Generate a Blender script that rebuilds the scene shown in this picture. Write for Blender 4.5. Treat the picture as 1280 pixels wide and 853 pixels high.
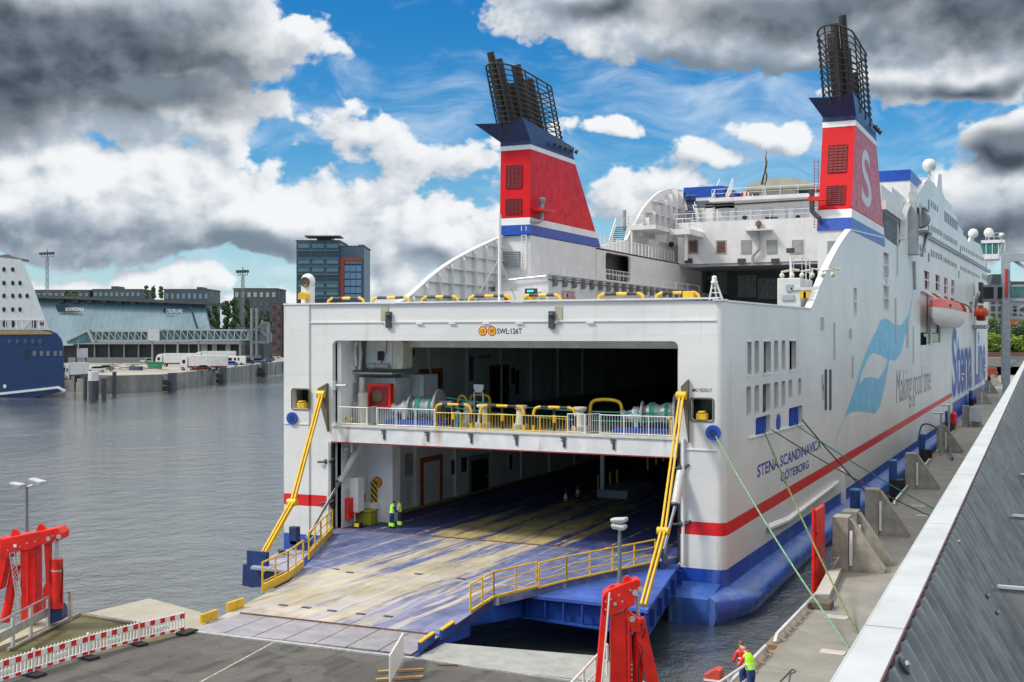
import bpy, bmesh, math, random
from math import sin, cos, tan, atan, atan2, radians, pi, sqrt
from mathutils import Vector, Matrix
from mathutils.geometry import delaunay_2d_cdt
random.seed(7)
S = bpy.context.scene
for o in list(bpy.data.objects): bpy.data.objects.remove(o)
COL = S.collection
# ------------------------------------------------------------------ camera
F = 1462.0; A = radians(25.3); CH = 15.3; HY = 420.0      # ship axis is +Y, port is -X, water is z = 0
cd = bpy.data.cameras.new('camera'); cam = bpy.data.objects.new('camera', cd); COL.objects.link(cam)
cam.location = (0, 0, CH); cam.rotation_euler = (radians(90), 0, A)
cd.sensor_width = 36; cd.lens = F/1280*36; cd.shift_y = -6.5/1280; cd.clip_start = .3; cd.clip_end = 20000
S.camera = cam
# ------------------------------------------------------------------ exposure, sun
S.view_settings.view_transform = 'Standard'; S.view_settings.look = 'None'
S.view_settings.exposure = 0.34; S.view_settings.gamma = 1
SUN_EL = radians(48); SUN_AZ = radians(-128)                 # measured from +Y (ship forward) clockwise
sd = bpy.data.lights.new('sun', 'SUN'); sd.energy = 2.5; sd.angle = radians(10); sd.color = (1, .93, .83)
sun = bpy.data.objects.new('sun', sd); COL.objects.link(sun)
sv = Vector((sin(SUN_AZ)*cos(SUN_EL), cos(SUN_AZ)*cos(SUN_EL), sin(SUN_EL)))
sun.rotation_euler = sv.to_track_quat('Z', 'Y').to_euler(); sun.location = (-40, -20, 80)
# ------------------------------------------------------------------ sky
W = bpy.data.worlds.new('World'); S.world = W; W.use_nodes = True
nt = W.node_tree; nt.nodes.clear()
class G:
    def __init__(s, nt): s.nt = nt
    def n(s, t, **k):
        x = s.nt.nodes.new(t)
        for a, b in k.items(): setattr(x, a, b)
        return x
    def put(s, sock, v):
        if isinstance(v, bpy.types.NodeSocket): s.nt.links.new(v, sock)
        else: sock.default_value = v
    def m(s, op, a, b=0.0, c=0.0, clamp=False):
        x = s.n('ShaderNodeMath', operation=op); x.use_clamp = clamp
        s.put(x.inputs[0], a); s.put(x.inputs[1], b)
        if op in ('MULTIPLY_ADD', 'SMOOTH_MAX', 'COMPARE'): s.put(x.inputs[2], c)
        return x.outputs[0]
    def v(s, op, a, b=(0, 0, 0), sc=None):
        x = s.n('ShaderNodeVectorMath', operation=op); s.put(x.inputs[0], a)
        if op == 'SCALE': s.put(x.inputs[3], sc)
        elif op not in ('LENGTH', 'NORMALIZE'): s.put(x.inputs[1], b)
        return x.outputs[1] if op in ('LENGTH', 'DOT_PRODUCT') else x.outputs[0]
    def step(s, x, a, b, c=0.0, d=1.0):
        k = s.n('ShaderNodeMapRange', interpolation_type='SMOOTHSTEP'); s.put(k.inputs[0], x)
        k.inputs[1].default_value = a; k.inputs[2].default_value = b; k.inputs[3].default_value = c; k.inputs[4].default_value = d
        return k.outputs[0]
    def noise(s, vec, sc, det=4, rough=.5, dist=0, col=False):
        k = s.n('ShaderNodeTexNoise'); s.put(k.inputs['Vector'], vec)
        k.inputs['Scale'].default_value = sc; k.inputs['Detail'].default_value = det
        k.inputs['Roughness'].default_value = rough; k.inputs['Distortion'].default_value = dist
        return k.outputs[1 if col else 0]
    def mix(s, f, a, b, mode='MIX'):
        k = s.n('ShaderNodeMix', data_type='RGBA', blend_type=mode); s.put(k.inputs[0], f)
        for i, q in ((6, a), (7, b)):
            if not isinstance(q, bpy.types.NodeSocket): q = (*q[:3], 1)
            s.put(k.inputs[i], q)
        return k.outputs[2]
g = G(nt)
sky = g.n('ShaderNodeTexSky', sky_type='NISHITA'); sky.sun_disc = False
sky.sun_elevation = SUN_EL; sky.sun_rotation = SUN_AZ; sky.air_density = 1.0; sky.dust_density = .6; sky.ozone_density = 3.0
d = g.n('ShaderNodeTexCoord').outputs['Generated']
R_ = (cos(A), sin(A), 0); F_ = (-sin(A), cos(A), 0)
az = g.m('ARCTAN2', g.v('DOT_PRODUCT', d, R_), g.v('DOT_PRODUCT', d, F_))
sep = g.n('ShaderNodeSeparateXYZ'); nt.links.new(d, sep.inputs[0])
el = g.m('ARCSINE', sep.outputs[2])
cmb = g.n('ShaderNodeCombineXYZ')
nt.links.new(g.m('MULTIPLY', az, 14.62), cmb.inputs[0]); nt.links.new(g.m('MULTIPLY', el, 14.62), cmb.inputs[1])
P0 = cmb.outputs[0]                                         # hundreds of photo pixels of azimuth / elevation
def cp(x, y): return (14.62*atan((x-640)/F), (420-y)/100, 0)
BL = [ # bright-mass ellipses: centre x, y, rx, ry, weight
 (90, 60, 275, 155, 1.5), (300, 70, 80, 62, 1.2), (205, 150, 150, 65, 1.5), (-150, 60, 260, 230, 1.5),
 (60, 255, 330, 70, 1.35), (350, 275, 190, 52, 1.15), (540, 305, 115, 52, 1.0), (180, 365, 150, 42, .9), (40, 215, 200, 35, .8),
 (470, 345, 60, 25, .6), (1000, 25, 400, 72, 1.5), (720, -10, 200, 65, 1.2), (1300, 60, 230, 100, 1.4), (960, 170, 75, 26, .85), (1200, 128, 150, 26, .95),
 (1250, 270, 110, 70, 1.2), (1290, 210, 90, 45, 1.2), (790, 265, 110, 45, .62), (740, 155, 40, 20, .45), (455, 190, 75, 32, .42),
 (380, 45, 80, 40, .55), (590, 215, 80, 40, .45), (620, 380, 900, 25, .5), (870, 210, 60, 20, .4)]
MK = [(60, 292, 250, 30, .85), (330, 308, 220, 22, .7), (220, 30, 120, 60, .6), (950, 90, 300, 30, .8), (1240, 290, 90, 45, .9), (560, 325, 110, 16, .5), (1180, 138, 160, 12, .6)]
DK = [(60, 90, 290, 85, 1.3), (200, 140, 150, 42, 1.0), (-150, 100, 260, 120, 1.2),
 (1060, 20, 320, 44, .8), (1250, 50, 160, 70, 1.0), (760, 15, 90, 30, .6), (1275, 215, 80, 35, 1.0), (1250, 305, 80, 25, .7), (1200, 140, 120, 12, .5)]
def field(p, lst):
    acc = None
    for (x, y, rx, ry, w) in lst:
        c = cp(x, y)
        q = g.v('LENGTH', g.v('MULTIPLY', g.v('SUBTRACT', p, c), (100/rx, 100/ry, 1)))
        q = g.m('MULTIPLY', g.m('SUBTRACT', 1.0, q), w)
        acc = q if acc is None else g.m('SMOOTH_MAX', acc, q, .18)
    return acc
def height(p, off=(0, 0, 0)):
    p = g.v('ADD', p, off)
    w1 = g.v('SCALE', g.v('SUBTRACT', g.noise(p, .55, 3, .5, 0, True), (.5, .5, .5)), sc=1.3)
    pw = g.v('ADD', p, w1)
    n = g.noise(g.v('MULTIPLY', p, (.8, 1.25, 1)), 1.0, 8, .6, .15)
    f = field(pw, BL)
    pv = g.v('ADD', p, g.v('SCALE', g.noise(p, 2.2, 3, .55, 0, True), sc=.55)); puff = None
    for sc_, am in ((1.7, .42), (4.3, .22)):
        vo_ = g.n('ShaderNodeTexVoronoi', feature='F1'); vo_.inputs['Scale'].default_value = sc_; g.put(vo_.inputs['Vector'], g.v('MULTIPLY', pv, (1, 1.2, 1)))
        t_ = g.m('MULTIPLY', g.m('SUBTRACT', .42, vo_.outputs['Distance']), am); puff = t_ if puff is None else g.m('ADD', puff, t_)
    return g.m('ADD', puff, g.m('MULTIPLY_ADD', g.m('SUBTRACT', n, .5), 1.6, f)), pw, n
h0, pw, n0 = height(P0)
h1, _, _ = height(P0, (.13, .18, 0))
dens = g.step(h0, -.06, .13)
# wispy cirrus elsewhere
wn = g.noise(g.v('MULTIPLY', g.v('ADD', P0, g.v('SCALE', g.noise(P0, .4, 2, .5, 0, True), sc=2.0)), (.35, 1.1, 1)), 1.0, 5, .62, .3)
wisp = g.m('MULTIPLY', g.step(wn, .44, .80), .75)
# a broken cloud deck is added behind and overhead, out of view, for its light
dn = field(pw, DK)
dark = g.step(g.m('MULTIPLY_ADD', g.m('SUBTRACT', n0, .5), .75, dn), -.15, .60)
midd = g.step(g.m('MULTIPLY_ADD', g.m('SUBTRACT', n0, .5), 1.0, field(pw, MK)), -.10, .55)
emb = g.m('SUBTRACT', h0, h1)
lit = g.step(emb, -.55, .42)
ccol = g.mix(lit, (.30, .36, .43), (.72, .735, .75))
ccol = g.mix(g.m('MULTIPLY', midd, .85), ccol, g.mix(lit, (.13, .175, .225), (.36, .42, .48)))
ccol = g.mix(g.m('MULTIPLY', dark, .94), ccol, g.mix(g.step(emb, -.5, .5), (.030, .045, .062), (.115, .155, .195)))
hsv = g.n('ShaderNodeHueSaturation'); hsv.inputs['Saturation'].default_value = 1.5; hsv.inputs['Value'].default_value = .086
nt.links.new(sky.outputs[0], hsv.inputs['Color'])
skyc = g.mix(1.0, hsv.outputs[0], (.80, 1.08, 1.15), 'MULTIPLY')
lowf = g.step(sep.outputs[2], 0, .16)
skyc = g.mix(g.m('MULTIPLY', g.m('SUBTRACT', 1.0, lowf), .55), skyc, (.46, .60, .72))
c1 = g.mix(wisp, skyc, (.62, .70, .78))
c2 = g.mix(dens, c1, ccol)
ov = g.noise(g.v('MULTIPLY', d, (2.2, 2.2, 3.0)), 1.0, 4, .55, .4)          # added bright cloud deck above the view, lights the scene and silvers the water
ovm = g.m('MULTIPLY', g.step(ov, .28, .44), g.step(el, .30, .40))
c2 = g.mix(ovm, c2, g.mix(g.step(ov, .5, .75), (1.15, 1.13, 1.08), (.72, .74, .75)))
bg = g.n('ShaderNodeBackground'); nt.links.new(c2, bg.inputs[0]); bg.inputs[1].default_value = 1.0
wo = g.n('ShaderNodeOutputWorld'); nt.links.new(bg.outputs[0], wo.inputs[0])
W.cycles.sampling_method = 'MANUAL'; W.cycles.sample_map_resolution = 512
S.cycles.max_bounces = 8; S.cycles.diffuse_bounces = 7; S.cycles.glossy_bounces = 3

# ------------------------------------------------------------------ points of the photo on real planes
def ray(px, py):
    l = (px-640)/F; u = -(py-HY)/F
    return Vector((-sin(A)+l*cos(A), cos(A)+l*sin(A), u))
C0 = Vector((0, 0, CH))
def PX(px, py, x): r = ray(px, py); return C0 + r*(x/r.x)
def PY(px, py, y): r = ray(px, py); return C0 + r*(y/r.y)
def PZ(px, py, z): r = ray(px, py); return C0 + r*((z-CH)/r.z)
def PD(px, py, dd): return C0 + ray(px, py)*dd

# ------------------------------------------------------------------ materials
MATS = {}
def rgb(h):
    h = h.lstrip('#'); c = [int(h[i:i+2], 16)/255 for i in (0, 2, 4)]
    return tuple(x/12.92 if x <= .04045 else ((x+.055)/1.055)**2.4 for x in c)
def M(name, col, rough=.5, metal=0, var=.12, sc=1.2, bump=0, emit=None, streak=0, scol=(.25, .16, .08), coat=0, spec=.5):
    if name in MATS: return MATS[name]
    m = bpy.data.materials.new(name); m.use_nodes = True; t = m.node_tree; q = G(t)
    b = t.nodes['Principled BSDF']; b.inputs['Roughness'].default_value = rough; b.inputs['Metallic'].default_value = metal
    b.inputs['Specular IOR Level'].default_value = spec
    pos = q.n('ShaderNodeTexCoord').outputs['Object']
    c = (*col, 1)
    if var:
        n = q.noise(pos, sc, 5, .6)
        f = q.step(n, .3, .7, 1-var, 1+var*.6)
        k = q.n('ShaderNodeMix', data_type='RGBA', blend_type='MULTIPLY'); k.inputs[0].default_value = 1
        k.inputs[6].default_value = c; cc = q.n('ShaderNodeCombineColor')
        for i in range(3): t.links.new(f, cc.inputs[i])
        t.links.new(cc.outputs[0], k.inputs[7]); c = k.outputs[2]
        t.links.new(q.step(q.noise(pos, sc*3, 3, .6), .3, .7, max(.03, rough-.1), min(1, rough+.12)), b.inputs['Roughness'])
    if streak:
        n = q.noise(q.v('MULTIPLY', pos, (1.1, 1.1, .09)), 1.6, 6, .65)
        n2 = q.noise(pos, .35, 2, .5)
        c = q.mix(q.m('MULTIPLY', q.m('MULTIPLY', q.step(n, .52, .74), q.step(n2, .4, .6)), streak), c, scol)
    q.put(b.inputs['Base Color'], c)
    if bump:
        bn = q.n('ShaderNodeBump'); bn.inputs['Strength'].default_value = bump; bn.inputs['Distance'].default_value = .05
        t.links.new(q.noise(pos, sc*4, 6, .6), bn.inputs['Height']); t.links.new(bn.outputs[0], b.inputs['Normal'])
    if emit: b.inputs['Emission Color'].default_value = (*emit[0], 1); b.inputs['Emission Strength'].default_value = emit[1]
    MATS[name] = m; return m
white = M('white_paint', (.74, .74, .74), .38, streak=.35, var=.05, sc=.6)
offwhite = M('offwhite_paint', (.62, .63, .62), .5, streak=.55, var=.1, sc=.9)
cream = M('cream_paint', (.60, .58, .50), .5, streak=.6, var=.12)
grey = M('grey_paint', (.30, .32, .33), .45, var=.15)
lgrey = M('light_grey_steel', (.45, .48, .50), .4, metal=.3, var=.15)
dgrey = M('dark_grey_paint', (.05, .055, .06), .5, var=.2)
black = M('black_rubber', (.015, .015, .017), .6, var=.2)
soot = M('sooty_pipe', (.035, .03, .028), .7, var=.4, sc=2)
blue = M('ship_blue', (.012, .065, .38), .35, var=.15, streak=.3, scol=(.10, .13, .22))
dblue = M('dark_blue', (.012, .03, .13), .4, var=.2, streak=.3)
navy = M('navy_hull', (.012, .032, .115), .25, var=.06, sc=.05)
red = M('stack_red', (.60, .004, .010), .45, var=.10, sc=.4, spec=.25)
pink = M('stack_red_pale', (.52, .06, .065), .4, var=.18, sc=.5)
dred = M('dark_red', (.22, .008, .012), .5, var=.15)
bred = M('bright_red', (.74, .014, .008), .45, var=.22, sc=1.6, streak=.75, scol=(.34, .03, .02), bump=.08)
yellow = M('safety_yellow', (.72, .44, .015), .42, var=.15, sc=2, streak=.3)
orange = M('boat_orange', (.75, .085, .012), .4, var=.1, streak=.25)
green = M('rope_green', (.03, .28, .20), .8, var=.3, sc=4)
ropeg = M('rope_dark', (.12, .15, .09), .85, var=.4, sc=5, bump=.3)
ropel = M('rope_pale', (.18, .32, .2), .85, var=.3, sc=5)
glass = M('dark_glass', (.01, .014, .018), .08, var=0)
gglass = M('green_glass', (.03, .16, .15), .1, var=.1)
brick = M('brick_red', (.32, .09, .05), .8, var=.2)
conc = M('concrete', (.33, .31, .27), .85, var=.25, sc=1.5, bump=.3, streak=.5, scol=(.14, .12, .09))
wood = M('timber', (.42, .27, .13), .8, var=.25, sc=4)
silver = M('galvanised', (.55, .57, .58), .35, metal=.6, var=.15, sc=3)
rust = M('door_orange', (.42, .11, .03), .6, var=.2)
cyan = M('swoosh_blue', (.15, .47, .70), .4, var=.06, sc=.4)
txtblue = M('letter_blue', (.015, .045, .32), .4, var=.05)
txtblack = M('letter_black', (.02, .02, .022), .5, var=0)
txtred = M('letter_red', (.4, .02, .03), .5, var=0)
hiviz = M('hi_vis', (.42, .95, .02), .7, var=.1, sc=8, emit=((.4, .9, .02), .10))
skin = M('skin', (.55, .30, .21), .6, var=.08, sc=9)
hair = M('hair', (.10, .06, .035), .8, var=.3, sc=20)
trouser = M('navy_cloth', (.015, .03, .12), .85, var=.2, sc=8)
copper = M('steel_deck_grey', (.25, .27, .27), .6, var=.25, sc=.8)

def hull_material():
    m = bpy.data.materials.new('hull_paint'); m.use_nodes = True; t = m.node_tree; q = G(t); b = t.nodes['Principled BSDF']
    pos = q.n('ShaderNodeNewGeometry').outputs['Position']; s = q.n('ShaderNodeSeparateXYZ'); t.links.new(pos, s.inputs[0]); Yv, Zv = s.outputs[1], s.outputs[2]
    big = q.noise(pos, .12, 3, .5)
    base = q.mix(q.step(big, .3, .7), (.61, .613, .615), (.70, .70, .692))
    # welded plating: faint seams and hungry-horse panels
    for (vec, a) in ((q.m('FRACT', q.m('MULTIPLY', Yv, 1/7.3)), .016), (q.m('FRACT', q.m('MULTIPLY', Zv, 1/2.55)), .014)):
        base = q.mix(q.m('MULTIPLY', q.step(vec, 0, a, 1, 0), .5), base, (.42, .43, .44))
    st = q.noise(q.v('MULTIPLY', pos, (1.0, 1.0, .05)), 1.1, 7, .66)
    base = q.mix(q.m('MULTIPLY', q.m('MULTIPLY', q.step(st, .52, .75), q.step(q.noise(pos, .22, 2), .36, .6)), .55), base, (.47, .42, .33))
    st2 = q.noise(q.v('MULTIPLY', pos, (2.2, 2.2, .06)), 2.0, 3, .6)
    base = q.mix(q.m('MULTIPLY', q.m('MULTIPLY', q.step(st2, .63, .78), q.step(q.noise(pos, .33, 2), .45, .6)), .6), base, (.36, .17, .07))
    zt = q.m('SUBTRACT', Zv, q.m('MULTIPLY', q.m('MAXIMUM', q.m('SUBTRACT', Yv, 64.0), 0.0), .0068))
    rs = q.m('MULTIPLY', q.m('MULTIPLY', q.m('GREATER_THAN', zt, 4.30), q.m('LESS_THAN', zt, 5.03)), q.m('LESS_THAN', Yv, 206.0))
    base = q.mix(rs, base, q.mix(q.step(q.noise(pos, .8, 4), .3, .7), (.60, .010, .012), (.68, .016, .018)))
    zb = q.m('ADD', Zv, q.m('MULTIPLY', q.m('MAXIMUM', q.m('SUBTRACT', Yv, 64.0), 0.0), .0035))
    bl = q.m('MAXIMUM', q.m('LESS_THAN', zb, 2.45), q.m('MULTIPLY', q.m('GREATER_THAN', Yv, 206.0), q.m('LESS_THAN', Zv, 4.2)))
    bcol = q.mix(q.step(q.noise(q.v('MULTIPLY', pos, (1, 1, .15)), .8, 6, .65), .45, .7), (.012, .06, .38), (.08, .15, .42))
    base = q.mix(bl, base, bcol)
    t.links.new(base, b.inputs['Base Color']); b.inputs['Roughness'].default_value = .36
    bn = q.n('ShaderNodeBump'); bn.inputs['Strength'].default_value = .35; bn.inputs['Distance'].default_value = .10
    t.links.new(q.noise(q.v('MULTIPLY', pos, (.45, .45, 1)), .9, 3, .45), bn.inputs['Height']); t.links.new(bn.outputs[0], b.inputs['Normal'])
    return m
hullm = hull_material()
def deck_material(name, kind):
    m = bpy.data.materials.new(name); m.use_nodes = True; t = m.node_tree; q = G(t); b = t.nodes['Principled BSDF']
    pos = q.n('ShaderNodeNewGeometry').outputs['Position']; s = q.n('ShaderNodeSeparateXYZ'); t.links.new(pos, s.inputs[0]); Xv, Yv = s.outputs[0], s.outputs[1]
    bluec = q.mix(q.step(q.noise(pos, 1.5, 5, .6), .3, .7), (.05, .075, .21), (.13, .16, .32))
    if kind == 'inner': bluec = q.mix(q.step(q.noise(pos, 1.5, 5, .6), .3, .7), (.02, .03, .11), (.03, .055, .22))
    wearc = q.mix(q.step(q.noise(pos, .5, 4), .3, .7), (.36, .31, .19), (.52, .47, .35)) if kind == 'ramp' else q.mix(q.step(q.noise(pos, .6, 4), .35, .65), (.30, .26, .14), (.46, .38, .14))
    # tyre lanes run fore and aft, so wear is drawn out along Y
    w = q.noise(q.v('MULTIPLY', pos, (1.0, .075, 1)), .95, 8, .68)
    w = q.m('ADD', w, q.m('MULTIPLY', q.m('SUBTRACT', q.noise(q.v('MULTIPLY', pos, (4.5, .30, 1)), 1.0, 7, .75), .5), .42))
    mid = q.step(q.m('ABSOLUTE', q.m('ADD', Xv, 31.5)), 2.0, 9.0, .11, -.22)
    if kind == 'ramp': mid = q.m('ADD', mid, q.step(Yv, 60, 48, -.03, .06))
    else: mid = q.m('ADD', mid, q.step(Yv, 68, 100, .03, -.12))
    f = q.step(q.m('ADD', w, mid), .52, .62)
    col = q.mix(q.m('MULTIPLY', f, .93), bluec, wearc)
    if kind == 'ramp':                                             # pale lavender-grey patches, stronger towards the tip, purlin ridges every 1.4 m
        col = q.mix(q.m('MULTIPLY', q.step(q.noise(q.v('MULTIPLY', pos, (1, .2, 1)), .9, 5, .6), .4, .65), q.step(Yv, 56, 44, .15, .6)), col, (.33, .33, .44))
        ln = q.m('ABSOLUTE', q.m('SUBTRACT', q.m('FRACT', q.m('MULTIPLY', Xv, 1/1.38)), .5))
        col = q.mix(q.m('MULTIPLY', q.step(ln, .012, .03, 1, 0), q.step(q.noise(q.v('MULTIPLY', pos, (1, .5, 1)), 1.1, 4, .6), .40, .56, 0, .7)), col, (.55, .53, .48))
    else:
        ln = q.m('ABSOLUTE', q.m('SUBTRACT', q.m('FRACT', q.m('MULTIPLY', q.m('ADD', Xv, .9), 1/3.1)), .5))
        col = q.mix(q.m('MULTIPLY', q.step(ln, .02, .03, 1, 0), q.step(q.noise(pos, 1.3, 4, .6), .45, .55, .1, .9)), col, (.62, .42, .03))
    grime = q.noise(q.v('MULTIPLY', pos, (2, .3, 1)), 1.0, 6, .7)
    col = q.mix(q.step(grime, .46, .74, 0, .62), col, (.13, .11, .095))
    rub = q.noise(q.v('MULTIPLY', pos, (2.6, .045, 1)), 1.0, 4, .6); col = q.mix(q.step(rub, .56, .70, 0, .55), col, (.06, .06, .075))
    t.links.new(col, b.inputs['Base Color']); t.links.new(q.step(grime, .3, .7, .45, .8), b.inputs['Roughness'])
    bn = q.n('ShaderNodeBump'); bn.inputs['Strength'].default_value = .3; bn.inputs['Distance'].default_value = .02
    t.links.new(q.noise(pos, 3, 5, .6), bn.inputs['Height']); t.links.new(bn.outputs[0], b.inputs['Normal'])
    return m
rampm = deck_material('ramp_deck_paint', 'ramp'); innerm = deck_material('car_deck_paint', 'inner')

# ------------------------------------------------------------------ mesh builder
LOC = {}
def rootloc(p): return LOC.get(p.name, Vector((0, 0, 0)))
class MB:
    def __init__(s): s.b = bmesh.new()
    def box(s, a, c, rot=None, ctr=None):
        a = Vector(a); c = Vector(c); v = [s.b.verts.new(Vector((x, y, z))) for x in (a.x, c.x) for y in (a.y, c.y) for z in (a.z, c.z)]
        for f in ((0, 1, 3, 2), (4, 6, 7, 5), (0, 4, 5, 1), (2, 3, 7, 6), (0, 2, 6, 4), (1, 5, 7, 3)): s.b.faces.new([v[i] for i in f])
        if rot: 
            ctr = Vector(ctr) if ctr else (a+c)/2
            bmesh.ops.rotate(s.b, verts=v, cent=ctr, matrix=Matrix.Rotation(rot[0], 3, rot[1]))
        return s
    def tube(s, pts, r, n=8, cap=True, closed=False):
        pts = [Vector(p) for p in pts]; rings = []; N = len(pts)
        rr = r if isinstance(r, (list, tuple)) else [r]*N
        up = None
        for i, p in enumerate(pts):
            if closed: t = pts[(i+1) % N]-pts[i-1]
            else: t = pts[min(i+1, N-1)]-pts[max(i-1, 0)]
            if t.length < 1e-9: t = Vector((0, 0, 1))
            t.normalize()
            if up is None: up = Vector((0, 0, 1)) if abs(t.z) < .9 else Vector((1, 0, 0))
            x = t.cross(up)
            if x.length < 1e-4: x = t.cross(Vector((0, 1, 0)))
            x.normalize(); y = x.cross(t); up = y if closed or True else up
            rings.append([s.b.verts.new(p+(x*cos(2*pi*k/n)+y*sin(2*pi*k/n))*rr[i]) for k in range(n)])
        for i in range(N if closed else N-1):
            a, c = rings[i], rings[(i+1) % N]
            for k in range(n): s.b.faces.new((a[k], a[(k+1) % n], c[(k+1) % n], c[k]))
        if cap and not closed:
            s.b.faces.new(rings[0][::-1]); s.b.faces.new(rings[-1])
        return s
    def bar(s, p, q, w, h=None, up=(0, 0, 1)):
        p = Vector(p); q = Vector(q); t = (q-p).normalized(); h = h or w; up = Vector(up)
        x = t.cross(up)
        if x.length < 1e-3: x = t.cross(Vector((0, 1, 0)))
        x.normalize(); y = x.cross(t)
        vs = [[s.b.verts.new(c+x*(i*w/2)+y*(j*h/2)) for i, j in ((-1, -1), (1, -1), (1, 1), (-1, 1))] for c in (p, q)]
        for k in range(4): s.b.faces.new((vs[0][k], vs[0][(k+1) % 4], vs[1][(k+1) % 4], vs[1][k]))
        s.b.faces.new(vs[0][::-1]); s.b.faces.new(vs[1]); return s
    def prism(s, pts, ext):                       # planar polygon (3D points), pushed by ext
        pts = [Vector(p) for p in pts]; ext = Vector(ext)
        return s.plate([pts], ext)
    def plate(s, loops, ext):                     # first loop = outline, the rest = holes
        loops = [[Vector(p) for p in l] for l in loops]; ext = Vector(ext)
        flat = [p for l in loops for p in l]
        nr = Vector((0, 0, 0)); L0 = loops[0]
        for a, b in zip(L0, L0[1:]+L0[:1]): nr += a.cross(b)
        nr.normalize(); ux = nr.orthogonal().normalized(); uy = nr.cross(ux)
        p2 = [Vector((p.dot(ux), p.dot(uy))) for p in flat]
        edges = []; k = 0; rings = []
        for l in loops:
            n = len(l); edges += [(k+i, k+(i+1) % n) for i in range(n)]; rings.append(p2[k:k+n]); k += n
        def inside(c, r):
            w = False
            for a, b in zip(r, r[1:]+r[:1]):
                if (a.y > c.y) != (b.y > c.y) and c.x < (b.x-a.x)*(c.y-a.y)/(b.y-a.y)+a.x: w = not w
            return w
        vo, _, fo, oi, _, _ = delaunay_2d_cdt(p2, edges, [], 0, 1e-6)
        tris = []
        for f in fo:
            c = sum((vo[i] for i in f), Vector((0, 0)))/len(f)
            if inside(c, rings[0]) and not any(inside(c, r) for r in rings[1:]) and all(oi[i] for i in f): tris.append([oi[i][0] for i in f])
        for off, flip in ((Vector((0, 0, 0)), 0), (ext, 1)):
            vs = [s.b.verts.new(p+off) for p in flat]
            for t in tris:
                if len(set(t)) < 3: continue
                try: s.b.faces.new([vs[i] for i in (t[::-1] if flip else t)])
                except ValueError: pass
            if flip: back = vs
            else: front = vs
        k = 0
        for l in loops:
            n = len(l)
            for i in range(n):
                s.b.faces.new((front[k+i], front[k+(i+1) % n], back[k+(i+1) % n], back[k+i]))
            k += n
        return s
    def ball(s, c, r, n=12, sq=(1, 1, 1)):
        r_ = bmesh.ops.create_uvsphere(s.b, u_segments=n, v_segments=max(6, n//2+1), radius=r)
        for v in r_['verts']: v.co = Vector((v.co.x*sq[0], v.co.y*sq[1], v.co.z*sq[2]))+Vector(c)
        return s
    def lathe(s, p, axis, prof, n=20):            # prof: (distance along axis, radius)
        p = Vector(p); t = Vector(axis).normalized()
        up = Vector((0, 0, 1)) if abs(t.z) < .9 else Vector((1, 0, 0)); x = t.cross(up).normalized(); y = x.cross(t); prev = None
        for (dd, r) in prof:
            ring = [s.b.verts.new(p+t*dd+(x*cos(2*pi*k/n)+y*sin(2*pi*k/n))*max(r, .0005)) for k in range(n)]
            if prev:
                for k in range(n): s.b.faces.new((prev[k], prev[(k+1) % n], ring[(k+1) % n], ring[k]))
            else: s.b.faces.new(ring[::-1])
            prev = ring
        s.b.faces.new(prev); return s
def _build(s, name, mat, parent=None, smooth=False, label=None, norm=True, bevel=0):
    if norm: bmesh.ops.recalc_face_normals(s.b, faces=s.b.faces)
    me = bpy.data.meshes.new(name)
    if parent is not None: o0 = rootloc(parent).copy()
    else:
        xs = [v.co for v in s.b.verts]
        o0 = Vector(((min(c.x for c in xs)+max(c.x for c in xs))/2, (min(c.y for c in xs)+max(c.y for c in xs))/2, min(c.z for c in xs)))
    bmesh.ops.translate(s.b, verts=s.b.verts, vec=-o0)
    if smooth:
        es = [e for e in s.b.edges if len(e.link_faces) == 2 and e.calc_face_angle(0) > radians(38)]
        bmesh.ops.split_edges(s.b, edges=es)
        for f in s.b.faces: f.smooth = True
    s.b.to_mesh(me); s.b.free(); me.materials.append(mat)
    o = bpy.data.objects.new(name, me); COL.objects.link(o); LOC[o.name] = o0
    if parent is not None: o.parent = parent
    else: o.location = o0
    if bevel:
        bv = o.modifiers.new('bevel', 'BEVEL'); bv.width = bevel; bv.segments = 2; bv.limit_method = 'ANGLE'
    if label: o['label'] = label
    return o
MB.build = _build
def tag(o, label, cat, group=None, kind=None):
    o['label'] = label; o['category'] = cat
    if group: o['group'] = group
    if kind: o['kind'] = kind
    return o
def struct(o): o['kind'] = 'structure'; return o
def empty(name, loc, label, cat, group=None, rz=0):
    o = bpy.data.objects.new(name, None); COL.objects.link(o); o.location = loc; o.rotation_euler.z = rz
    o.empty_display_size = .5; LOC[o.name] = Vector(loc); return tag(o, label, cat, group)
def copy_tree(o, parent=None):
    c = o.copy(); COL.objects.link(c); c.parent = parent
    for ch in [x for x in bpy.data.objects if x.parent == o]: copy_tree(ch, c)
    return c
def place(proto, first, loc, rz, label, group=None):
    o = proto if first else copy_tree(proto)
    o.location = loc; o.rotation_euler.z = rz; o['label'] = label
    if group: o['group'] = group
    LOC[o.name] = Vector(loc); return o
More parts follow.
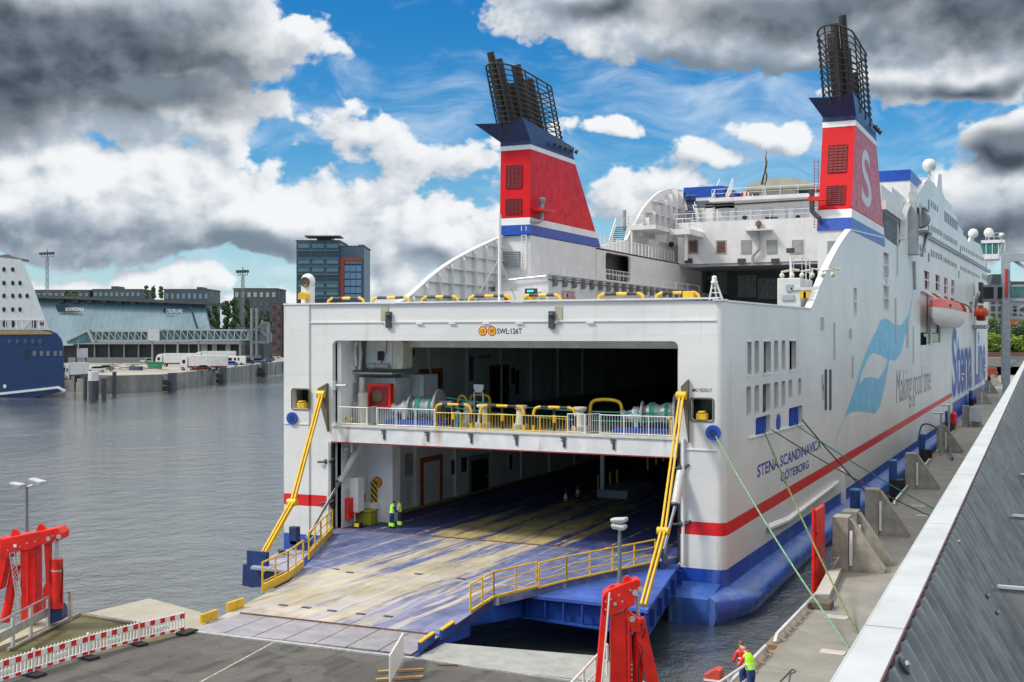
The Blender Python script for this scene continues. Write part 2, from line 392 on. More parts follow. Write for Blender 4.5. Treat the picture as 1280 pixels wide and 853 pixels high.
def text(name, body, o, u, v, w, h, mat, parent, ext=.012, bold=0, shear=0):
    """lettering fitted to a w x h box at origin o, running along u, standing along v"""
    cu = bpy.data.curves.new(name, 'FONT'); cu.body = body; cu.size = 1; cu.offset = bold; cu.shear = shear; cu.resolution_u = 3
    to = bpy.data.objects.new(name, cu); COL.objects.link(to)
    bpy.context.view_layer.update()
    me = bpy.data.meshes.new_from_object(to.evaluated_get(bpy.context.evaluated_depsgraph_get()))
    bpy.data.objects.remove(to)
    xs = [q.co.x for q in me.vertices]; ys = [q.co.y for q in me.vertices]
    x0, x1, y0, y1 = min(xs), max(xs), min(ys), max(ys)
    u = Vector(u).normalized(); v = Vector(v).normalized(); nrm = u.cross(v); base = rootloc(parent)
    for q in me.vertices:
        q.co = Vector(o)+u*((q.co.x-x0)/(x1-x0)*w)+v*((q.co.y-y0)/(y1-y0)*h)+nrm*ext-base
    me.materials.clear(); me.materials.append(mat)
    t = bpy.data.objects.new(name, me); COL.objects.link(t); t.parent = parent; LOC[t.name] = base.copy(); return t
def rrect(x0, y0, x1, y1, r, f, n=4):
    pts = []
    for cx, cy, a0 in ((x1-r, y1-r, 0), (x0+r, y1-r, pi/2), (x0+r, y0+r, pi), (x1-r, y0+r, 1.5*pi)):
        for k in range(n+1): a = a0+pi/2*k/n; pts.append(f(cx+r*cos(a), cy+r*sin(a)))
    return pts
def spline(pts, n=6, closed=False):
    out = []; N = len(pts); pts = [Vector(p) for p in pts]
    for i in range(N if closed else N-1):
        p0 = pts[i-1] if (closed or i > 0) else pts[i]; p1 = pts[i]; p2 = pts[(i+1) % N]; p3 = pts[(i+2) % N] if closed or i+2 < N else pts[(i+1) % N]
        for k in range(n):
            t = k/n; out.append(.5*((2*p1)+(p2-p0)*t+(2*p0-5*p1+4*p2-p3)*t*t+(3*p1-p0-3*p2+p3)*t**3))
    if not closed: out.append(pts[-1])
    return out
def rail(base, h=1.1, sp=1.4, mids=(.35, .7), r=.025, bal=0, balr=.012, mbh=None, posts=True):
    m = mbh or MB(); base = [Vector(p) for p in base]; up = Vector((0, 0, h))
    m.tube([p+up for p in base], r, 6)
    for q in mids: m.tube([p+up*q for p in base], r*.75, 5)
    for a, b_ in zip(base[:-1], base[1:]):
        L = (b_-a).length; n = max(1, round(L/sp))
        if posts:
            for k in range(n+1): p = a.lerp(b_, k/n); m.tube([p, p+up], r, 6)
        if bal:
            nn = max(1, round(L/bal))
            for k in range(nn): p = a.lerp(b_, (k+.5)/nn); m.tube([p+up*.08, p+up], balr, 4, cap=False)
    return m
UZ = Vector((0, 0, 1))

# ================================================================== THE SETTING
def water_material():
    m = bpy.data.materials.new('harbour_water'); m.use_nodes = True; t = m.node_tree; q = G(t); b = t.nodes['Principled BSDF']
    pos = q.n('ShaderNodeNewGeometry').outputs['Position']
    b.inputs['Base Color'].default_value = (.045, .062, .062, 1); b.inputs['Coat Weight'].default_value = 1; b.inputs['Coat IOR'].default_value = 1.5; b.inputs['Coat Roughness'].default_value = .06; b.inputs['Roughness'].default_value = .10; b.inputs['IOR'].default_value = 1.45
    b.inputs['Specular IOR Level'].default_value = .6
    a = q.noise(q.v('MULTIPLY', pos, (1, .7, 1)), .35, 6, .62); c = q.noise(pos, 1.7, 5, .65)
    h = q.m('ADD', a, q.m('MULTIPLY', c, .30))
    bn = q.n('ShaderNodeBump'); bn.inputs['Strength'].default_value = 1.0; bn.inputs['Distance'].default_value = .36
    t.links.new(h, bn.inputs['Height']); t.links.new(bn.outputs[0], b.inputs['Normal']); t.links.new(bn.outputs[0], b.inputs['Coat Normal']); calm = q.step(q.noise(q.v('MULTIPLY', pos, (1, .45, 1)), .03, 3, .5), .4, .62, .55, 1.0); t.links.new(calm, bn.inputs['Strength']); return m
wm = MB(); wm.b.faces.new([wm.b.verts.new(p) for p in ((-7000, -300, 0), (3000, -300, 0), (3000, 12000, 0), (-7000, 12000, 0))])
struct(wm.build('water', water_material()))
# quay the ferry lies at
QZ = 2.5
def qx(y): return -11.25 if y < 60 else -11.25-(y-60)*.0232
def surf(name, base, c1, c2, sc, stretch=(1, 1, 1), rough=.8, stain=None):
    m = bpy.data.materials.new(name); m.use_nodes = True; t = m.node_tree; q = G(t); b = t.nodes['Principled BSDF']
    pos = q.n('ShaderNodeNewGeometry').outputs['Position']; n = q.noise(q.v('MULTIPLY', pos, stretch), sc, 7, .62)
    col = q.mix(q.step(n, .3, .7), c1, c2)
    n2 = q.noise(pos, sc*.25, 4, .6, 1.5); col = q.mix(q.step(n2, .48, .66, 0, .5), col, base)
    fine = q.noise(pos, 9, 4, .7); col = q.mix(q.step(fine, .35, .75, 0, .22), col, tuple(x*.45 for x in c1))
    if stain:
        s = q.n('ShaderNodeSeparateXYZ'); t.links.new(pos, s.inputs[0]); col = stain(q, s.outputs, pos, col)
    b.inputs['Roughness'].default_value = rough; t.links.new(col, b.inputs['Base Color'])
    bn = q.n('ShaderNodeBump'); bn.inputs['Strength'].default_value = .4; bn.inputs['Distance'].default_value = .02
    t.links.new(fine, bn.inputs['Height']); t.links.new(bn.outputs[0], b.inputs['Normal']); return m
def quay_stain(q, o, pos, col):
    edge = q.m('SUBTRACT', q.m('MULTIPLY', q.m('MAXIMUM', q.m('SUBTRACT', o[1], 60), 0), -.0232), q.m('ADD', o[0], 11.25))
    dd = q.m('MULTIPLY', edge, -1)
    w = q.noise(pos, 1.2, 5, .65)
    f = q.step(q.m('ADD', dd, q.m('MULTIPLY', w, .8)), .8, 1.25, 1, 0)
    col = q.mix(q.m('MULTIPLY', f, .75), col, (.24, .16, .07))
    seam = q.m('FRACT', q.m('MULTIPLY', o[1], 1/9.0)); return q.mix(q.step(seam, 0, .008, .6, 0), col, (.07, .065, .06))
quaym = surf('quay_concrete', (.19, .18, .165), (.205, .198, .182), (.285, .275, .25), .5, stain=quay_stain)
pts = [(qx(y), y) for y in (12, 47.6)] + [(-11.25+.55, 47.6), (-11.25+.55, 48.4)] + [(qx(y), y) for y in (48.4, 60, 90, 130, 170, 220, 300, 420)]
out = [Vector((x, y, QZ)) for x, y in pts] + [Vector((60, 420, QZ)), Vector((60, 12, QZ))]
q = MB(); q.prism(out, (0, 0, -5)); struct(q.build('quay_pavement', quaym))
# linkspan roadway in the foreground, its steel strip, and the sloping bank on the left
def asphalt_wear(q, o, pos, col):
    tr_ = q.noise(q.v('MULTIPLY', pos, (1.2, .10, 1)), 1.1, 5, .62); col = q.mix(q.step(tr_, .50, .66, 0, .75), col, (.030, .029, .028))
    pa = q.noise(pos, .22, 2, .4, 2.5); col = q.mix(q.step(pa, .52, .54, 0, .55), col, (.105, .100, .094))
    cr_ = q.m('ABSOLUTE', q.m('SUBTRACT', q.noise(pos, .9, 5, .6, .5), .5)); col = q.mix(q.step(cr_, .002, .006, .6, 0), col, (.018, .018, .018))
    oil = q.noise(pos, 1.7, 3, .5); return q.mix(q.step(oil, .66, .72, 0, .7), col, (.02, .02, .02))
asph_m = surf('asphalt', (.090, .084, .078), (.060, .058, .056), (.092, .088, .083), .35, (1, 1, 1), .8, asphalt_wear)
near = [PZ(238, 791, 3.0), PZ(517, 825, 3.0), PZ(742, 852, 3.0), Vector((-12.6, 36, 3.0)), Vector((-13, 8, 3.0)), Vector((-50, 8, 3.0)), PZ(-330, 940, 3.0), PZ(0, 845, 3.0)]
q = MB(); q.prism(near, (0, 0, -1.2)); struct(q.build('road_linkspan', asph_m))
q = MB()
for a, b_ in (((250, 853), (366, 790)), ((770, 900), (738, 852))):
    p, r = PZ(*a, 3.004), PZ(*b_, 3.004); q.bar(p, r, .09, .006)
struct(q.build('road_marking_line', M('worn_line', (.34, .32, .28), .8, var=.4, sc=4)))
q = MB(); q.prism([PZ(556, 804, 2.9), PZ(748, 820, 2.9), PZ(900, 905, 2.9), PZ(742, 852, 2.9), PZ(517, 824, 2.9)], (0, 0, -.8))
struct(q.build('pontoon_deck', M('pontoon_steel', (.33, .35, .34), .55, metal=.2, var=.15, sc=1.2, streak=.5, scol=(.30, .17, .09))))
q = MB(); q.bar(PZ(238, 789, 3.03), PZ(517, 823, 3.03), .22, .06); q.bar(PZ(517, 823, 3.03), PZ(760, 858, 3.03), .12, .06); struct(q.build('road_edge_angle', silver))
q = MB(); q.prism([PZ(187, 748, 2.75), PZ(150, 757, 2.75), PZ(99, 769, 2.75), PZ(163, 781, 2.75), PZ(238, 795, 2.75), PZ(262, 775, 2.75), PZ(250, 765, 2.75)], (0, 0, -2.7))
struct(q.build('bank_concrete', surf('pale_slab', (.24, .21, .15), (.30, .28, .23), (.36, .34, .29), .8)))
q = MB(); q.prism([PZ(99, 767, 2.85), PZ(170, 780, 2.85), PZ(238, 796, 2.85), PZ(100, 835, 2.85), PZ(-120, 885, 2.85), PZ(-60, 842, 2.85), PZ(10, 812, 2.85)], (0, 0, -.6))
mossm = surf('mossy_slope', (.07, .075, .02), (.085, .08, .03), (.13, .115, .055), .9)
struct(q.build('bank_moss', mossm))
q = MB(); q.tube([PZ(10, 812, 2.95), PZ(99, 767, 2.95), PZ(170, 779, 2.95)], .07, 6); struct(q.build('bank_kerb', conc))
q = MB(); q.prism([PZ(-200, 880, 3.02), PZ(-80, 812, 3.02), PZ(20, 782, 3.02), PZ(62, 772, 3.02), PZ(70, 771, 3.02), PZ(72, 778, 3.02), PZ(0, 808, 3.02)], (0, 0, -3)); struct(q.build('bank_slab', surf('sandy_slab', (.30, .26, .17), (.38, .34, .25), (.46, .42, .33), .8)))

# far shore: quay wall, yard, hill
FZ = 4.2
fe = [PZ(-400, 462, FZ), PZ(96, 469, FZ), PZ(142, 471, FZ), PZ(202, 469.5, FZ), PZ(275, 462, FZ), PZ(352, 453, FZ), PZ(520, 437, FZ), PZ(700, 430, FZ)]
yard = fe + [PD(1500, 500, 4000)*1, PD(-900, 500, 4000)]
for p in yard: p.z = FZ
q = MB(); q.prism(yard, (0, 0, -.5))
struct(q.build('yard_pavement', surf('yard_concrete', (.22, .21, .19), (.30, .28, .25), (.36, .34, .30), .03)))
wallm = surf('quay_wall_concrete', (.09, .09, .085), (.17, .17, .165), (.30, .30, .29), .25, (1, 1, .25))
q = MB()
for a, b_ in zip(fe[0:-2], fe[1:-1]):
    L = (b_-a).length; n = max(1, round(L/15))
    for k in range(n):
        p, r = a.lerp(b_, k/n+.004), a.lerp(b_, (k+1)/n-.004); nrm = Vector(((r-p).y, -(r-p).x, 0)).normalized()
        f = [p+nrm*.3, r+nrm*.3, r-nrm*.9, p-nrm*.9]
        q.prism([Vector((v.x, v.y, FZ+.3)) for v in f], (0, 0, -FZ-1))
struct(q.build('quay_wall', wallm))
hillm = surf('wooded_hill', (.02, .05, .045), (.035, .075, .06), (.06, .105, .08), .012)  # blue-green tint puts the distance haze into the hill colour
def ridge(name, px0, px1, dist, hgt, seed):
    rnd = random.Random(seed); q = MB(); n = 70; rows = []
    for k in range(n+1):
        px = px0+(px1-px0)*k/n; e = sin(pi*k/n)**.35
        h = (hgt*(.8+.2*sin(k*.21+seed))+rnd.uniform(-.5, .5)*hgt*.035)*e
        ys = []
        for j, (dd, s) in enumerate(((0, 0), (.02, .25), (.06, .6), (.12, .9), (.2, 1.0), (.3, .85), (.6, 0))):
            p = PD(px, HY, dist*(1+dd)); p.z = max(.5, h*s+rnd.uniform(-1, 1)*hgt*.015); ys.append(q.b.verts.new(p))
        rows.append(ys)
    for a, b_ in zip(rows[:-1], rows[1:]):
        for j in range(6): q.b.faces.new((a[j], b_[j], b_[j+1], a[j+1]))
    return struct(q.build(name, hillm))
ridge('hill', 380, 640, 3200, 118, 1); ridge('hill', -200, 420, 2600, 42, 3); ridge('hill', 1120, 1700, 2400, 55, 5)

# ================================================================== FERRY
SX, PXX, TY = -16.8, -46.1, 62.8      # starboard side, port side, transom
ferry = empty('ferry', (-31.45, TY, 0), 'large white and blue car ferry moored stern-on with its stern ramp lowered', 'ferry')
OX0, OX1 = -42.4, -19.45               # stern door opening
DK1, DK2, BM, TOP, PAR = 2.95, 9.62, 8.55, 15.0, 17.32
RC = .5
# --- transom with its two openings and cabin windows
Tz = lambda x, z: Vector((x, TY, z))
outl = [Tz(PXX, -1.0), Tz(SX-RC, -1.0), Tz(SX-RC, PAR-.1), Tz(PXX, PAR)]
def win_rect(px0, py0, px1, py1): a = PY(px0, py1, TY); b_ = PY(px1, py0, TY); return (a.x, a.z, b_.x, b_.z)
holes = [rrect(OX0, DK2-.02, OX1, TOP, .35, Tz), rrect(OX0, DK1-.45, OX1, BM-.06, .15, Tz)]
cw = [win_rect(367, 487.5, 387, 510.5), win_rect(864.5, 499.5, 890.5, 525)]
holes += [rrect(*c, .12, Tz) for c in cw]
q = MB(); q.plate([outl]+holes, (0, .35, 0))
# rounded starboard quarter
ns = 8; prof = [(SX-RC+RC*sin(pi/2*k/ns), TY+RC-RC*cos(pi/2*k/ns)) for k in range(ns+1)]
for a, b_ in zip(prof[:-1], prof[1:]):
    f = [q.b.verts.new((a[0], a[1], -1)), q.b.verts.new((b_[0], b_[1], -1)), q.b.verts.new((b_[0], b_[1], PAR-.1)), q.b.verts.new((a[0], a[1], PAR-.1))]; q.b.faces.new(f)
# --- starboard side: outline with the swept stern wing, real window openings
Sy = lambda y, z: Vector((SX, y, z))
def sp(px, py): return PX(px, py, SX)
wing = spline([Sy(86.5, PAR-.02), Sy(88.3, 18.15), Sy(91, 19.6), Sy(95.5, 21.6), Sy(99.5, 23.1), Sy(104, 24.5)], 5)
top = [Sy(TY+RC, PAR-.1)] + wing + [Sy(125.6, 25.4), Sy(128, 25.4)] + spline([sp(1118, 306), sp(1125, 309), sp(1129, 300), sp(1130, 285), sp(1131, 268), sp(1138, 252), sp(1147, 240), sp(1153, 231)], 4) \
    + [sp(1158, 225), sp(1168, 229), sp(1171, 235), sp(1172.5, 218), sp(1177, 218), sp(1178, 240), sp(1182, 249), sp(1190, 257), sp(1191.5, 266), sp(1196, 272), sp(1198.5, 291), sp(1207, 296), sp(1211, 303), sp(1213, 297), sp(1218, 302), sp(1226, 306), sp(1229, 319), sp(1234, 330)]
end = [Sy(303, 26), Sy(303, 10), Sy(300, -1)]
hs = []
X1 = [(933.1, 939), (943.3, 949), (953.4, 963.2), (967.7, 973), (977, 981.8), (985.8, 994.9)]
for x0, x1 in X1: a = sp(x0, 470); b_ = sp(x1, 465); hs.append((a.y, 12.95, b_.y, 15.0))
for x0, x1 in X1[:5]+[(985.8, 990.2), (997.8, 1001.6)]: a = sp(x0, 470); b_ = sp(x1, 465); hs.append((a.y, 10.5 if x0 < 985 else 11.0, b_.y, 12.32))
ml = [(sp(944.5, 543).y, 9.15, sp(963, 519).y, 10.35), (sp(986, 533).y, 9.05, sp(1003, 508).y, 10.4)]
tall = []
for (x0, y0, x1, y1) in ((1066.8, 359, 1070.6, 395), (1104, 314, 1110.5, 347), (1104, 356, 1110.5, 388), (1155, 337, 1161.5, 361), (1169, 342, 1174.5, 363), (1180, 346, 1184.5, 367), (1189, 349, 1193, 368)):
    a = sp(x0, y1); b_ = sp(x1, y1); c = sp(x0, y0); tall.append((a.y, a.z, b_.y, c.z))
boatw = []
for (x0, y0, x1, y1) in ((1150.5, 364, 1163.3, 432), (1164.8, 366, 1175.6, 429), (1180, 370, 1185, 388), (1188, 372, 1193, 390), (1211.5, 377, 1221.5, 390)):
    a = sp(x0, y1); b_ = sp(x1, y1); c = sp(x0, y0); boatw.append((a.y, a.z, b_.y, c.z))
loops = [[Sy(TY+RC, -1)] + top + end][0]
allh = hs+ml+tall+boatw
q.plate([[Vector(p) for p in loops]] + [rrect(*c, min(.22, (c[2]-c[0])*.3), Sy, 3) for c in allh], (-.3, 0, 0))
# --- port side
Py = lambda y, z: Vector((PXX, y, z))
pw = spline([Py(74.5, PAR), Py(78, 18.2), Py(82, 20.1), Py(85.5, 21.5), Py(90, 22.9), Py(95, 24.3)], 5)
ptop = [Py(TY+.35, PAR)] + pw + [Py(116, 24.6), Py(128, 26.4)] + spline([Py(130, 27.8), Py(134, 30.6), Py(139, 32.9), Py(144, 34.1), Py(149, 34.6)], 4) + [Py(300, 34.6), Py(303, 10), Py(300, -1), Py(TY+.35, -1)]
q.plate([ptop], (.25, 0, 0))
hull = q.build('hull', hullm, ferry)
# dark-coloured plates standing in for the shaded spaces behind the side openings
q = MB()
for c in hs+tall: q.box((SX-.9, c[0]-.25, c[1]-.2), (SX-.7, c[2]+.25, c[3]+.2))
q.build('window_backing', M('window_recess', (.12, .12, .11), .6, var=.4, sc=1.5), ferry)
q = MB()
for c in ml+boatw: q.box((SX-2.6, c[0]-.4, c[1]-.3), (SX-2.4, c[2]+.4, c[3]+.3))
q.build('recess_panel', dgrey, ferry)
for c in hs[:3:2]+hs[5:6]+tall:
    fr = MB(); w_ = .05
    for a, b_ in (((c[0], c[1]), (c[2], c[1])), ((c[2], c[1]), (c[2], c[3])), ((c[2], c[3]), (c[0], c[3])), ((c[0], c[3]), (c[0], c[1]))):
        fr.bar(Sy(*a)+Vector((.02, 0, 0)), Sy(*b_)+Vector((.02, 0, 0)), w_, .1)
    if c in tall: fr.bar(Sy(c[0], (c[1]+c[3])/2), Sy(c[2], (c[1]+c[3])/2), .12, .1)
    fr.build('window_frame', white, ferry)
# belt trim and mouldings on the stern
cx_ = lambda x, z: Vector((x, TY-.10, z))
q = MB(); q.plate([[cx_(PXX-.02, -.5), cx_(-44.15, -.5), cx_(-44.15, PAR+.02), cx_(PXX-.02, PAR+.02)], rrect(*cw[0], .12, cx_)], (0, .097, 0)); q.build('corner_pier', hullm, ferry)
q = MB()
q.box((-44.15, TY-.07, 16.12), (SX-RC, TY-.003, 16.2)); q.box((PXX, TY-.15, 9.55), (-44.2, TY-.1, 9.62)); q.box((-19.0, TY-.06, 8.98), (SX-RC, TY-.003, 9.04))
for x in (-38.5, -36.2, -33.9, -31.6, -29.4, -27.2, -24.9): q.box((x, TY-.12, 16.02), (x+.45, TY-.07, 16.1))
q.box((PXX-.05, TY-.16, PAR), (SX-RC, TY+.45, PAR+.09))
q.build('stern_moulding', white, ferry)
q = MB(); e = [Sy(TY+RC, PAR-.1)]+wing+[Sy(125.6, 25.4)]
for a, b_ in zip(e[:-1], e[1:]): q.bar(a-Vector((.18, 0, 0)), b_-Vector((.18, 0, 0)), .5, .1)
q.build('bulwark_capping', white, ferry); q = MB()
e = [Py(TY, PAR)]+pw
for a, b_ in zip(e[:-1], e[1:]): q.bar(a+Vector((.12, 0, 0)), b_+Vector((.12, 0, 0)), .4, .1)
q.build('bulwark_capping', white, ferry); q = MB()
tp = [Vector((p[0]-.15, p[1], PAR-.1+.04)) for p in prof]
for a, b_ in zip(tp[:-1], tp[1:]): q.bar(a, b_, .4, .1)
q.build('bulwark_capping', white, ferry); q = MB()
e = spline([sp(1129, 300), sp(1130, 285), sp(1131, 268), sp(1138, 252), sp(1147, 240), sp(1153, 231)], 4)
for a, b_ in zip(e[:-1], e[1:]): q.bar(a-Vector((.1, 0, 0)), b_-Vector((.1, 0, 0)), .7, .2)
q.build('bulwark_capping', white, ferry)
# notch lamps, brackets and a pale recess on the stern beam
for x in (480.5, 698): 
    a = PY(x-4, 405, TY); b_ = PY(x+5, 383, TY); q = MB(); q.box((a.x, TY-.05, a.z), (b_.x, TY-.006, b_.z)); q.build('cleat_recess', M('stained_recess', (.40, .37, .28), .7, streak=.8), ferry)
    a = PY(x+5 if x < 600 else x-9, 400, TY); q = MB(); q.box((a.x-.1, TY-.2, a.z-.5), (a.x+.25, TY, a.z+.5)); q.lathe((a.x, TY-.3, a.z+.3), (1, 0, 0), ((0, .1), (.2, .12), (.3, .08)), 10); q.build('flood_lamp', dgrey, ferry)
# roof floodlight/horn on the port corner
hp = PY(385, 368, TY+.6); q = MB(); q.box((hp.x-.35, hp.y-.3, PAR), (hp.x+.35, hp.y+.3, PAR+1.3)); q.build('horn_post', white, ferry, bevel=.04)
q = MB(); hc = PY(385, 352, TY+.6); q.ball((hc.x, hc.y, hc.z), .47, 20, (1, 1, 1.1)); q.build('horn_housing', white, ferry, smooth=True)
q = MB(); q.lathe((hc.x+.08, hc.y-.36, hc.z-.05), (.1, -1, -.05), ((0, .3), (.12, .34), (.14, .26), (.1, .2)), 18); q.build('horn_mouth', M('horn_bronze', (.09, .075, .05), .5), ferry)
q = MB(); c = PY(381, 372, TY-.1); q.box((c.x-.4, c.y-.2, c.z-.12), (c.x+.25, c.y+.3, c.z+.18)); q.prism([(c.x-.4, c.y-.2, c.z+.18), (c.x+.25, c.y-.2, c.z+.18), (c.x+.1, c.y-.2, c.z+.32), (c.x-.3, c.y-.2, c.z+.32)], (0, .5, 0)); q.build('orange_light_box', yellow, ferry)
# cabin windows in the piers
for ci, c in enumerate(cw):
    q = MB(); q.box((c[0]-.1, TY+1.1, c[1]-.1), (c[2]+.1, TY+1.15, c[3]+.1)); g_ = q.build('cabin_window', M('cabin_dark', (.02, .045, .035), .3, var=.5, sc=3), ferry)
    q = MB(); lp = rrect(c[0]-.06, c[1]-.06, c[2]+.06, c[3]+.06, .15, Tz); q.tube([p-Vector((0, .02 if ci else .12, 0)) for p in lp], .045, 6, closed=True); q.build('frame', M('frame_brown', (.13, .12, .07), .6), g_)
    q = MB(); x = (c[0]+c[2])/2; q.box((x-.32, TY-.1, c[1]+.0), (x+.28, TY+.35, c[1]+.38)); q.box((x-.22, TY-.14, c[1]+.38), (x+.18, TY+.3, c[1]+.5)); q.build('orange_light_box', yellow, g_, bevel=.05)
# fairleads with blue rings
for px, py, r in ((366, 523, .40), (892, 541, .42)):
    c = PY(px, py, TY-.1); q = MB(); q.lathe((c.x, TY-.25, c.z), (0, 1, 0), ((0, r*.74), (0, r), (.14, r), (.16, r*.9)), 26); f_ = q.build('fairlead', blue, ferry, smooth=True)
    q = MB(); q.lathe((c.x, TY-.28, c.z), (0, 1, 0), ((0, r*.32), (0, r*.5), (.1, r*.52), (.12, r*.3)), 20); q.build('fairlead_throat', dblue, f_)
def fair_rollers(c, n):
    q = MB(); zc0, zc1 = c[1]+.08, c[3]-.08
    for k in range(n): y = c[0]+(c[2]-c[0])*(k+.5)/n; q.tube([(SX-.55, y, zc0-.2), (SX-.55, y, zc1+.2)], min(.42, (c[2]-c[0])/n*.34), 12)
    q.build('roller_fairlead', blue, ferry, smooth=True)
fair_rollers(ml[0], 4); fair_rollers(ml[1], 3)
q = MB(); c = sp(1021-5, 528); q.lathe((SX-.02, sp(972.5, 528).y, sp(972.5, 528).z), (1, 0, 0), ((0, .55), (.08, .55), (.1, .4)), 20); q.build('fairlead', blue, ferry)
q = MB(); q.bar(sp(935, 548)+Vector((.04, 0, 0)), sp(1004, 530)+Vector((.04, 0, 0)), .08, .12); q.build('fender_strip', white, ferry)

# --- lettering
U = Vector((1, 0, 0)); UY = Vector((0, 1, 0))
text('port_of_registry_lettering', 'STENA SCANDINAVICA', (SX, 70.2, 6.72), UY, UZ, 20.3, .76, txtblue, ferry, bold=.018)
text('port_of_registry_lettering', 'GÖTEBORG', (SX, 76.6, 5.72), UY, UZ, 9.3, .72, txtblue, ferry, bold=.018)
a = PY(865, 490, TY); b_ = PY(890, 486, TY); text('number_lettering', 'IMO 9235517', (a.x, TY, a.z), U, UZ, b_.x-a.x, .20, txtblack, ferry, bold=.01)
a = PY(621.5, 417.6, TY); b_ = PY(652.5, 411, TY); text('load_lettering', 'SWL:126T', (a.x, TY, a.z), U, UZ, b_.x-a.x, b_.z-a.z+.02, txtblack, ferry, bold=.015)
for px, s_ in ((603.5, '15'), (615, '50')):
    c = PY(px, 414, TY); q = MB(); q.lathe((c.x, TY-.012, c.z), (0, 1, 0), ((0, .29), (.009, .29)), 28); p_ = q.build('limit_sign', red, ferry)
    q = MB(); q.lathe((c.x, TY-.02, c.z), (0, 1, 0), ((0, .235), (.007, .235)), 28); q.build('sign_face', yellow, p_)
    text('sign_number', s_, (c.x-.13, TY, c.z-.1), U, UZ, .26, .2, txtblack, p_, ext=.026, bold=.02)
text('slogan_lettering', 'Making good time', (SX, 134.5, 6.6), UY, UZ, 36.5, 4.9, M('letter_slate', (.06, .085, .16), .4, var=.05), ferry, bold=-.006, shear=.12)
for w_, y_, L_ in (('Stena', 204, 47), ('Line', 258, 37)): text('operator_lettering', w_, (SX, y_, 4.6), UY, UZ, L_, 12.6, M('letter_outline', (.42, .60, .86), .4, var=.03), ferry, ext=.02, bold=.04)
for w_, y_, L_ in (('Stena', 205, 45), ('Line', 259, 35)): text('operator_lettering', w_, (SX, y_, 5.0), UY, UZ, L_, 11.8, txtblue, ferry, ext=.05, bold=.02)
sw = [(1142, 360), (1136.6, 392), (1126, 407), (1117, 405), (1107.4, 398), (1101, 400), (1096.7, 410.5), (1086, 432), (1078, 453), (1070, 480), (1058, 515), (1046, 546), (1042, 557), (1049, 540), (1055.5, 522), (1062, 516), (1070, 514), (1083.4, 515), (1094, 517), (1100.7, 506), (1107, 477), (1111.4, 449), (1119, 451), (1126, 442.5), (1131, 421), (1136.6, 400)]
hl = [(1073.5, 482), (1077, 466), (1084, 450), (1088, 444), (1091.4, 441), (1099, 443), (1110, 449), (1107, 460), (1098, 474), (1088, 471), (1080, 473)]
q = MB(); q.plate([[sp(*p)+Vector((.012, 0, 0)) for p in sw], [sp(*p)+Vector((.012, 0, 0)) for p in hl]], (.006, 0, 0)); q.build('ribbon_emblem', cyan, ferry)

# --- side details: small windows in rows, vents, rubbing band, belt
def slot(y, z, w, h, name='window', mt=M('side_pane', (.05, .06, .075), .35, var=.2, spec=.2)): 
    q = MB(); q.box((SX-.05, y, z), (SX+.03, y+w, z+h)); f_ = q.build(name, mt, ferry); return f_
def deckrow(x0, y0, x1, y1, n, hpx, frac=.42):
    a = sp(x0, y0); b_ = sp(x1, y1); h = (sp(x0, y0-hpx)-a).z
    for k in range(n):
        p = a.lerp(b_, k/n); L = (b_.y-a.y)/n
        slot(p.y+L*.25, p.z, L*frac, h)
deckrow(1163, 258, 1173, 266, 4, 8); deckrow(1163, 288, 1178, 296, 8, 7); deckrow(1179, 298, 1197, 308, 10, 7)
deckrow(1180, 276, 1197, 289, 8, 13, .6); deckrow(1163, 320, 1178, 326, 7, 8); deckrow(1179, 327, 1196, 336, 10, 6); deckrow(1142, 310, 1158, 316, 5, 8)
deckrow(1202, 312, 1230, 327, 14, 5); deckrow(1200, 337, 1225, 349, 12, 5); deckrow(1227, 348, 1236, 354, 5, 7, .6)
for x, y, h in ((1160, 252, 12), (1160, 285, 13), (1160, 318, 11), (1200, 308, 11), (1198, 340, 11)): a = sp(x, y); slot(a.y, a.z-1, 1.8, h*.11, 'window')
q = MB()
for k in range(22): 
    for x in (1030.8, 1036.6): c = sp(x, 513-k*2.3); q.box((SX, c.y, c.z), (SX+.05, c.y+.75, c.z+.16))
q.build('louvre_vent', dgrey, ferry)
for (x, y, w, h) in ((1026, 413, 1.2, 1.0), (1061.5, 424, 1.2, .9), (1042, 450, .6, 3.0), (1065, 473, .6, 2.0), (1121, 345, .8, 4.2), (1118.5, 430, 1.2, 5), (1133, 435, 2, 3.2), (1107.5, 366, .7, 3), (1141, 455, 1, 4.6), (1028, 500, .6, 1.2), (1027, 488, .6, 1.2)):
    a = sp(x, y); q = MB(); q.box((SX, a.y, a.z), (SX+.04, a.y+w, a.z+h)); q.build('shell_hatch', M('shell_hatch_grey', (.38, .40, .42), .5), ferry)
q = MB(); q.bar(sp(1151, 291.5)+Vector((.1, 0, 0)), sp(1237, 340.5)+Vector((.1, 0, 0)), .35, .5); q.bar(sp(1151, 290)+Vector((.15, 0, 0)), sp(1237, 339)+Vector((.15, 0, 0)), .4, .18)
q.build('deck_ledge', grey, ferry)
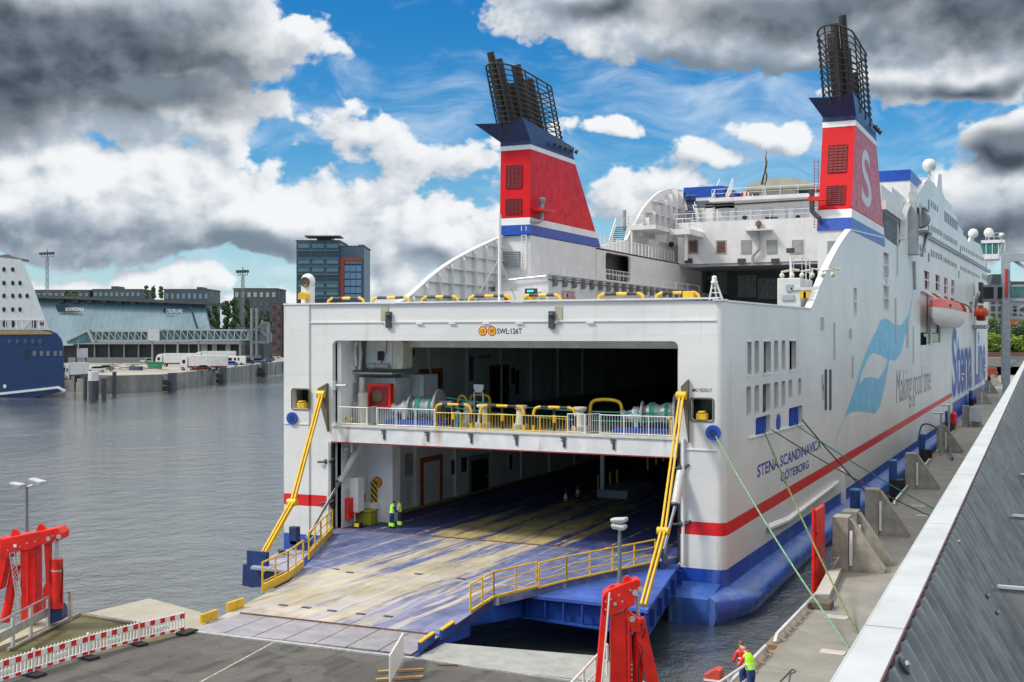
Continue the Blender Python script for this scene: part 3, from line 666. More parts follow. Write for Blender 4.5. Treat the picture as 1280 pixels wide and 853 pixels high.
# blue sponson running along the waterline, flaring into the stern step
q = MB(); n = 70; secs = []
for k in range(n+1):
    y = 60.2+(296-60.2)*(k/n)**1.35; w = .25+1.25*min(1, (y-60.2)/3.6)-.3*min(1, max(0, (y-64)/14)); dz = -max(0, y-70)*.0025
    sec = [(SX-.2, 1.52), (SX+w*.35, 1.38), (SX+w*.8, 1.1), (SX+w, .8), (SX+w+.03, .5), (SX+w-.3, -.25), (SX-.2, -1.0)]
    secs.append([q.b.verts.new((a, y, z+dz)) for a, z in sec])
for a, b_ in zip(secs[:-1], secs[1:]):
    for j in range(6): q.b.faces.new((a[j], a[j+1], b_[j+1], b_[j]))
sponm = M('sponson_blue', (.022, .095, .42), .35, var=.25, sc=.5, streak=.7, scol=(.30, .36, .50))
q.b.faces.new(secs[0]); q.b.faces.new(secs[-1][::-1]); q.build('sponson', sponm, ferry, smooth=True)
q = MB()
ptp = [Vector((-19.3, 62.7, 1.75)), Vector((SX-.2, 62.7, 1.7)), Vector((SX-.21, 60.2, 1.36)), Vector((-19.2, 60.25, 1.36))]
tp = [q.b.verts.new(p) for p in ptp]; bt = [q.b.verts.new(Vector((p.x, p.y, -.35))) for p in ptp]
q.b.faces.new(tp)
for k in range(len(tp)): q.b.faces.new((tp[k], tp[(k+1) % 4], bt[(k+1) % 4], bt[k]))
q.build('stern_step', M('step_blue', (.03, .09, .36), .4, var=.35, sc=.5, streak=.9, scol=(.16, .27, .30)), ferry)
# raised white flare and recess by the bunker hatch
q = MB(); fl = [PX(960, 655, SX+.02), PX(985, 645, SX+.02), PX(1048, 600, SX+.02), PX(1048, 603, SX+.3), PX(987, 650, SX+.3), PX(962, 660, SX+.25)]
q.prism(fl[:3]+fl[3:], (0, 0, -.15)); q.build('shell_flare', white, ferry)
q = MB()
for px in (1052,): a = PX(px, 650-(px-1000)*.85, SX+.05); q.box((SX-.01, a.y, 1.2), (SX+.3, a.y+.6, a.z+1.2))
q.build('shell_rib', white, ferry)
# rope tracks: pipes rising up the side
q = MB(); a = sp(1143, 356); q.tube([sp(1141, 327)+Vector((.15, 0, 0)), sp(1142, 362)+Vector((.15, 0, 0))], .2, 8); q.build('discharge_pipe', lgrey, ferry)

# --- car deck interiors (real space behind both openings)
PI_, SI = -42.0, -19.6
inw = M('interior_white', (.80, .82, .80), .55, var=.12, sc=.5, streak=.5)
def room(z0, z1, floorm, name):
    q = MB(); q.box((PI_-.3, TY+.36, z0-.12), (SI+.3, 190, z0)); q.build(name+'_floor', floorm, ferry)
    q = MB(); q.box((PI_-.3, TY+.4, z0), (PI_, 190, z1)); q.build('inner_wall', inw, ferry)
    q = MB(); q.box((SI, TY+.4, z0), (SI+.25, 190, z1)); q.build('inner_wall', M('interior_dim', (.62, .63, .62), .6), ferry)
    q = MB(); q.box((PI_-.3, TY+.4, z1), (SI+.3, 190, z1+.15)); q.build(name+'_ceiling', M('deckhead', (.62, .64, .63), .7), ferry)
    q = MB(); q.box((PI_-.3, 190, z0), (SI+.3, 190.3, z1)); q.build('bulkhead', dgrey, ferry)  # dark colour stands in for the unlit depth of the deck
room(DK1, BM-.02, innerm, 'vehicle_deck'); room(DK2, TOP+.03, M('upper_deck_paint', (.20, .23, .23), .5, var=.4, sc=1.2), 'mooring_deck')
# deck edge beam across the stern
q = MB(); q.box((OX0+.05, TY-.16, BM), (OX1-.05, TY+.5, DK2-.12)); beam = q.build('deck_beam', M('beam_white', (.66, .67, .68), .45, streak=.8, sc=1.3, scol=(.32, .18, .08)), ferry)
q = MB(); q.box((OX0+.03, TY-.24, DK2-.11), (OX1-.03, TY+.6, DK2+.01)); q.build('beam_cap', cream, beam)
q = MB(); q.box((OX0, TY-.18, BM-.07), (OX1, TY+.3, BM-.01)); q.build('door_seal', dred, beam)
for px in (480, 534.5, 589, 645.5, 705, 767): 
    c = PY(px, 550, TY-.2); q = MB(); q.box((c.x-.06, c.y-.03, BM+.28), (c.x+.08, c.y+.06, DK2-.3)); q.box((c.x-.22, c.y-.03, DK2-.28), (c.x+.12, c.y+.06, DK2-.2)); q.tube([(c.x+.02, c.y, DK2-.33), (c.x-.1, c.y, DK2-.42), (c.x-.2, c.y, DK2-.4)], .025, 5); q.build('locking_hook', dgrey, beam)
# frames round the openings
q = MB()
q.box((OX0-.10, TY-.02, DK1), (OX0+.02, TY+.3, BM)); q.build('opening_seal', black, ferry); q = MB(); q.box((OX1-.03, TY-.05, DK1-.2), (OX1+.1, TY+.3, DK2-.3)); q.build('opening_seal', black, ferry)
q = MB(); q.tube([Tz(OX1+.32, 2.7)-Vector((0, .12, 0)), Tz(OX1+.32, 9.6)-Vector((0, .12, 0))], .09, 6); q.build('edge_pipe', white, ferry); q = MB(); q.tube([Tz(OX0-.25, 3.2)-Vector((0, .12, 0)), Tz(OX0-.25, 8.5)-Vector((0, .12, 0))], .08, 6); q.build('edge_pipe', white, ferry)
# structure inside port opening: side frames, columns
q = MB(); q.box((OX0-.1, TY+.4, DK1), (PI_+.05, 66.2, BM)); q.build('column_casing', offwhite, ferry)
q = MB(); q.box((PI_+.01, 66.3, DK1+.02), (-40.05, 67.3, BM-.05)); col_ = q.build('white_column', white, ferry)
c = PX(432, 380, -41); 
def onwall(px, py, xx, w, h, name, mt, dpt=.06, lab=None, parent=None):
    """a panel lying on the inner wall plane X = xx; w runs forward, h up, centred on the photo point"""
    c = PX(px, py, xx); q = MB(); q.box((xx, c.y-w/2, c.z-h/2), (xx+dpt, c.y+w/2, c.z+h/2)); return q.build(name, mt, parent or ferry, label=lab)
# lower deck fittings (on the casing face X=-41.4 and wall X=-42)
onwall(436.5, 635, PI_+.06, 1.0, 1.35, 'red_cabinet', bred, .3, 'red steel cabinet')
onwall(435.5, 617, PI_+.06, .6, .6, 'notice_board', M('notice', (.45, .45, .43), .6), .03)
onwall(445.5, 625, PI_+.06, .5, 1.0, 'control_box', lgrey, .15)
onwall(455, 631, PI_+.06, .25, 1.4, 'fire_sign', bred, .04)
c = PZ(461, 652, DK1); cb = MB(); cb.box((c.x-.1, c.y-.6, DK1+.01), (c.x+.9, c.y+.7, DK1+1.35)); cab = cb.build('winch_chest', white, ferry)
q = MB(); p = PX(457, 606, -40.9); q.box((PI_+.06, p.y-.3, 3.9), (-41.3, p.y+.5, 6.1)); q.build('control_post', white, ferry, bevel=.03)
# striped guard
strm = bpy.data.materials.new('hazard_stripes'); strm.use_nodes = True; t_ = strm.node_tree; q_ = G(t_); pos = q_.n('ShaderNodeNewGeometry').outputs['Position']; s_ = q_.n('ShaderNodeSeparateXYZ'); t_.links.new(pos, s_.inputs[0])
f_ = q_.m('GREATER_THAN', q_.m('FRACT', q_.m('MULTIPLY', q_.m('ADD', q_.m('ADD', s_.outputs[2], q_.m('MULTIPLY', s_.outputs[1], .8)), s_.outputs[0]), 2.6)), .5)
t_.links.new(q_.mix(f_, (.70, .45, .02), (.02, .02, .02)), t_.nodes['Principled BSDF'].inputs['Base Color'])
q = MB(); p = PY(467, 630, 66.2); q.box((p.x-.15, 66.1, 3.6), (p.x+.25, 66.28, 5.7)); q.build('hazard_guard', strm, ferry)
q = MB(); p = PY(471.5, 603, 66.25); q.lathe((p.x, 66.25, p.z), (0, 1, 0), ((0, .36), (.02, .36)), 22); lm = q.build('limit_sign', red, ferry)
q = MB(); q.lathe((p.x, 66.24, p.z), (0, 1, 0), ((0, .28), (.01, .28)), 22); q.build('sign_face', yellow, lm); text('sign_number', '10', (p.x-.14, 66.24, p.z-.12), U, UZ, .28, .24, txtblack, lm, ext=.01)
def doorframe(px0, py0, px1, py1, zf, leaf, name='doorway', zt=None, fm=rust):
    a = PX(px0, py1, PI_); b_ = PX(px1, py0, PI_); z1 = zt or PX(px0, py0, PI_).z; fr = MB(); w = .38
    fr.box((PI_+.01, a.y, zf), (PI_+.10, a.y+w, z1)); fr.box((PI_+.01, b_.y-w, zf), (PI_+.10, b_.y, z1)); fr.box((PI_+.01, a.y+w, z1-w), (PI_+.10, b_.y-w, z1)); f_ = fr.build(name, fm, ferry)
    q = MB(); q.box((PI_+.005, a.y+w, zf), (PI_+.05, b_.y-w, z1-w)); q.build('door', leaf, f_)
    q = MB(); q.box((PI_+.05, b_.y-w-.35, zf+1.0), (PI_+.14, b_.y-w-.15, zf+1.1)); q.build('handle', silver, f_)
doorframe(525, 571, 552, 622, DK1+.02, white, zt=6.5); doorframe(523, 463, 552, 496, DK2+.02, black, zt=12.9); doorframe(611, 456, 635, 497, DK2+.02, black, zt=12.9, fm=M('door_red_brown', (.22, .07, .05), .6))
doorframe(585, 572, 612, 606, DK1+.02, black, 'doorway', 5.9, grey)
for (px, py, w, h, mt) in ((510.5, 581, 1.1, 1.6, lgrey), (520, 602, .5, .6, dblue), (567, 584, .8, 1.1, dgrey), (579.5, 581, .8, 1.1, dgrey), (486, 614, .8, 1.6, wood), (480, 610, .8, 1.8, M('hose_brown', (.12, .09, .06), .8)),
                             (587, 461, 1.1, 1.9, M('notice_blue', (.12, .2, .25), .5)), (521, 476, .5, .8, lgrey), (605, 446, 2.0, .25, lgrey), (638, 578, .4, 1.2, dred), (641, 470, .6, 1.4, dblue), (646, 478, .6, 2.0, black)):
    onwall(px, py, PI_, w, h, 'wall_panel', mt)
q = MB(); c = PX(515, 441, PI_); q.lathe((PI_, c.y, c.z), (1, 0, 0), ((0, .3), (.05, .3)), 20); q.build('porthole', glass, ferry)
q = MB()
for y in (72.5, 78.5, 84.5, 90.5, 96.5, 102.5): q.box((PI_, y, DK1), (PI_+.16, y+.3, BM)); q.build('wall_frame', inw, ferry); q = MB(); q.box((PI_, y+2, DK2), (PI_+.14, y+2.25, TOP)); q.build('wall_frame', inw, ferry); q = MB()
q.b.free()
q = MB(); q.box((PI_, 68, DK1+.01), (PI_+.35, 150, DK1+.14)); q.build('kerb_strip', M('kerb_yellow', (.42, .33, .05), .6, var=.4, sc=2), ferry)
# posts and divider far inside the vehicle deck
q = MB(); p = PZ(750, 622, DK1); q.box((p.x-.25, p.y, DK1), (p.x+2.2, p.y+6, DK1+.6)); q.build('centre_kerb', grey, ferry)
q = MB(); q.box((p.x-.1, p.y+.3, DK1+.6), (p.x+.2, p.y+.6, BM)); q.build('pillar', lgrey, ferry)
for px, y0, y1 in ((747.5, 594, 616), (754, 594, 614), (762.5, 590, 609), (771, 587, 605), (809.5, 569, 588), (820, 569, 581), (829, 569, 577)):
    a = PY(px, y1, 88); b_ = PY(px, y0, 88); q = MB(); q.box((a.x-.07, 88, a.z), (a.x+.07, 88.14, b_.z)); q.build('yellow_post', yellow, ferry)
# ceiling beams upper and lower
q = MB()
for k in range(20): q.box((PI_, 66+k*5.5, TOP-.45), (SI, 66.25+k*5.5, TOP+.02))
q.build('ceiling_beam', M('deckhead', (.62, .64, .63)), ferry)
# --- machinery at port side of the mooring deck
def V(px, py, y): return PY(px, py, y)
q = MB()
for px, r in ((434, .18), (441, .28), (449, .13)): a = V(px, 427, 64.6); b_ = V(px, 462, 64.6); q.tube([a, a.lerp(b_, .45)+Vector((.1, 0, 0)), b_], r, 10)
pp = q.build('vent_pipes', cream, ferry, smooth=True)
q = MB(); a = V(446, 427, 64.3); b_ = V(445, 458, 64.3); q.tube([a, a.lerp(b_, .3)+Vector((-.12, 0, 0)), b_], .13, 10); q.build('silver_duct', silver, ferry, smooth=True)
q = MB(); a = V(457, 461, 65.2); b_ = V(504, 425, 65.2); q.plate([rrect(a.x, a.z, b_.x, TOP, .3, lambda x, z: Vector((x, 65.2, z)))], (0, 1.2, 0)); cas = q.build('machinery_casing', cream, ferry)
q = MB(); c = V(475, 442, 65.19); q.plate([rrect(c.x-1.0, c.z-.95, c.x+.95, c.z+.95, .4, lambda x, z: Vector((x, 65.14, z)))], (0, .05, 0)); q.build('casing_plate', offwhite, cas)
q = MB(); c = V(476, 445, 65.1); q.box((c.x-.22, 65.05, c.z-.3), (c.x+.22, 65.14, c.z+.3)); q.build('inspection_hole', black, cas)
q = MB(); a = V(484, 425, 65.0); b_ = V(476, 455, 65.0); q.tube([a, a.lerp(b_, .5)+Vector((.15, 0, 0)), b_], .035, 6); q.build('hose', dred, cas)
q = MB(); c = V(476, 458, 64.9); q.lathe((c.x-.9, 64.9, c.z), (1, 0, 0), ((0, .2), (.5, .2), (.55, .15), (1.2, .15), (1.25, .2), (1.5, .2)), 12); q.build('hydraulic_motor', grey, ferry)
q = MB(); a = V(428, 465, 64.7); q.box((a.x, 64.5, a.z-.12), (a.x+3.9, 66.6, a.z+.0)); q.build('service_shelf', grey, ferry)
q = MB(); a = V(450, 510, 65.6); q.box((a.x+.2, 65.6, DK2), (a.x+2.7, 67.6, 12.55)); cs2 = q.build('winch_cabinet', offwhite, ferry)
q = MB(); a = V(431, 512, 64.4); q.tube([(a.x, 64.4, DK2), (a.x, 64.4, 12.9)], .3, 12); q.tube([(a.x+1.0, 64.9, DK2), (a.x+1.0, 64.9, 12.6)], .2, 10); q.tube([(a.x+1.4, 64.4, DK2), (a.x+1.4, 64.4, 11.6)], .34, 12); q.build('vertical_pipe', cream, ferry, smooth=True)
q = MB(); a = V(448, 512, 64.6); q.box((a.x-.25, 64.3, DK2), (a.x+.35, 64.9, 11.0)); q.box((a.x-.7, 64.5, 11.4), (a.x-.3, 64.9, 12.2)); q.build('switch_box', grey, ferry)
q = MB(); a = V(474, 494, 64.9); q.box((a.x-.85, 64.9, a.z-.85), (a.x+.85, 65.3, a.z+.75)); rc = q.build('red_hose_cabinet', bred, ferry, label='open red hose cabinet')
q = MB(); q.box((a.x-.65, 64.86, a.z-.65), (a.x+.65, 64.9, a.z+.55)); q.build('cabinet_opening', dred, rc)
q = MB(); q.lathe((a.x-.1, 64.84, a.z-.1), (0, 1, 0), ((-.06, .35), (0, .4), (.02, .4)), 16); q.build('hose_reel', M('hose_brown', (.12, .09, .06)), rc)
q = MB(); a = V(419, 482, 62.9); q.tube([a+Vector((0, 0, 0)), a+Vector((.9, -.05, .0))], .09, 8); q.box((a.x-.12, 62.8, a.z-.3), (a.x+.08, 63.0, a.z+.3)); q.build('camera_arm', lgrey, ferry)
q = MB(); a = V(505, 490, 68); q.box((a.x-.2, 68, DK2), (a.x+1.5, 70, 12.7)); q.build('locker', inw, ferry)
q = MB(); 
for dx in (0, .5): q.tube([(a.x+.6+dx, 67.8, DK2), (a.x+.6+dx, 67.8, 12.7)], .035, 6)
for k in range(9): q.tube([(a.x+.6, 67.8, DK2+.3+k*.33), (a.x+1.1, 67.8, DK2+.3+k*.33)], .02, 5)
q.build('ladder', white, ferry)
# --- winches
def winch(loc, mir, rz, ropecol):
    w = MB(); L = lambda x, y, z: Vector((mir*x, y, z))
    w.box((-2.1, -.5, 0), (2.1, .8, .28)); 
    root = empty('ferry_fix', loc, '', ''); COL.objects.unlink(root); bpy.data.objects.remove(root)
    def T(v): v = Vector((mir*v[0], v[1], v[2])); return Vector(loc)+Matrix.Rotation(rz, 3, 'Z') @ v
    def TR(bm): 
        for v in bm.b.verts: v.co = T(v.co)
        return bm
    for v in w.b.verts: v.co = T(v.co)
    wr = w.build('mooring_winch', blue, ferry)
    w = MB(); w.lathe((1.35, .1, 1.15), (1, 0, 0), ((0, 1.12), (.08, 1.15), (.14, 1.12)), 32); TR(w).build('drum_flange', grey, wr, smooth=True); w = MB(); w.lathe((-.55, .1, 1.05), (1, 0, 0), ((0, .78), (.08, .8), (.12, .78)), 28); TR(w).build('drum_flange', grey, wr, smooth=True)
    w = MB(); w.lathe((-.45, .1, 1.1), (1, 0, 0), ((0, .4), (.35, .58), (.7, .62), (1.0, .5), (1.25, .62), (1.6, .66), (1.8, .6)), 24); TR(w).build('rope_drum', lgrey, wr, smooth=True)
    w = MB()
    for x0, x1 in ((-.05, .25), (.85, 1.05)): w.lathe((x0, .1, 1.1), (1, 0, 0), ((0, .66), (x1-x0, .68)), 24)
    TR(w).build('green_rope_coil', green, wr, smooth=True)
    w = MB(); w.lathe((-1.75, .1, .95), (1, 0, 0), ((0, .42), (.08, .38), (.35, .26), (.6, .38), (.68, .42), (.75, .3), (1.1, .5), (1.3, .5)), 22); TR(w).build('warping_head', lgrey, wr, smooth=True)
    w = MB(); w.box((-.95, -.35, .28), (-.7, .55, 1.35)); TR(w).build('bearing', lgrey, wr, bevel=.05); w = MB(); w.box((1.15, -.4, .28), (1.35, .6, 1.6)); TR(w).build('bearing', lgrey, wr, bevel=.05); w = MB(); w.lathe((-1.05, .1, 1.0), (1, 0, 0), ((0, .5), (.4, .5)), 16); TR(w).build('gearbox', lgrey, wr, bevel=.05)
winch((-37.6, 65.4, DK2), 1, radians(8), green); winch((-22.0, 65.6, DK2), 1, radians(12), green)
# --- bollards, bar guards, fences on the mooring deck
for px in (551, 585, 604, 651, 725): 
    for dx in (0,):
        a = V(px, 530, 64.8 if px > 590 else 66.5); q = MB(); q.lathe((a.x, a.y, DK2), (0, 0, 1), ((0, .5), (.3, .5), (.32, .34), (1.15, .26), (1.22, .34), (1.3, .42), (1.42, .42), (1.45, .3)), 18); q.build('bollard', cream, ferry, smooth=True)
q = MB(); a = V(599, 500, 66.5); q.box((a.x-.35, 66.4, DK2), (a.x-.28, 66.5, 11.9)); q.box((a.x+.28, 66.4, DK2), (a.x+.35, 66.5, 11.9)); q.box((a.x-.35, 66.4, 11.7), (a.x+.35, 66.5, 12.2)); q.build('roller_stand', lgrey, ferry)
q = MB(); a = V(557, 508, 65.6); q.box((a.x-.5, 65.6, DK2), (a.x-.4, 65.7, 11.1)); q.box((a.x+.4, 65.6, DK2), (a.x+.5, 65.7, 11.1)); q.box((a.x-.5, 65.6, 11.0), (a.x+.5, 65.7, 11.15)); q.build('rope_stand', lgrey, ferry)
def hazard_bar(pts, name='guard_bar', r=.085, n=3, parent=None, segs=None):
    """black and yellow tubular arch: one mesh, two materials along its length"""
    P = spline(pts, 4) if len(pts) > 2 else pts
    tot = sum((b-a).length for a, b in zip(P[:-1], P[1:])); m = MB(); m.tube(P, r, 8)
    o = m.build(name, yellow, parent or ferry, smooth=True); o.data.materials.append(M('guard_black', (.015, .015, .018), .5, var=0))
    acc = [0]
    for a, b in zip(P[:-1], P[1:]): acc.append(acc[-1]+(b-a).length)
    base = rootloc(parent or ferry)
    for f in o.data.polygons:
        c = f.center+base; i = min(range(len(P)), key=lambda k: (P[k]-c).length)
        f.material_index = int(acc[i]/tot*n*2-.01) % 2
    return o
def arch(px0, px1, y=63.55, h=1.45, n=3.5):
    a = V(px0, 530, y); b_ = V(px1, 530, y); r = .35
    pts = [Vector((a.x, y, DK2)), Vector((a.x, y, DK2+h-r)), Vector((a.x+.1, y, DK2+h-.1)), Vector((a.x+r, y, DK2+h)), Vector((b_.x-r, y, DK2+h)), Vector((b_.x-.1, y, DK2+h-.1)), Vector((b_.x, y, DK2+h-r)), Vector((b_.x, y, DK2))]
    m = MB(); P = []
    dense = []
    for u_, v_ in zip(pts[:-1], pts[1:]):
        k = max(1, int((v_-u_).length/.12)); dense += [u_.lerp(v_, i/k) for i in range(k)]
    dense.append(pts[-1]); m.tube(dense, .09, 8); o = m.build('guard_bar', yellow, ferry, smooth=True); o.data.materials.append(M('guard_black', (.015, .015, .018)))
    for f in o.data.polygons:
        c = f.center+rootloc(ferry); mid = abs(c.x-(a.x+b_.x)/2) < .42
        low = c.z < DK2+.35; up_ = c.z > DK2+h-.42
        f.material_index = 0 if (low or (up_ and (mid or abs(c.x-a.x) < .5 or abs(c.x-b_.x) < .5))) else 1
    m = MB(); xm = (a.x+b_.x)/2; m.tube([(xm, y, DK2), (xm, y, DK2+h)], .08, 8); m.build('guard_bar', M('guard_black', (.015, .015, .018)), ferry)
    m = MB(); m.tube([(xm, y, DK2+.55), (xm, y, DK2+1.0)], .105, 8); m.build('bar_sleeve', yellow, ferry)
arch(544.5, 589); arch(601, 655); arch(667, 719)
for x0, x1, yy in ((541, 549, 68), (573, 583, 68), (588, 612, 69)): 
    a = V(x0, 500, yy); b_ = V(x1, 500, yy); q = MB(); q.tube(spline([(a.x, yy, DK2), (a.x, yy, DK2+1.5), (a.x+.35, yy, DK2+1.75), (b_.x-.35, yy, DK2+1.75), (b_.x, yy, DK2+1.5), (b_.x, yy, DK2)], 3), .09, 8); q.build('guard_bar', yellow, ferry, smooth=True)
a = V(738, 530, 66); q = MB(); q.tube(spline([(a.x, 66, DK2), (a.x, 66, DK2+1.4), (a.x+.4, 66, DK2+1.8), (a.x+1.6, 66, DK2+1.8), (a.x+2, 66, DK2+1.4), (a.x+2, 66, DK2)], 3), .1, 8); q.build('guard_bar', yellow, ferry, smooth=True)
def fence(px0, px1, mt, name, h=1.12, bal=.17, y0=TY+.1, y1=None):
    a = V(px0, 530, y0); b_ = V(px1, 530, y1 or y0); a.z = b_.z = DK2+.02
    rail([a, b_], h, 1.6, (.07,), .028, bal, .014).build(name, mt, ferry)
rw = M('rail_white', (.72, .73, .74), .4, var=.05)
fence(423.5, 458.5, rw, 'white_railing'); fence(459, 471, rw, 'white_railing', y1=64.2); fence(471.5, 543.5, rw, 'white_railing')
fence(544.5, 709, yellow, 'yellow_railing', h=.95, bal=.2); fence(709.5, 731, rw, 'white_railing'); fence(731.5, 750, rw, 'white_railing', y1=64.0); fence(750, 842, rw, 'white_railing')
for x0, x1, y in ((428, 441, 63.6), (833, 841, 63.6)): a = V(x0, 523, y); b_ = V(x1, 523, y); q = MB(); q.bar((a.x, y, a.z), (b_.x, y, a.z), .1); q.bar((a.x+.3, y, DK2), (a.x+.3, y, a.z+.1), .1); q.build('yellow_stop', yellow, ferry)
q = MB(); a = V(572, 530, 64.3); q.lathe((a.x, 64.3, DK2), (0, 0, 1), ((0, .25), (.5, .3), (.9, .25), (1.0, .1)), 14); q.build('rope_bag', M('teal_cloth', (.03, .25, .32), .8), ferry, smooth=True)

# --- stern ramp
RZ = 2.95
rampL = [PZ(424, 664, RZ), PZ(395, 694, RZ), PZ(362, 727, RZ), PZ(328, 744, RZ), PZ(238, 787, 3.06)]
rampR = [PZ(519, 820, 3.06), PZ(545, 797, RZ), PZ(588, 768, RZ), PZ(617, 749, RZ), PZ(671, 736, RZ), PZ(708, 726, RZ), PZ(848, 694, RZ)]
q = MB(); rp = rampL+rampR; lo = [Vector((p.x, p.y, p.z)) for p in rp]
a0 = Vector((OX0+.02, TY+.34, RZ)); b0 = Vector((OX1-.02, TY+.34, RZ))
poly = [a0]+[Vector((p.x, p.y, RZ)) for p in rampL[1:4]]+[Vector((rampL[4].x, rampL[4].y, RZ))]+[Vector((p.x, p.y, RZ)) for p in rampR[:-1]]+[b0]
q.prism(poly, (0, 0, -.35)); ramp = q.build('stern_ramp', rampm, ferry)
# flap plates with gaps at the tip
fl0 = [PZ(258, 777, 3.0), PZ(556, 793, 3.0)]; fl1 = [PZ(243, 789, 3.02), PZ(515, 819, 3.02)]
flapm = M('flap_steel', (.30, .29, .33), .45, metal=.2, var=.2, sc=1.5, streak=.4)
for k in range(7):
    t0, t1 = k/7+.003, (k+1)/7-.003
    a = PZ(300, 767, 3.0).lerp(PZ(551, 795, 3.0), t0); b_ = PZ(300, 767, 3.0).lerp(PZ(551, 795, 3.0), t1); c = fl1[1].lerp(fl1[0], 1-t1); d_ = fl1[1].lerp(fl1[0], 1-t0)
    for v_ in (a, b_, c, d_): v_.z = RZ+.05
    c.z = d_.z = 3.06; q = MB(); q.prism([a, b_, c, d_], (0, 0, -.05)); q.build('ramp_flap', flapm, ramp)
q = MB(); h0_ = PZ(300, 767, 3.0); h1_ = PZ(551, 795, 3.0); q.bar(h0_+UZ*.03, h1_+UZ*.03, .07, .05); q.build('flap_hinge', M('hinge_rust', (.14, .07, .04), .8, var=.4, sc=3), ramp); q = MB()
f0 = PZ(383, 709, RZ); f1 = PZ(595, 731, RZ); q.bar((OX0+.3, TY+.2, RZ+.02), (OX1-.3, TY+.2, RZ+.02), .12, .05); q.build('hinge_line', M('hinge_rust', (.14, .07, .04), .8, var=.4, sc=3), ramp)
q = MB(); q.bar(f0+UZ*.01, PZ(655, 734, RZ)+UZ*.01, .06, .02); q.build('fold_line', M('fold_pale', (.42, .42, .46), .6), ramp)
q = MB()
rr = random.Random(4)
for (x, y) in ((354, 757), (383, 760), (415, 764), (451, 768), (485, 771), (420, 712), (437, 716), (577, 724), (523, 718)):
    p = PZ(x, y, RZ); q.box((p.x-.22, p.y-.1, RZ+.005), (p.x+.22, p.y+.1, RZ+.03))
q.build('lashing_pot', dgrey, ramp)
# ramp wings (blue box girders)
wt = 2.62
WR = [PZ(657, 744, wt), PZ(673, 735, wt), PZ(710, 731, wt), PZ(819, 708, wt), PZ(850, 704, wt), PZ(809, 763, wt), PZ(753, 754, wt)]
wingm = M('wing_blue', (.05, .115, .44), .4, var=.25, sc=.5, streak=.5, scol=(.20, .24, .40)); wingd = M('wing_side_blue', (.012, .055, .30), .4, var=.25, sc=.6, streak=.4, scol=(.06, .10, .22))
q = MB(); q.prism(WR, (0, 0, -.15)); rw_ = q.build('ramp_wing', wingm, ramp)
q = MB(); sd_ = [PZ(586, 769, RZ-.05), PZ(617, 750, RZ-.05), PZ(655, 744, wt-.12), PZ(753, 755, wt-.12), PZ(808, 765, wt-.12)]
for a, b_ in zip(sd_[:-1], sd_[1:]):
    q.prism([a, b_, Vector((b_.x, b_.y, b_.z-1.05)), Vector((a.x, a.y, a.z-(.5 if a is sd_[0] else 1.05)))], Vector((0, .12, 0)))
a, b_ = PZ(808, 765, wt-.1), PZ(851, 706, wt-.1); q.prism([a, b_, b_-UZ*1.0, a-UZ*1.35], Vector((-.12, 0, 0)))
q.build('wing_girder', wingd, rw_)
q = MB()
for k in range(7): p = sd_[2].lerp(sd_[4], k/6.5+.04); q.box((p.x-.04, p.y-.2, p.z-.95), (p.x+.04, p.y, p.z-.1)); q.build('wing_rib', wingd, rw_); q = MB()
for k in range(5): p = a.lerp(b_, k/5+.1); q.box((p.x, p.y-.05, p.z-.95), (p.x+.22, p.y+.05, p.z-.08)); q.build('wing_rib', wingd, rw_); q = MB()
q.bar(sd_[2]-Vector((0, .1, 1.05)), sd_[4]-Vector((0, .1, 1.05)), .3, .08); q.build('wing_flange', wingd, rw_)
# inner slope from ramp edge down to the tip
q = MB(); a = [Vector((p.x, p.y, p.z-.02)) for p in rampR[:4]]
for u_, v_ in zip(a[:-1], a[1:]): q.prism([u_, v_, v_-UZ*.95, u_-UZ*.42], Vector((-.1, .05, 0)))
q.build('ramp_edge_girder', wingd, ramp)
# port platform
PT = [PZ(313, 709, RZ), PZ(328, 700, RZ), PZ(355, 687, RZ), PZ(392, 684, RZ), PZ(383, 695, RZ), PZ(364, 714, RZ)]
q = MB(); q.prism(PT, (0, 0, -.12)); pl_ = q.build('ramp_wing', M('wing_top_pale', (.30, .32, .46), .5, var=.2), ramp)
q = MB(); a, b_, c = PZ(313, 709, RZ-.12), PZ(364, 714, RZ-.12), PZ(360, 722, RZ-.12)
q.prism([a, b_, b_-UZ*.95, a-UZ*1.05], (0, .12, 0)); q.prism([a-Vector((.5, 0, -.1)), a+Vector((.15, 0, .1)), a+Vector((.15, 0, -1.1)), a-Vector((.55, 0, 1.05))], (0, .3, 0)); q.build('wing_girder', dblue, pl_)
q = MB(); a = PZ(314, 704, RZ+.1); q.box((a.x-.3, a.y, RZ-.3), (a.x+1.0, a.y+.25, RZ+.75)); q.build('end_plate', dblue, pl_)
q = MB(); a = PZ(363, 687, RZ); q.box((a.x, a.y, RZ), (a.x+1.2, a.y+.4, RZ+.5)); q.box((a.x-.1, a.y, RZ+.3), (a.x+.4, a.y+.4, RZ+1.3)); q.build('cylinder_bracket', dblue, pl_)
q = MB(); a = PZ(352, 693, RZ); q.lathe(a, (0, 0, 1), ((0, .18), (.15, .18), (.2, .24), (.25, .24)), 12); q.build('mooring_pin', dgrey, pl_)
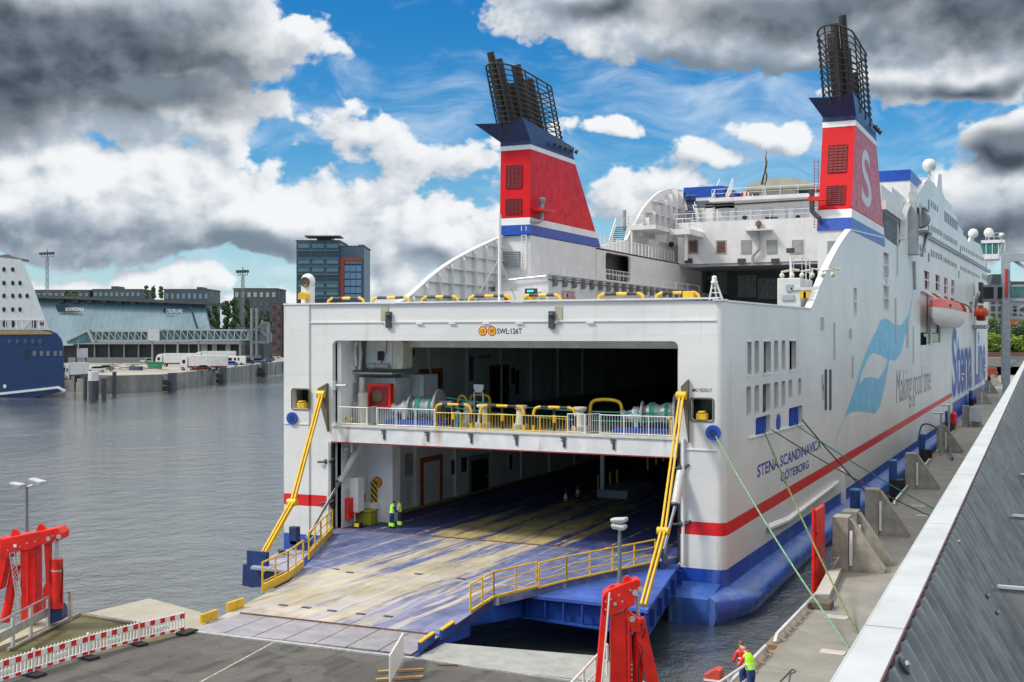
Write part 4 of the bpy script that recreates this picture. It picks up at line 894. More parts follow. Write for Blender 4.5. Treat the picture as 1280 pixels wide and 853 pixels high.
# yellow handrails with toe boards
def yrail(pix, z, h, toe, name='ramp_handrail', toew=.1):
    P = [PZ(x, y, z) for x, y in pix]; m = rail(P, h, 1.75, (.36, .68), .045, 0); o = m.build(name, yellow, ramp)
    m = MB()
    for a, b in zip(P[:-1], P[1:]): m.bar(a+UZ*(toe/2+.02), b+UZ*(toe/2+.02), toew, toe)
    m.build('toe_board', yellow, o); return o
yrail([(328, 741), (360, 725), (379, 710)], RZ, 1.45, .38); yrail([(386, 700), (401, 683), (415.5, 667.5)], RZ, 1.5, .40)
yrail([(588, 766), (617, 748), (671, 735)], RZ, 1.25, .1); yrail([(674, 736), (708, 727), (819, 703.5)], RZ, 1.25, .08)
for x0, y0, x1, y1 in ((251, 780, 271, 773), (284, 765, 304, 758), (524, 816, 542, 803), (551, 800, 567, 789)):
    a, b_ = PZ(x0, y0, RZ+.02), PZ(x1, y1, RZ+.02); q = MB(); q.bar(a+UZ*.2, b_+UZ*.2, .12, .38); q.build('edge_stop', yellow if x0 < 400 else wingd, ramp)
    if x0 > 400: q = MB(); q.bar(a+UZ*.4, b_+UZ*.4, .16, .06); q.build('edge_stop_cap', yellow, ramp)
# ramp stays and cylinders
def stay(p0, p1, p2, w=.16):
    m = MB(); off = Vector((.13, 0, 0))
    for s_ in (-1, 1): m.bar(p0+off*s_*.8, p1+off*s_*.8, .09, .24); m.bar(p1+off*s_*.8, p2+off*s_*.8, .09, .24)
    o = m.build('folding_stay', yellow, ferry); m = MB(); m.lathe(p1-Vector((.3, 0, 0)), (1, 0, 0), ((0, .2), (.6, .2)), 14); m.build('stay_knuckle', yellow, o)
    m = MB(); m.lathe(p0-Vector((.28, 0, 0)), (1, 0, 0), ((0, .24), (.56, .24)), 14); m.build('stay_pin', yellow, o); return o
t0 = PY(402, 493, TY-.25); m0 = PY(365.5, 628, TY-3.2); b0_ = PZ(324, 702, RZ); m0 = t0.lerp(b0_, .62); m0 = PY(365.5, 628, m0.y); stay(t0, m0, b0_)
t1 = PY(852, 495, TY-.35); b1_ = PZ(804, 757, 2.7); m1 = PY(829, 664, t1.lerp(b1_, .6).y); stay(t1, m1, b1_)
q = MB(); q.prism([Tz(t0.x-.3, t0.z-.1), Tz(t0.x-.35, t0.z+.35), Tz(t0.x+.35, t0.z+.7), Tz(t0.x+.42, t0.z-2.4)], (0, -.22, 0)); q.build('stay_bracket', M('bracket_brown', (.12, .10, .07), .6), ferry)
q = MB(); q.prism([Tz(t1.x-.1, t1.z+.5), Tz(t1.x+.32, t1.z+.9), Tz(t1.x+.34, t1.z-2.6)], (0, -.22, 0)); q.build('stay_bracket', M('bracket_brown', (.12, .10, .07)), ferry)
def cyl(a, m_, b):
    q = MB(); q.tube([a, m_], .25, 16); o = q.build('hydraulic_cylinder', M('cylinder_pale', (.50, .49, .47), .4, streak=.4), ferry, smooth=True)
    q = MB(); q.lathe(m_, (m_-a), ((-.12, .24), (.1, .24), (.16, .14)), 16); q.build('cylinder_gland', dgrey, o); q = MB(); q.tube([m_, b], .095, 12); q.build('piston_rod', M('chrome_rod', (.55, .58, .62), .15, metal=.9, var=0), o, smooth=True)
cyl(PY(453, 553, TY+1.5), PY(425, 602, TY+.5), PZ(384, 672, RZ+.2)); cyl(PY(852, 585, TY+.1), PY(844.5, 630, TY-1.0), PZ(826, 702, RZ+.1))
q = MB(); b_ = PZ(824, 708, RZ-.2); q.box((b_.x-.3, b_.y-.2, RZ-.4), (b_.x-.12, b_.y+.6, RZ+.8)); q.box((b_.x+.12, b_.y-.2, RZ-.4), (b_.x+.3, b_.y+.6, RZ+.8)); q.build('cylinder_lug', dblue, ramp)
for (px, py) in ((408, 577), (408, 629), (850, 585), (852, 655)): a = PY(px, py, TY-.1); q = MB(); q.tube([a-Vector((.6, .1, .05)), a+Vector((.25, 0, .0)), a+Vector((.5, .1, .2))], .07, 8); q.lathe(a, (1, 0, 0), ((-.1, .16), (.1, .16)), 10); q.build('door_cleat', dgrey, ferry)
q = MB(); a = PY(461, 566, 66.3); q.tube([PY(440, 566, TY+.6), PY(440, 554, TY+.6)], .12, 8); q.tube([PY(424, 564, TY+.6), PY(436, 560, TY+.6)], .1, 8); q.build('pipe_elbow', lgrey, ferry)


# --- weather deck aft, bulwark ribs, casings
WD = 15.75
q = MB(); q.box((PXX+.26, TY+.4, WD-.2), (SX-.31, 152, WD)); q.build('weather_deck', M('weather_deck_grey', (.16, .18, .18), .7), ferry)
q = MB(); q.box((PXX+.3, TY+.36, WD), (SX-RC, TY+.42, PAR-.05)); q.build('bulwark_plate', white, ferry)
def wz(y):                                          # height of the port stern wing
    for a, b_ in zip(pw[:-1], pw[1:]):
        if a.y <= y <= b_.y: return a.z+(b_.z-a.z)*(y-a.y)/(b_.y-a.y)
    return PAR if y < 80 else 24.3
q = MB()
for k in range(9): y = 76.5+k*2.1; q.box((PXX+.25, y, WD), (PXX+.62, y+.09, wz(y)-.1))
for z in (18.4, 19.6, 20.8, 22.0, 23.2):
    y0 = next((75+i*.25 for i in range(84) if wz(75+i*.25) > z+.15), 95); q.box((PXX+.25, y0, z), (PXX+.5, 95, z+.07))
q.build('bulwark_ribs', offwhite, ferry)
gh = M('house_white', (.66, .66, .665), .45, streak=.35, var=.07, sc=.7)
q = MB(); q.box((PXX+.26, 95.3, WD), (-43.2, 111.5, 24.3)); q.prism([(-43.2, 95.3, WD)], (0, 0, 0)) if False else None
q.build('funnel_casing', gh, ferry)
# casing forward of the funnel with its opening
Ci = lambda y, z: Vector((-43.2, y, z))
oc = PX(757, 350, -43.2); od = PX(787, 324, -43.2)
q = MB(); q.plate([[Ci(111.4, WD), Ci(150, WD), Ci(150, 24.3), Ci(111.4, 24.3)], rrect(oc.y, oc.z+.05, od.y+.3, od.z+.3, .5, Ci)], (-.25, 0, 0)); q.box((PXX+.3, 111.5, 24.15), (-43.2, 150, 24.35)); q.box((PXX+.3, 112, WD), (PXX+.5, 150, 24.1)); q.build('port_casing', gh, ferry)
q = MB(); q.box((PXX+.5, oc.y-2, oc.z-.4), (-44.6, od.y+3, od.z+.4)); q.build('opening_backing', dgrey, ferry)
rail([Ci(oc.y, oc.z+.1), Ci(od.y+.3, oc.z+.1)], 1.0, 1.1, (.5,), .03, .45).build('white_railing', rw, ferry)
# lower casing with pipe run along its top
q = MB(); q.box((PXX+.7, 92.6, WD), (-40.3, 151, 20.15)); lowc = q.build('low_casing', gh, ferry)
q = MB()
for dz, r in ((.25, .09), (.45, .07), (.62, .05)): q.tube([(-40.2-.2*dz, 92.5, 20.15+dz-.2), (-40.2-.2*dz, 151, 20.15+dz-.2)], r, 6)
for k in range(26): y = 93.5+k*2.2; q.box((-40.32, y, 19.6), (-39.9, y+.16, 20.5)); q.tube([(-40.1, y+.6, 20.2), (-40.1, y+.6, 19.75)], .09, 6)
q.build('pipe_run', M('pipe_run_grey', (.16, .17, .17), .55, var=.3), lowc)
rail([Vector((-40.7, 97, 20.15)), Vector((-40.7, 140, 20.15))], 1.3, 5, (.5,), .03).build('white_railing', rw, lowc)
q = MB(); a = PY(546, 352, 92.4); b_ = PY(684, 352, 92.4); q.tube([Vector((a.x+3.0, 92.3, a.z-.35)), Vector((b_.x, 92.3, a.z+.25))], .1, 6); q.build('pipe', lgrey, lowc)
text('warning_lettering', 'NO SMOKING', (-40.3, PX(702, 374, -40.3).y, PX(702, 374, -40.3).z), UY, UZ, PX(719, 374, -40.3).y-PX(702, 374, -40.3).y, .8, txtred, ferry, bold=.01)
def aftp(px, py, w, h, y, mt, name, dep=.2, par=None): c = PY(px, py, y); q = MB(); q.box((c.x-w/2, y-dep, c.z-h/2), (c.x+w/2, y, c.z+h/2)); return q.build(name, mt, par or ferry)
f_ = aftp(560, 363, 1.5, 2.0, 88, M('frame_brown', (.13, .12, .07)), 'display_cabinet'); aftp(560, 363, 1.2, 1.7, 87.8, M('cabinet_red_brown', (.25, .10, .06), .5), 'cabinet_glass', .04, f_)
aftp(571, 363, 1.3, 1.9, 88, grey, 'switch_box', .4); aftp(543, 363.5, 2.6, .28, 88, cream, 'strip_lamp', .15); aftp(539, 372.5, 1.2, .9, 88, dgrey, 'switch_box', .5)
c = PY(522, 385, 90); q = MB(); q.box((PXX+.3, 90, WD), (PXX+5.2, 92.5, 19.1)); q.build('low_house', gh, ferry)
aftp(576, 325+26, 3.4, .3, 91, offwhite, 'lamp_arm', .3)
# funnel casing aft face louvre + ladder
q = MB(); a = PY(628, 335, 95.1); b_ = PY(649, 313, 95.1); 
for k in range(9): q.box((a.x, 95.05, a.z+(b_.z-a.z)*k/9), (b_.x, 95.3, a.z+(b_.z-a.z)*(k+.6)/9))
q.build('louvre_grille', lgrey, ferry)
q = MB(); a = PY(652, 336, 95.0); b_ = PY(656, 283, 95.0); q.bar((a.x, 95, a.z), (a.x, 95, b_.z), .06); q.bar((a.x+.45, 95, a.z), (a.x+.45, 95, b_.z), .06)
for k in range(14): z = a.z+(b_.z-a.z)*k/14; q.bar((a.x, 95, z), (a.x+.45, 95, z), .04)
q.build('ladder', white, ferry)
# masts and small gear at the stern parapet
q = MB(); a = PY(624.5, 377, TY+.5); b_ = PY(624.5, 268, TY+.5); q.tube([a, b_], [.1, .09], 12); mast = q.build('stern_mast', white, ferry, smooth=True)
m_ = a.lerp(b_, .5); 
for px in (594, 645): q = MB(); q.tube([m_, PY(px, 376, TY+3.0)], .035, 6); q.build('mast_stay', white, mast)
def topbar(px0, px1, h=.34):
    a = PY(px0, 379, TY+.5); b_ = PY(px1, 378, TY+.5); z = PAR+.05; P = [Vector((a.x, a.y, z-.05)), Vector((a.x+.05, a.y, z+h*.6)), Vector((a.x+.3, a.y, z+h)), Vector((b_.x-.3, a.y, z+h)), Vector((b_.x-.05, a.y, z+h*.6)), Vector((b_.x, a.y, z-.05))]
    d_ = []
    for u_, v_ in zip(P[:-1], P[1:]):
        k = max(1, int((v_-u_).length/.1)); d_ += [u_.lerp(v_, i/k) for i in range(k)]
    d_.append(P[-1]); m = MB(); m.tube(d_, .095, 8); o = m.build('guard_bar', yellow, ferry, smooth=True); o.data.materials.append(M('guard_black', (.015, .015, .018)))
    for f in o.data.polygons:
        c = f.center.x+rootloc(ferry).x; t = (c-a.x)/(b_.x-a.x); f.material_index = 1 if (.16 < t < .4 or .62 < t < .84) else 0
for x0, x1 in ((410, 455), (465, 512), (527, 573), (586, 638), (654, 701), (748, 805), (820, 874)): topbar(x0, x1)
q = MB(); a = PY(862, 369, TY+.5); q.box((a.x-.35, a.y-.2, a.z-.2), (a.x+.3, a.y+.3, a.z+.2)); q.box((a.x-.1, a.y, PAR), (a.x+.1, a.y+.2, a.z)); q.build('orange_light_box', yellow, ferry, bevel=.04)
q = MB(); a = PY(663, 364, TY+2); q.box((a.x-.38, a.y, a.z-.16), (a.x+.38, a.y+.2, a.z+.16)); lb = q.build('lamp_box', dgrey, ferry)
q = MB(); q.box((a.x-.2, a.y-.03, a.z-.05), (a.x+.2, a.y, a.z+.05)); q.build('green_lamp', M('green_lamp', (.02, .6, .4), .4, emit=((.05, .9, .6), 1.2)), lb)
q = MB(); q.lathe((a.x+.1, a.y, a.z-.95), (0, 0, 1), ((0, .3), (.35, .36), (.5, .15)), 12); q.box((a.x-.5, a.y, a.z-.9), (a.x-.1, a.y+.4, a.z-.3)); q.build('winch_gear', grey, ferry); q = MB(); q.lathe((a.x+.25, a.y-.3, PAR+.02), (0, 0, 1), ((0, .25), (.3, .25), (.4, .1)), 12); q.build('yellow_beacon', yellow, ferry)
q = MB(); a = PY(633, 371, TY+2); q.box((a.x-.15, a.y, PAR), (a.x+.15, a.y+.2, PAR+.45)); q.build('hydrant', dred, ferry)
a = PY(893, 376, TY+1); b_ = PY(893, 346, TY+1); q = MB()
q.tube([a+Vector((-.35, 0, -.3)), b_+Vector((-.1, 0, -.3))], .05, 6); q.tube([a+Vector((.5, .3, -.3)), b_+Vector((.1, 0, -.3))], .06, 6); q.tube([a+Vector((-.0, .6, -.3)), b_+Vector((0, 0, -.3))], .05, 6)
for k in range(4): t = .15+k*.2; q.tube([(a+Vector((-.35, 0, -.3))).lerp(b_+Vector((-.1, 0, -.3)), t), (a+Vector((.5, .3, -.3))).lerp(b_+Vector((.1, 0, -.3)), t)], .03, 5)
q.lathe(b_-UZ*.35, (0, 0, 1), ((0, .2), (.1, .2), (.1, .14), (.35, .14), (.4, .06)), 12); q.build('light_tripod', white, ferry)

# --- starboard quarter gear behind the wing
a = PY(970, 346, 88); q = MB(); q.box((a.x+.2, 87.5, WD), (SX-.9, 92, a.z-.15)); eq = q.build('equipment_house', offwhite, ferry, bevel=.05)
for (px, py, w, h, mt, nm) in ((985, 372, .9, .4, lgrey, 'notice_board'), (1004, 369, .45, .45, yellow, 'yellow_box'), (1008.5, 369, .45, .45, yellow, 'yellow_box'), (1006, 361, 2.0, .2, cream, 'strip_lamp'), (987, 360, .5, .5, lgrey, 'hatch')):
    aftp(px, py, w, h, 87.5, mt, nm, .12, eq)
q = MB(); z = a.z-.15
for k in range(6): x = a.x+.4+k*.75; q.tube([(x, 88.2, z), (x, 88.2, z+.5+.2*(k % 2)), (x+.5, 88.4, z+.6)], .09, 6); q.lathe((x, 88.2, z+.1), (0, 0, 1), ((0, .16), (.15, .2), (.3, .1)), 8)
q.build('valve_gear', cream, eq)
rail([Vector((a.x+1.2, 88.5, z)), Vector((SX-1, 88.5, z)), Vector((SX-1, 91.5, z))], 1.6, 1.2, (.35, .7), .035).build('white_railing', rw, eq)
q = MB(); b_ = PY(988.5, 318, 88.3); q.tube([(b_.x, 88.3, z), (b_.x, 88.3, b_.z+.3)], .09, 8); q.build('lamp_pole', white, eq); q = MB(); q.box((b_.x-.3, 88.1, b_.z+.1), (b_.x+.25, 88.5, b_.z+.45)); q.build('flood_lamp', dgrey, eq)
# starboard funnel casing
q = MB(); q.box((-19.6, 104.2, WD), (SX-.31, 125.4, 24.6)); q.box((-19.6, 125.4, WD), (SX-.31, 140, 24.2)); q.build('funnel_casing', gh, ferry)
q = MB(); a = PY(1034, 325, 104.1); b_ = PY(1046, 300, 104.1)
for k in range(10): q.box((a.x, 104.05, a.z+(b_.z-a.z)*k/10), (b_.x, 104.2, a.z+(b_.z-a.z)*(k+.6)/10))
q.build('louvre_grille', lgrey, ferry)

# --- funnels
def funnel(xo, xi, ys, z0, zt, side_pale, lean, front, ch, ptop, tip):
    """xo outer side x, xi inner side x; ys = aft bottom y, aft top y, fore bottom y, fore top y"""
    ya0, ya1, yf0, yf1 = ys; H_ = zt-z0; sgn = 1 if xo > xi else -1
    fn = MB()
    def lev(t, e=0): y0 = ya0+(ya1-ya0)*t; y1 = yf0+(yf1-yf0)*t; z = z0+H_*t; return [Vector((xi-sgn*e, y0-e, z)), Vector((xo+sgn*e, y0-e, z)), Vector((xo+sgn*e, y1+e, z)), Vector((xi-sgn*e, y1+e, z))]
    def band(t0, t1, e, mt, name, parent, sl=0):
        m = MB(); A_, B_ = lev(t0, e), lev(t1, e)
        if sl:
            for P in (A_, B_):
                P[2].z += sl; P[3].z += sl
        va = [m.b.verts.new(p) for p in A_]; vb = [m.b.verts.new(p) for p in B_]
        m.b.faces.new(va[::-1]); m.b.faces.new(vb)
        for k in range(4): m.b.faces.new((va[k], va[(k+1) % 4], vb[(k+1) % 4], vb[k]))
        return m.build(name, mt, parent)
    root = band(0, 1.0, 0, red, 'funnel', ferry)
    if side_pale:
        m = MB(); A_, B_ = lev(.19), lev(.90); m.plate([[A_[1], A_[2], B_[2], B_[1]]], Vector((.012*sgn, 0, 0))); m.build('side_panel', pink, root, label='paler red outboard side of the funnel')  # paler red sheet laid over the outboard side
    band(-.005, .10, .04, blue, 'blue_band', root); band(.10, .175, .035, white, 'white_band', root)
    band(.905, .955, .035, white, 'white_band', root); band(.955, 1.0, .04, dblue, 'blue_band', root)
    # flared cowl
    T = lev(1.0, .03)
    cm = MB(); lo_ = [cm.b.verts.new(p) for p in T]; tip = Vector(tip)
    near_, far_ = Vector((0, -1.9, 1.75)), Vector((0, .35, .8))
    hi = [T[0]+(near_ if front else tip), T[1]+(tip if front else near_), T[2]+far_, T[3]+far_]
    mid_ = hi[0].lerp(hi[1], .32 if front else .68)+Vector((0, .3, -.3)); vh = [cm.b.verts.new(p) for p in hi]; vm = cm.b.verts.new(mid_)
    cm.b.faces.new((lo_[0], lo_[1], vh[1], vm, vh[0])); cm.b.faces.new((lo_[1], lo_[2], vh[2], vh[1])); cm.b.faces.new((lo_[2], lo_[3], vh[3], vh[2])); cm.b.faces.new((lo_[3], lo_[0], vh[0], vh[3])); cm.b.faces.new(lo_[::-1])
    cm.b.faces.new((vh[0], vm, vh[1], vh[2], vh[3])); cm.build('cowl', M('cowl_blue', (.018, .035, .13), .35, var=.15, sc=.5), root)
    # grilles on the aft face
    for t0, t1 in ((.50, .74), (.22, .38)):
        a_, b__ = lev(t0), lev(t1); m = MB(); P = [a_[0].lerp(a_[1], .22), a_[0].lerp(a_[1], .78), b__[0].lerp(b__[1], .78), b__[0].lerp(b__[1], .22)]
        if sgn < 0: P = [a_[1].lerp(a_[0], .2), a_[1].lerp(a_[0], .72), b__[1].lerp(b__[0], .72), b__[1].lerp(b__[0], .2)]
        off = Vector((0, -.05, 0)); m.prism([p+off for p in P], (0, .06, 0)); gr = m.build('exhaust_grille', dred, root); m = MB()
        n = 9
        for k in range(n+1): m.bar(P[0].lerp(P[3], k/n)+off*1.5, P[1].lerp(P[2], k/n)+off*1.5, .05, .05)
        for k in range(5): m.bar(P[0].lerp(P[1], k/4)+off*1.6, P[3].lerp(P[2], k/4)+off*1.6, .05, .05)
        m.build('grille_bars', M('grille_red', (.20, .008, .012), .6), gr)
    # pipes and cage
    topc = (T[0]+T[1]+T[2]+T[3])/4; yA, yB = T[0].y, T[2].y; xm = (xo+xi)/2; ztop = zt+.3
    tilt = lean
    def pipe(fx, fy, r, h, n='exhaust_pipe'):
        p = Vector((xi+(xo-xi)*fx, yA+(yB-yA)*fy, ztop-.6)); h += ptop; m = MB(); m.tube([p, p+Vector((tilt[0]*h, tilt[1]*h, h))], r, 14); m.build(n, soot, root, smooth=True)
    pipe(.80, .10, .34, 7.9); pipe(.55, .08, .36, 7.2); pipe(.30, .28, .46, 7.0); pipe(.70, .34, .36, 5.6); pipe(.35, .55, .48, 6.3); pipe(.6, .76, .36, 4.6)
    # cage: oval hoops on uprights
    def oval(z, e=0):
        pts = []; w = abs(xo-xi)/2+.15+e; l0 = yA-1.3; l1 = yB+.2; zz = z-zt
        for k in range(28):
            a_ = 2*pi*k/28; cx = xm+w*max(-1, min(1, 1.25*cos(a_))); cy = (l0+l1)/2+(l1-l0)/2*sin(a_)
            dz = -(cy-l0)/(l1-l0)*.5                         # hoops slope down forward
            pts.append(Vector((cx+tilt[0]*zz, cy+tilt[1]*zz, z+dz)))
        return pts
    cg = MB(); hh = ch
    hoops = [oval(zt+1.5+(hh-1.5)*k/11) for k in range(12)]
    for k, h_ in enumerate(hoops): cg.tube(h_, .055 if k < 11 else .085, 5, closed=True)
    for k in range(0, 28, 2): cg.tube([hoops[0][k]-UZ*.8, hoops[-1][k]], .075, 5)
    cg.build('pipe_cage', M('cage_black', (.02, .02, .022), .6, var=.2), root)
    # lamps along the top edge
    for k in range(5 if sgn < 0 else 3):
        p = (T[3] if sgn < 0 else T[2]).lerp(T[0] if sgn < 0 else T[1], .02+k*.13)+Vector((-sgn*.25 if sgn < 0 else .25, 0, .4)); m = MB(); m.lathe(p, (.6 if sgn > 0 else .6, .3, -.3), ((0, .14), (.3, .26), (.32, .2)), 10); m.build('flood_lamp', dgrey, root)
    return root, lev
fp, lp = funnel(-46.15, -43.2, (95.0, 95.3, 112.6, 105.2), 24.4, 32.8, False, (-.14, -.24), True, 6.5, .4, (-1.7, -1.9, 1.5))
fs, ls = funnel(SX+.02, -19.62, (104.15, 106.9, 125.4, 119.0), 24.55, 34.9, True, (-.06, -.16), False, 7.6, 1.3, (-1.0, -1.5, 1.6))
# funnel lettering on the starboard side
def lp_(t, f): P = ls(t); return P[1].lerp(P[2], f)
def sgl(bold, mt, ex, sc=1.0):
    cu = bpy.data.curves.new('funnel_lettering', 'FONT'); cu.body = 'S'; cu.offset = bold; to = bpy.data.objects.new('x', cu); COL.objects.link(to); bpy.context.view_layer.update()
    me = bpy.data.meshes.new_from_object(to.evaluated_get(bpy.context.evaluated_depsgraph_get())); bpy.data.objects.remove(to)
    xs = [q.co.x for q in me.vertices]; ys = [q.co.y for q in me.vertices]; base = rootloc(fs); cx, cy = (min(xs)+max(xs))/2, (min(ys)+max(ys))/2
    for q in me.vertices:
        fx = (q.co.x-cx)/(max(xs)-min(xs))*sc*.34+.44; ft = (q.co.y-cy)/(max(ys)-min(ys))*sc*.50+.525; q.co = lp_(ft, fx)+Vector((ex, 0, 0))-base
    me.materials.append(mt); t = bpy.data.objects.new('funnel_lettering', me); COL.objects.link(t); t.parent = fs; LOC[t.name] = base.copy()
sgl(.015, M('letter_white', (.62, .55, .57), .4, var=.02), .03)
# scrubber pipe and platform on the inboard side of the port funnel
q = MB(); a = PX(667, 262, -43.1); b_ = PX(679, 258, -43.1); q.box((-43.2, a.y, a.z-.12), (-42.2, b_.y+.6, a.z+.1)); q.build('red_platform', bred, fp)
q = MB(); c = PX(676, 246, -42.7); q.tube([(-43.3, c.y-1.2, c.z-2.3), (-42.7, c.y-.5, c.z-2.3), (-42.7, c.y+.2, c.z-2.1), (-42.7, c.y+.3, c.z-.6)], .2, 10); q.lathe((-42.7, c.y+.3, c.z-.6), (0, 0, 1), ((0, .2), (.1, .3), (.4, .35), (.55, .2)), 12); q.build('vent_pipe', grey, fp, smooth=True)
q = MB(); a = PY(1018, 250, 104.0); q.box((a.x-.5, 103.6, a.z-.1), (a.x+1.1, 104.2, a.z+.25)); q.build('red_platform', bred, fs)
q = MB(); a = PY(1012, 243, 103.8); q.tube([a+Vector((0, 0, .3)), a+Vector((.2, 0, 0)), a+Vector((.2, 0, -1.5)), a+Vector((.9, 0, -2.2))], .22, 10); q.build('vent_pipe', dgrey, fs, smooth=True)
q = MB(); a = PY(1018, 285, 104.0); b_ = PY(1018, 200, 104.0)
for dx in (0, .35): q.tube([(a.x+dx, 103.9, a.z), (a.x+dx, 103.9, b_.z)], .03, 5)
for k in range(22): z = a.z+(b_.z-a.z)*k/22; q.tube([(a.x, 103.9, z), (a.x+.35, 103.9, z)], .02, 4)
q.build('ladder', M('ladder_red', (.35, .05, .05), .5), fs)

# --- superstructure
SY = 140.0
q = MB(); a = PY(845, 332, SY); b_ = PY(1022, 283, SY); zb, zt_ = 24.15, 29.3
q.box((PXX+2.7, SY, zb), (SX-2.5, 296, zt_)); ss = q.build('aft_deckhouse', gh, ferry)
q = MB(); q.box((PXX+2.9, SY+.1, zb-.35), (SX-2.6, 175, zb)); q.build('underside', grey, ferry)
for px in (866.5, 901.5, 933, 965, 997): w_ = aftp(px, 309, 1.3, 1.7, SY, M('window_surround', (.30, .30, .29), .5), 'window', .06, ss); aftp(px, 309, .95, 1.35, SY-.06, M('window_brown', (.12, .06, .05), .3) if px < 920 else grey, 'pane', .02, w_)
for px in (861, 927, 969): aftp(px, 326.5, .95, .6, SY, dgrey, 'small_vent', .12, ss)
q = MB(); P = [PY(948, 288, SY-.4), PY(948, 297, SY-.4), PY(948.5, 312, SY-.4), PY(941, 320, SY-.4), PY(941, 331, SY-.4)]; q.tube(P, .19, 8); q.build('drain_pipe', grey, ss); q = MB(); c = P[0]; q.box((c.x-1.6, SY-1.2, c.z-.1), (c.x+1.6, SY, c.z+.08)); q.build('lamp_platform', offwhite, ss); q = MB(); q.lathe(c+UZ*.1, (0, 0, 1), ((0, .15), (.4, .15), (.5, .4), (.9, .35), (1.1, .1)), 12); q.build('search_light', M('lamp_brown', (.12, .09, .07), .5), ss)
# dark-painted front stands in for shade under the overhang, with pale curtains
q = MB(); q.box((PXX+3, 151.5, WD), (SX-2.8, 152, zb-.3)); q.build('lounge_front', dgrey, ferry)
for px, w in ((900, 1.9), (934, 2.3), (960, 2.3)): c = PY(px, 357, 151); q = MB(); 
for px, w, y0, y1 in ((900, 1.9, 340, 368), (934, 2.4, 344, 372), (959, 2.4, 348, 374), (934, 2.0, 378, 379), (888, .8, 345, 350)):
    a = PY(px, y1, 151.4); b_ = PY(px, y0, 151.4); q = MB(); n = 12
    for k in range(n): q.box((a.x-w/2+w*k/n, 151.25+(k % 2)*.06, a.z), (a.x-w/2+w*(k+.9)/n, 151.48, b_.z))
    q.build('curtained_window', M('curtain_grey', (.22, .23, .23), .7, var=.3, sc=3), ferry)
q = MB(); q.box((PXX+3, 152.1, WD), (SX-.5, 296, zb)); q.build('accommodation_block', hullm, ferry)
# second level
rail([PY(826, 300-16, SY+.2)+UZ*0, Vector((SX-3.5, SY+.2, zt_+.05))][0:0] + [Vector((-44, SY+.2, zt_)), Vector((-20, SY+.2, zt_))], 1.1, 2.4, (.5,), .035).build('white_railing', rw, ss)
q = MB(); q.box((-41.9, 147, zt_), (SX-2.8, 290, 32.3)); l2 = q.build('upper_deckhouse', gh, ferry)
for px in (874, 905, 960, 1000): aftp(px, 271, 1.5, 2.2, 147, M('door_white_grey', (.50, .52, .54), .5), 'door', .06, l2)
for px in (893, 920, 983): aftp(px, 272, .25, 2.6, 147, lgrey, 'door_post', .1, l2)
for px, mt in ((961, dgrey), (968, gglass)): aftp(px, 278.5, .9, 1.4, 147, mt, 'window', .12, l2)
for px in (931, 997.5): c = PY(px, 272, 147); q = MB(); q.lathe((c.x, 146.9, c.z), (0, 1, 0), ((0, .3), (.1, .3)), 16); q.build('porthole', glass, l2)
q = MB(); q.box((-40.8, 144.8, 32.3), (SX-2.5, 292, 32.75)); q.build('sun_deck', offwhite, ferry)
# third level: house, rail, lounges, blue screens
q = MB(); a = PY(949, 257, 156); b_ = PY(995, 238, 156); q.box((a.x, 156, 32.7), (b_.x, 166, b_.z)); bar_ = q.build('sky_bar', gh, ferry)
q = MB(); c = PY(929, 236, 153); d_ = PY(1019, 236, 153); pr = []
for k in range(15): t = k/14; pr.append(Vector((c.x+(d_.x-c.x)*t, 153, c.z+.0+1.15*sin(pi*t)**.6)))
q.prism(pr+[Vector((d_.x, 153, c.z-.2)), Vector((c.x, 153, c.z-.2))], (0, 14, 0)); q.build('curved_roof', M('roof_grey', (.33, .32, .27), .6), bar_)
aftp(1008, 250, 3.2, 3.0, 157, M('glass_blue', (.05, .09, .16), .2), 'window', .1, bar_)
rail([PY(868, 259, 146)+Vector((0, 0, 0)), PY(1018, 250, 146)], .02, 50, (.5,), .12).build('dark_handrail', dgrey, ferry)
rail([Vector((-40.5, 145, 32.75)), Vector((-21, 145, 32.75))], 1.1, 2.2, (.5,), .03).build('white_railing', rw, ferry)
for px, w in ((880, 4.2), (908, 2.6)): aftp(px, 257, w, 1.0, 148, M('tarpaulin_blue', (.08, .11, .17), .7), 'covered_seat', 1.0)
for px in (860, 866, 915): a = PY(px, 253, 147); q = MB(); q.lathe((a.x, 147, 32.7), (0, 0, 1), ((0, .15), (a.z-32.7, .15), (a.z-32.5, .4), (a.z-31.9, .4), (a.z-31.7, .1)), 12); q.build('deck_lamp', dblue, ferry)
# port and starboard screen blocks with the blue band
YB = 150.5
def block(x0, x1, zc, nm='screen_block'):
    q = MB(); q.box((x0, YB, 29.3), (x1, YB+22, zc-1.35)); o = q.build(nm, gh, ferry); q = MB(); q.box((x0-.05, YB-.08, zc-1.35), (x1+.05, YB+22.1, zc)); q.build('blue_band', blue, o); return o
a = PY(843, 235, YB); b_ = PY(903, 233, YB); block(PXX+.3, b_.x, 35.0)
a = PY(1103, 221, YB); block(-21.5, SX-.35, 35.7)
q = MB(); q.box((b_.x, YB+8, 33.4), (-21.5, YB+8.3, 34.8)); q.build('blue_screen', blue, ferry)
c = PY(936, 243, YB+7.8)
for k in range(9): p = PY(928+k*2.6, 243, YB+7.7); q = MB(); q.box((p.x-.18, YB+7.6, p.z-.35), (p.x+.16, YB+7.75, p.z+.35)); q.build('bar_sign_tile', M('tile_white', (.7, .7, .7)) if k % 2 else txtred, ferry)
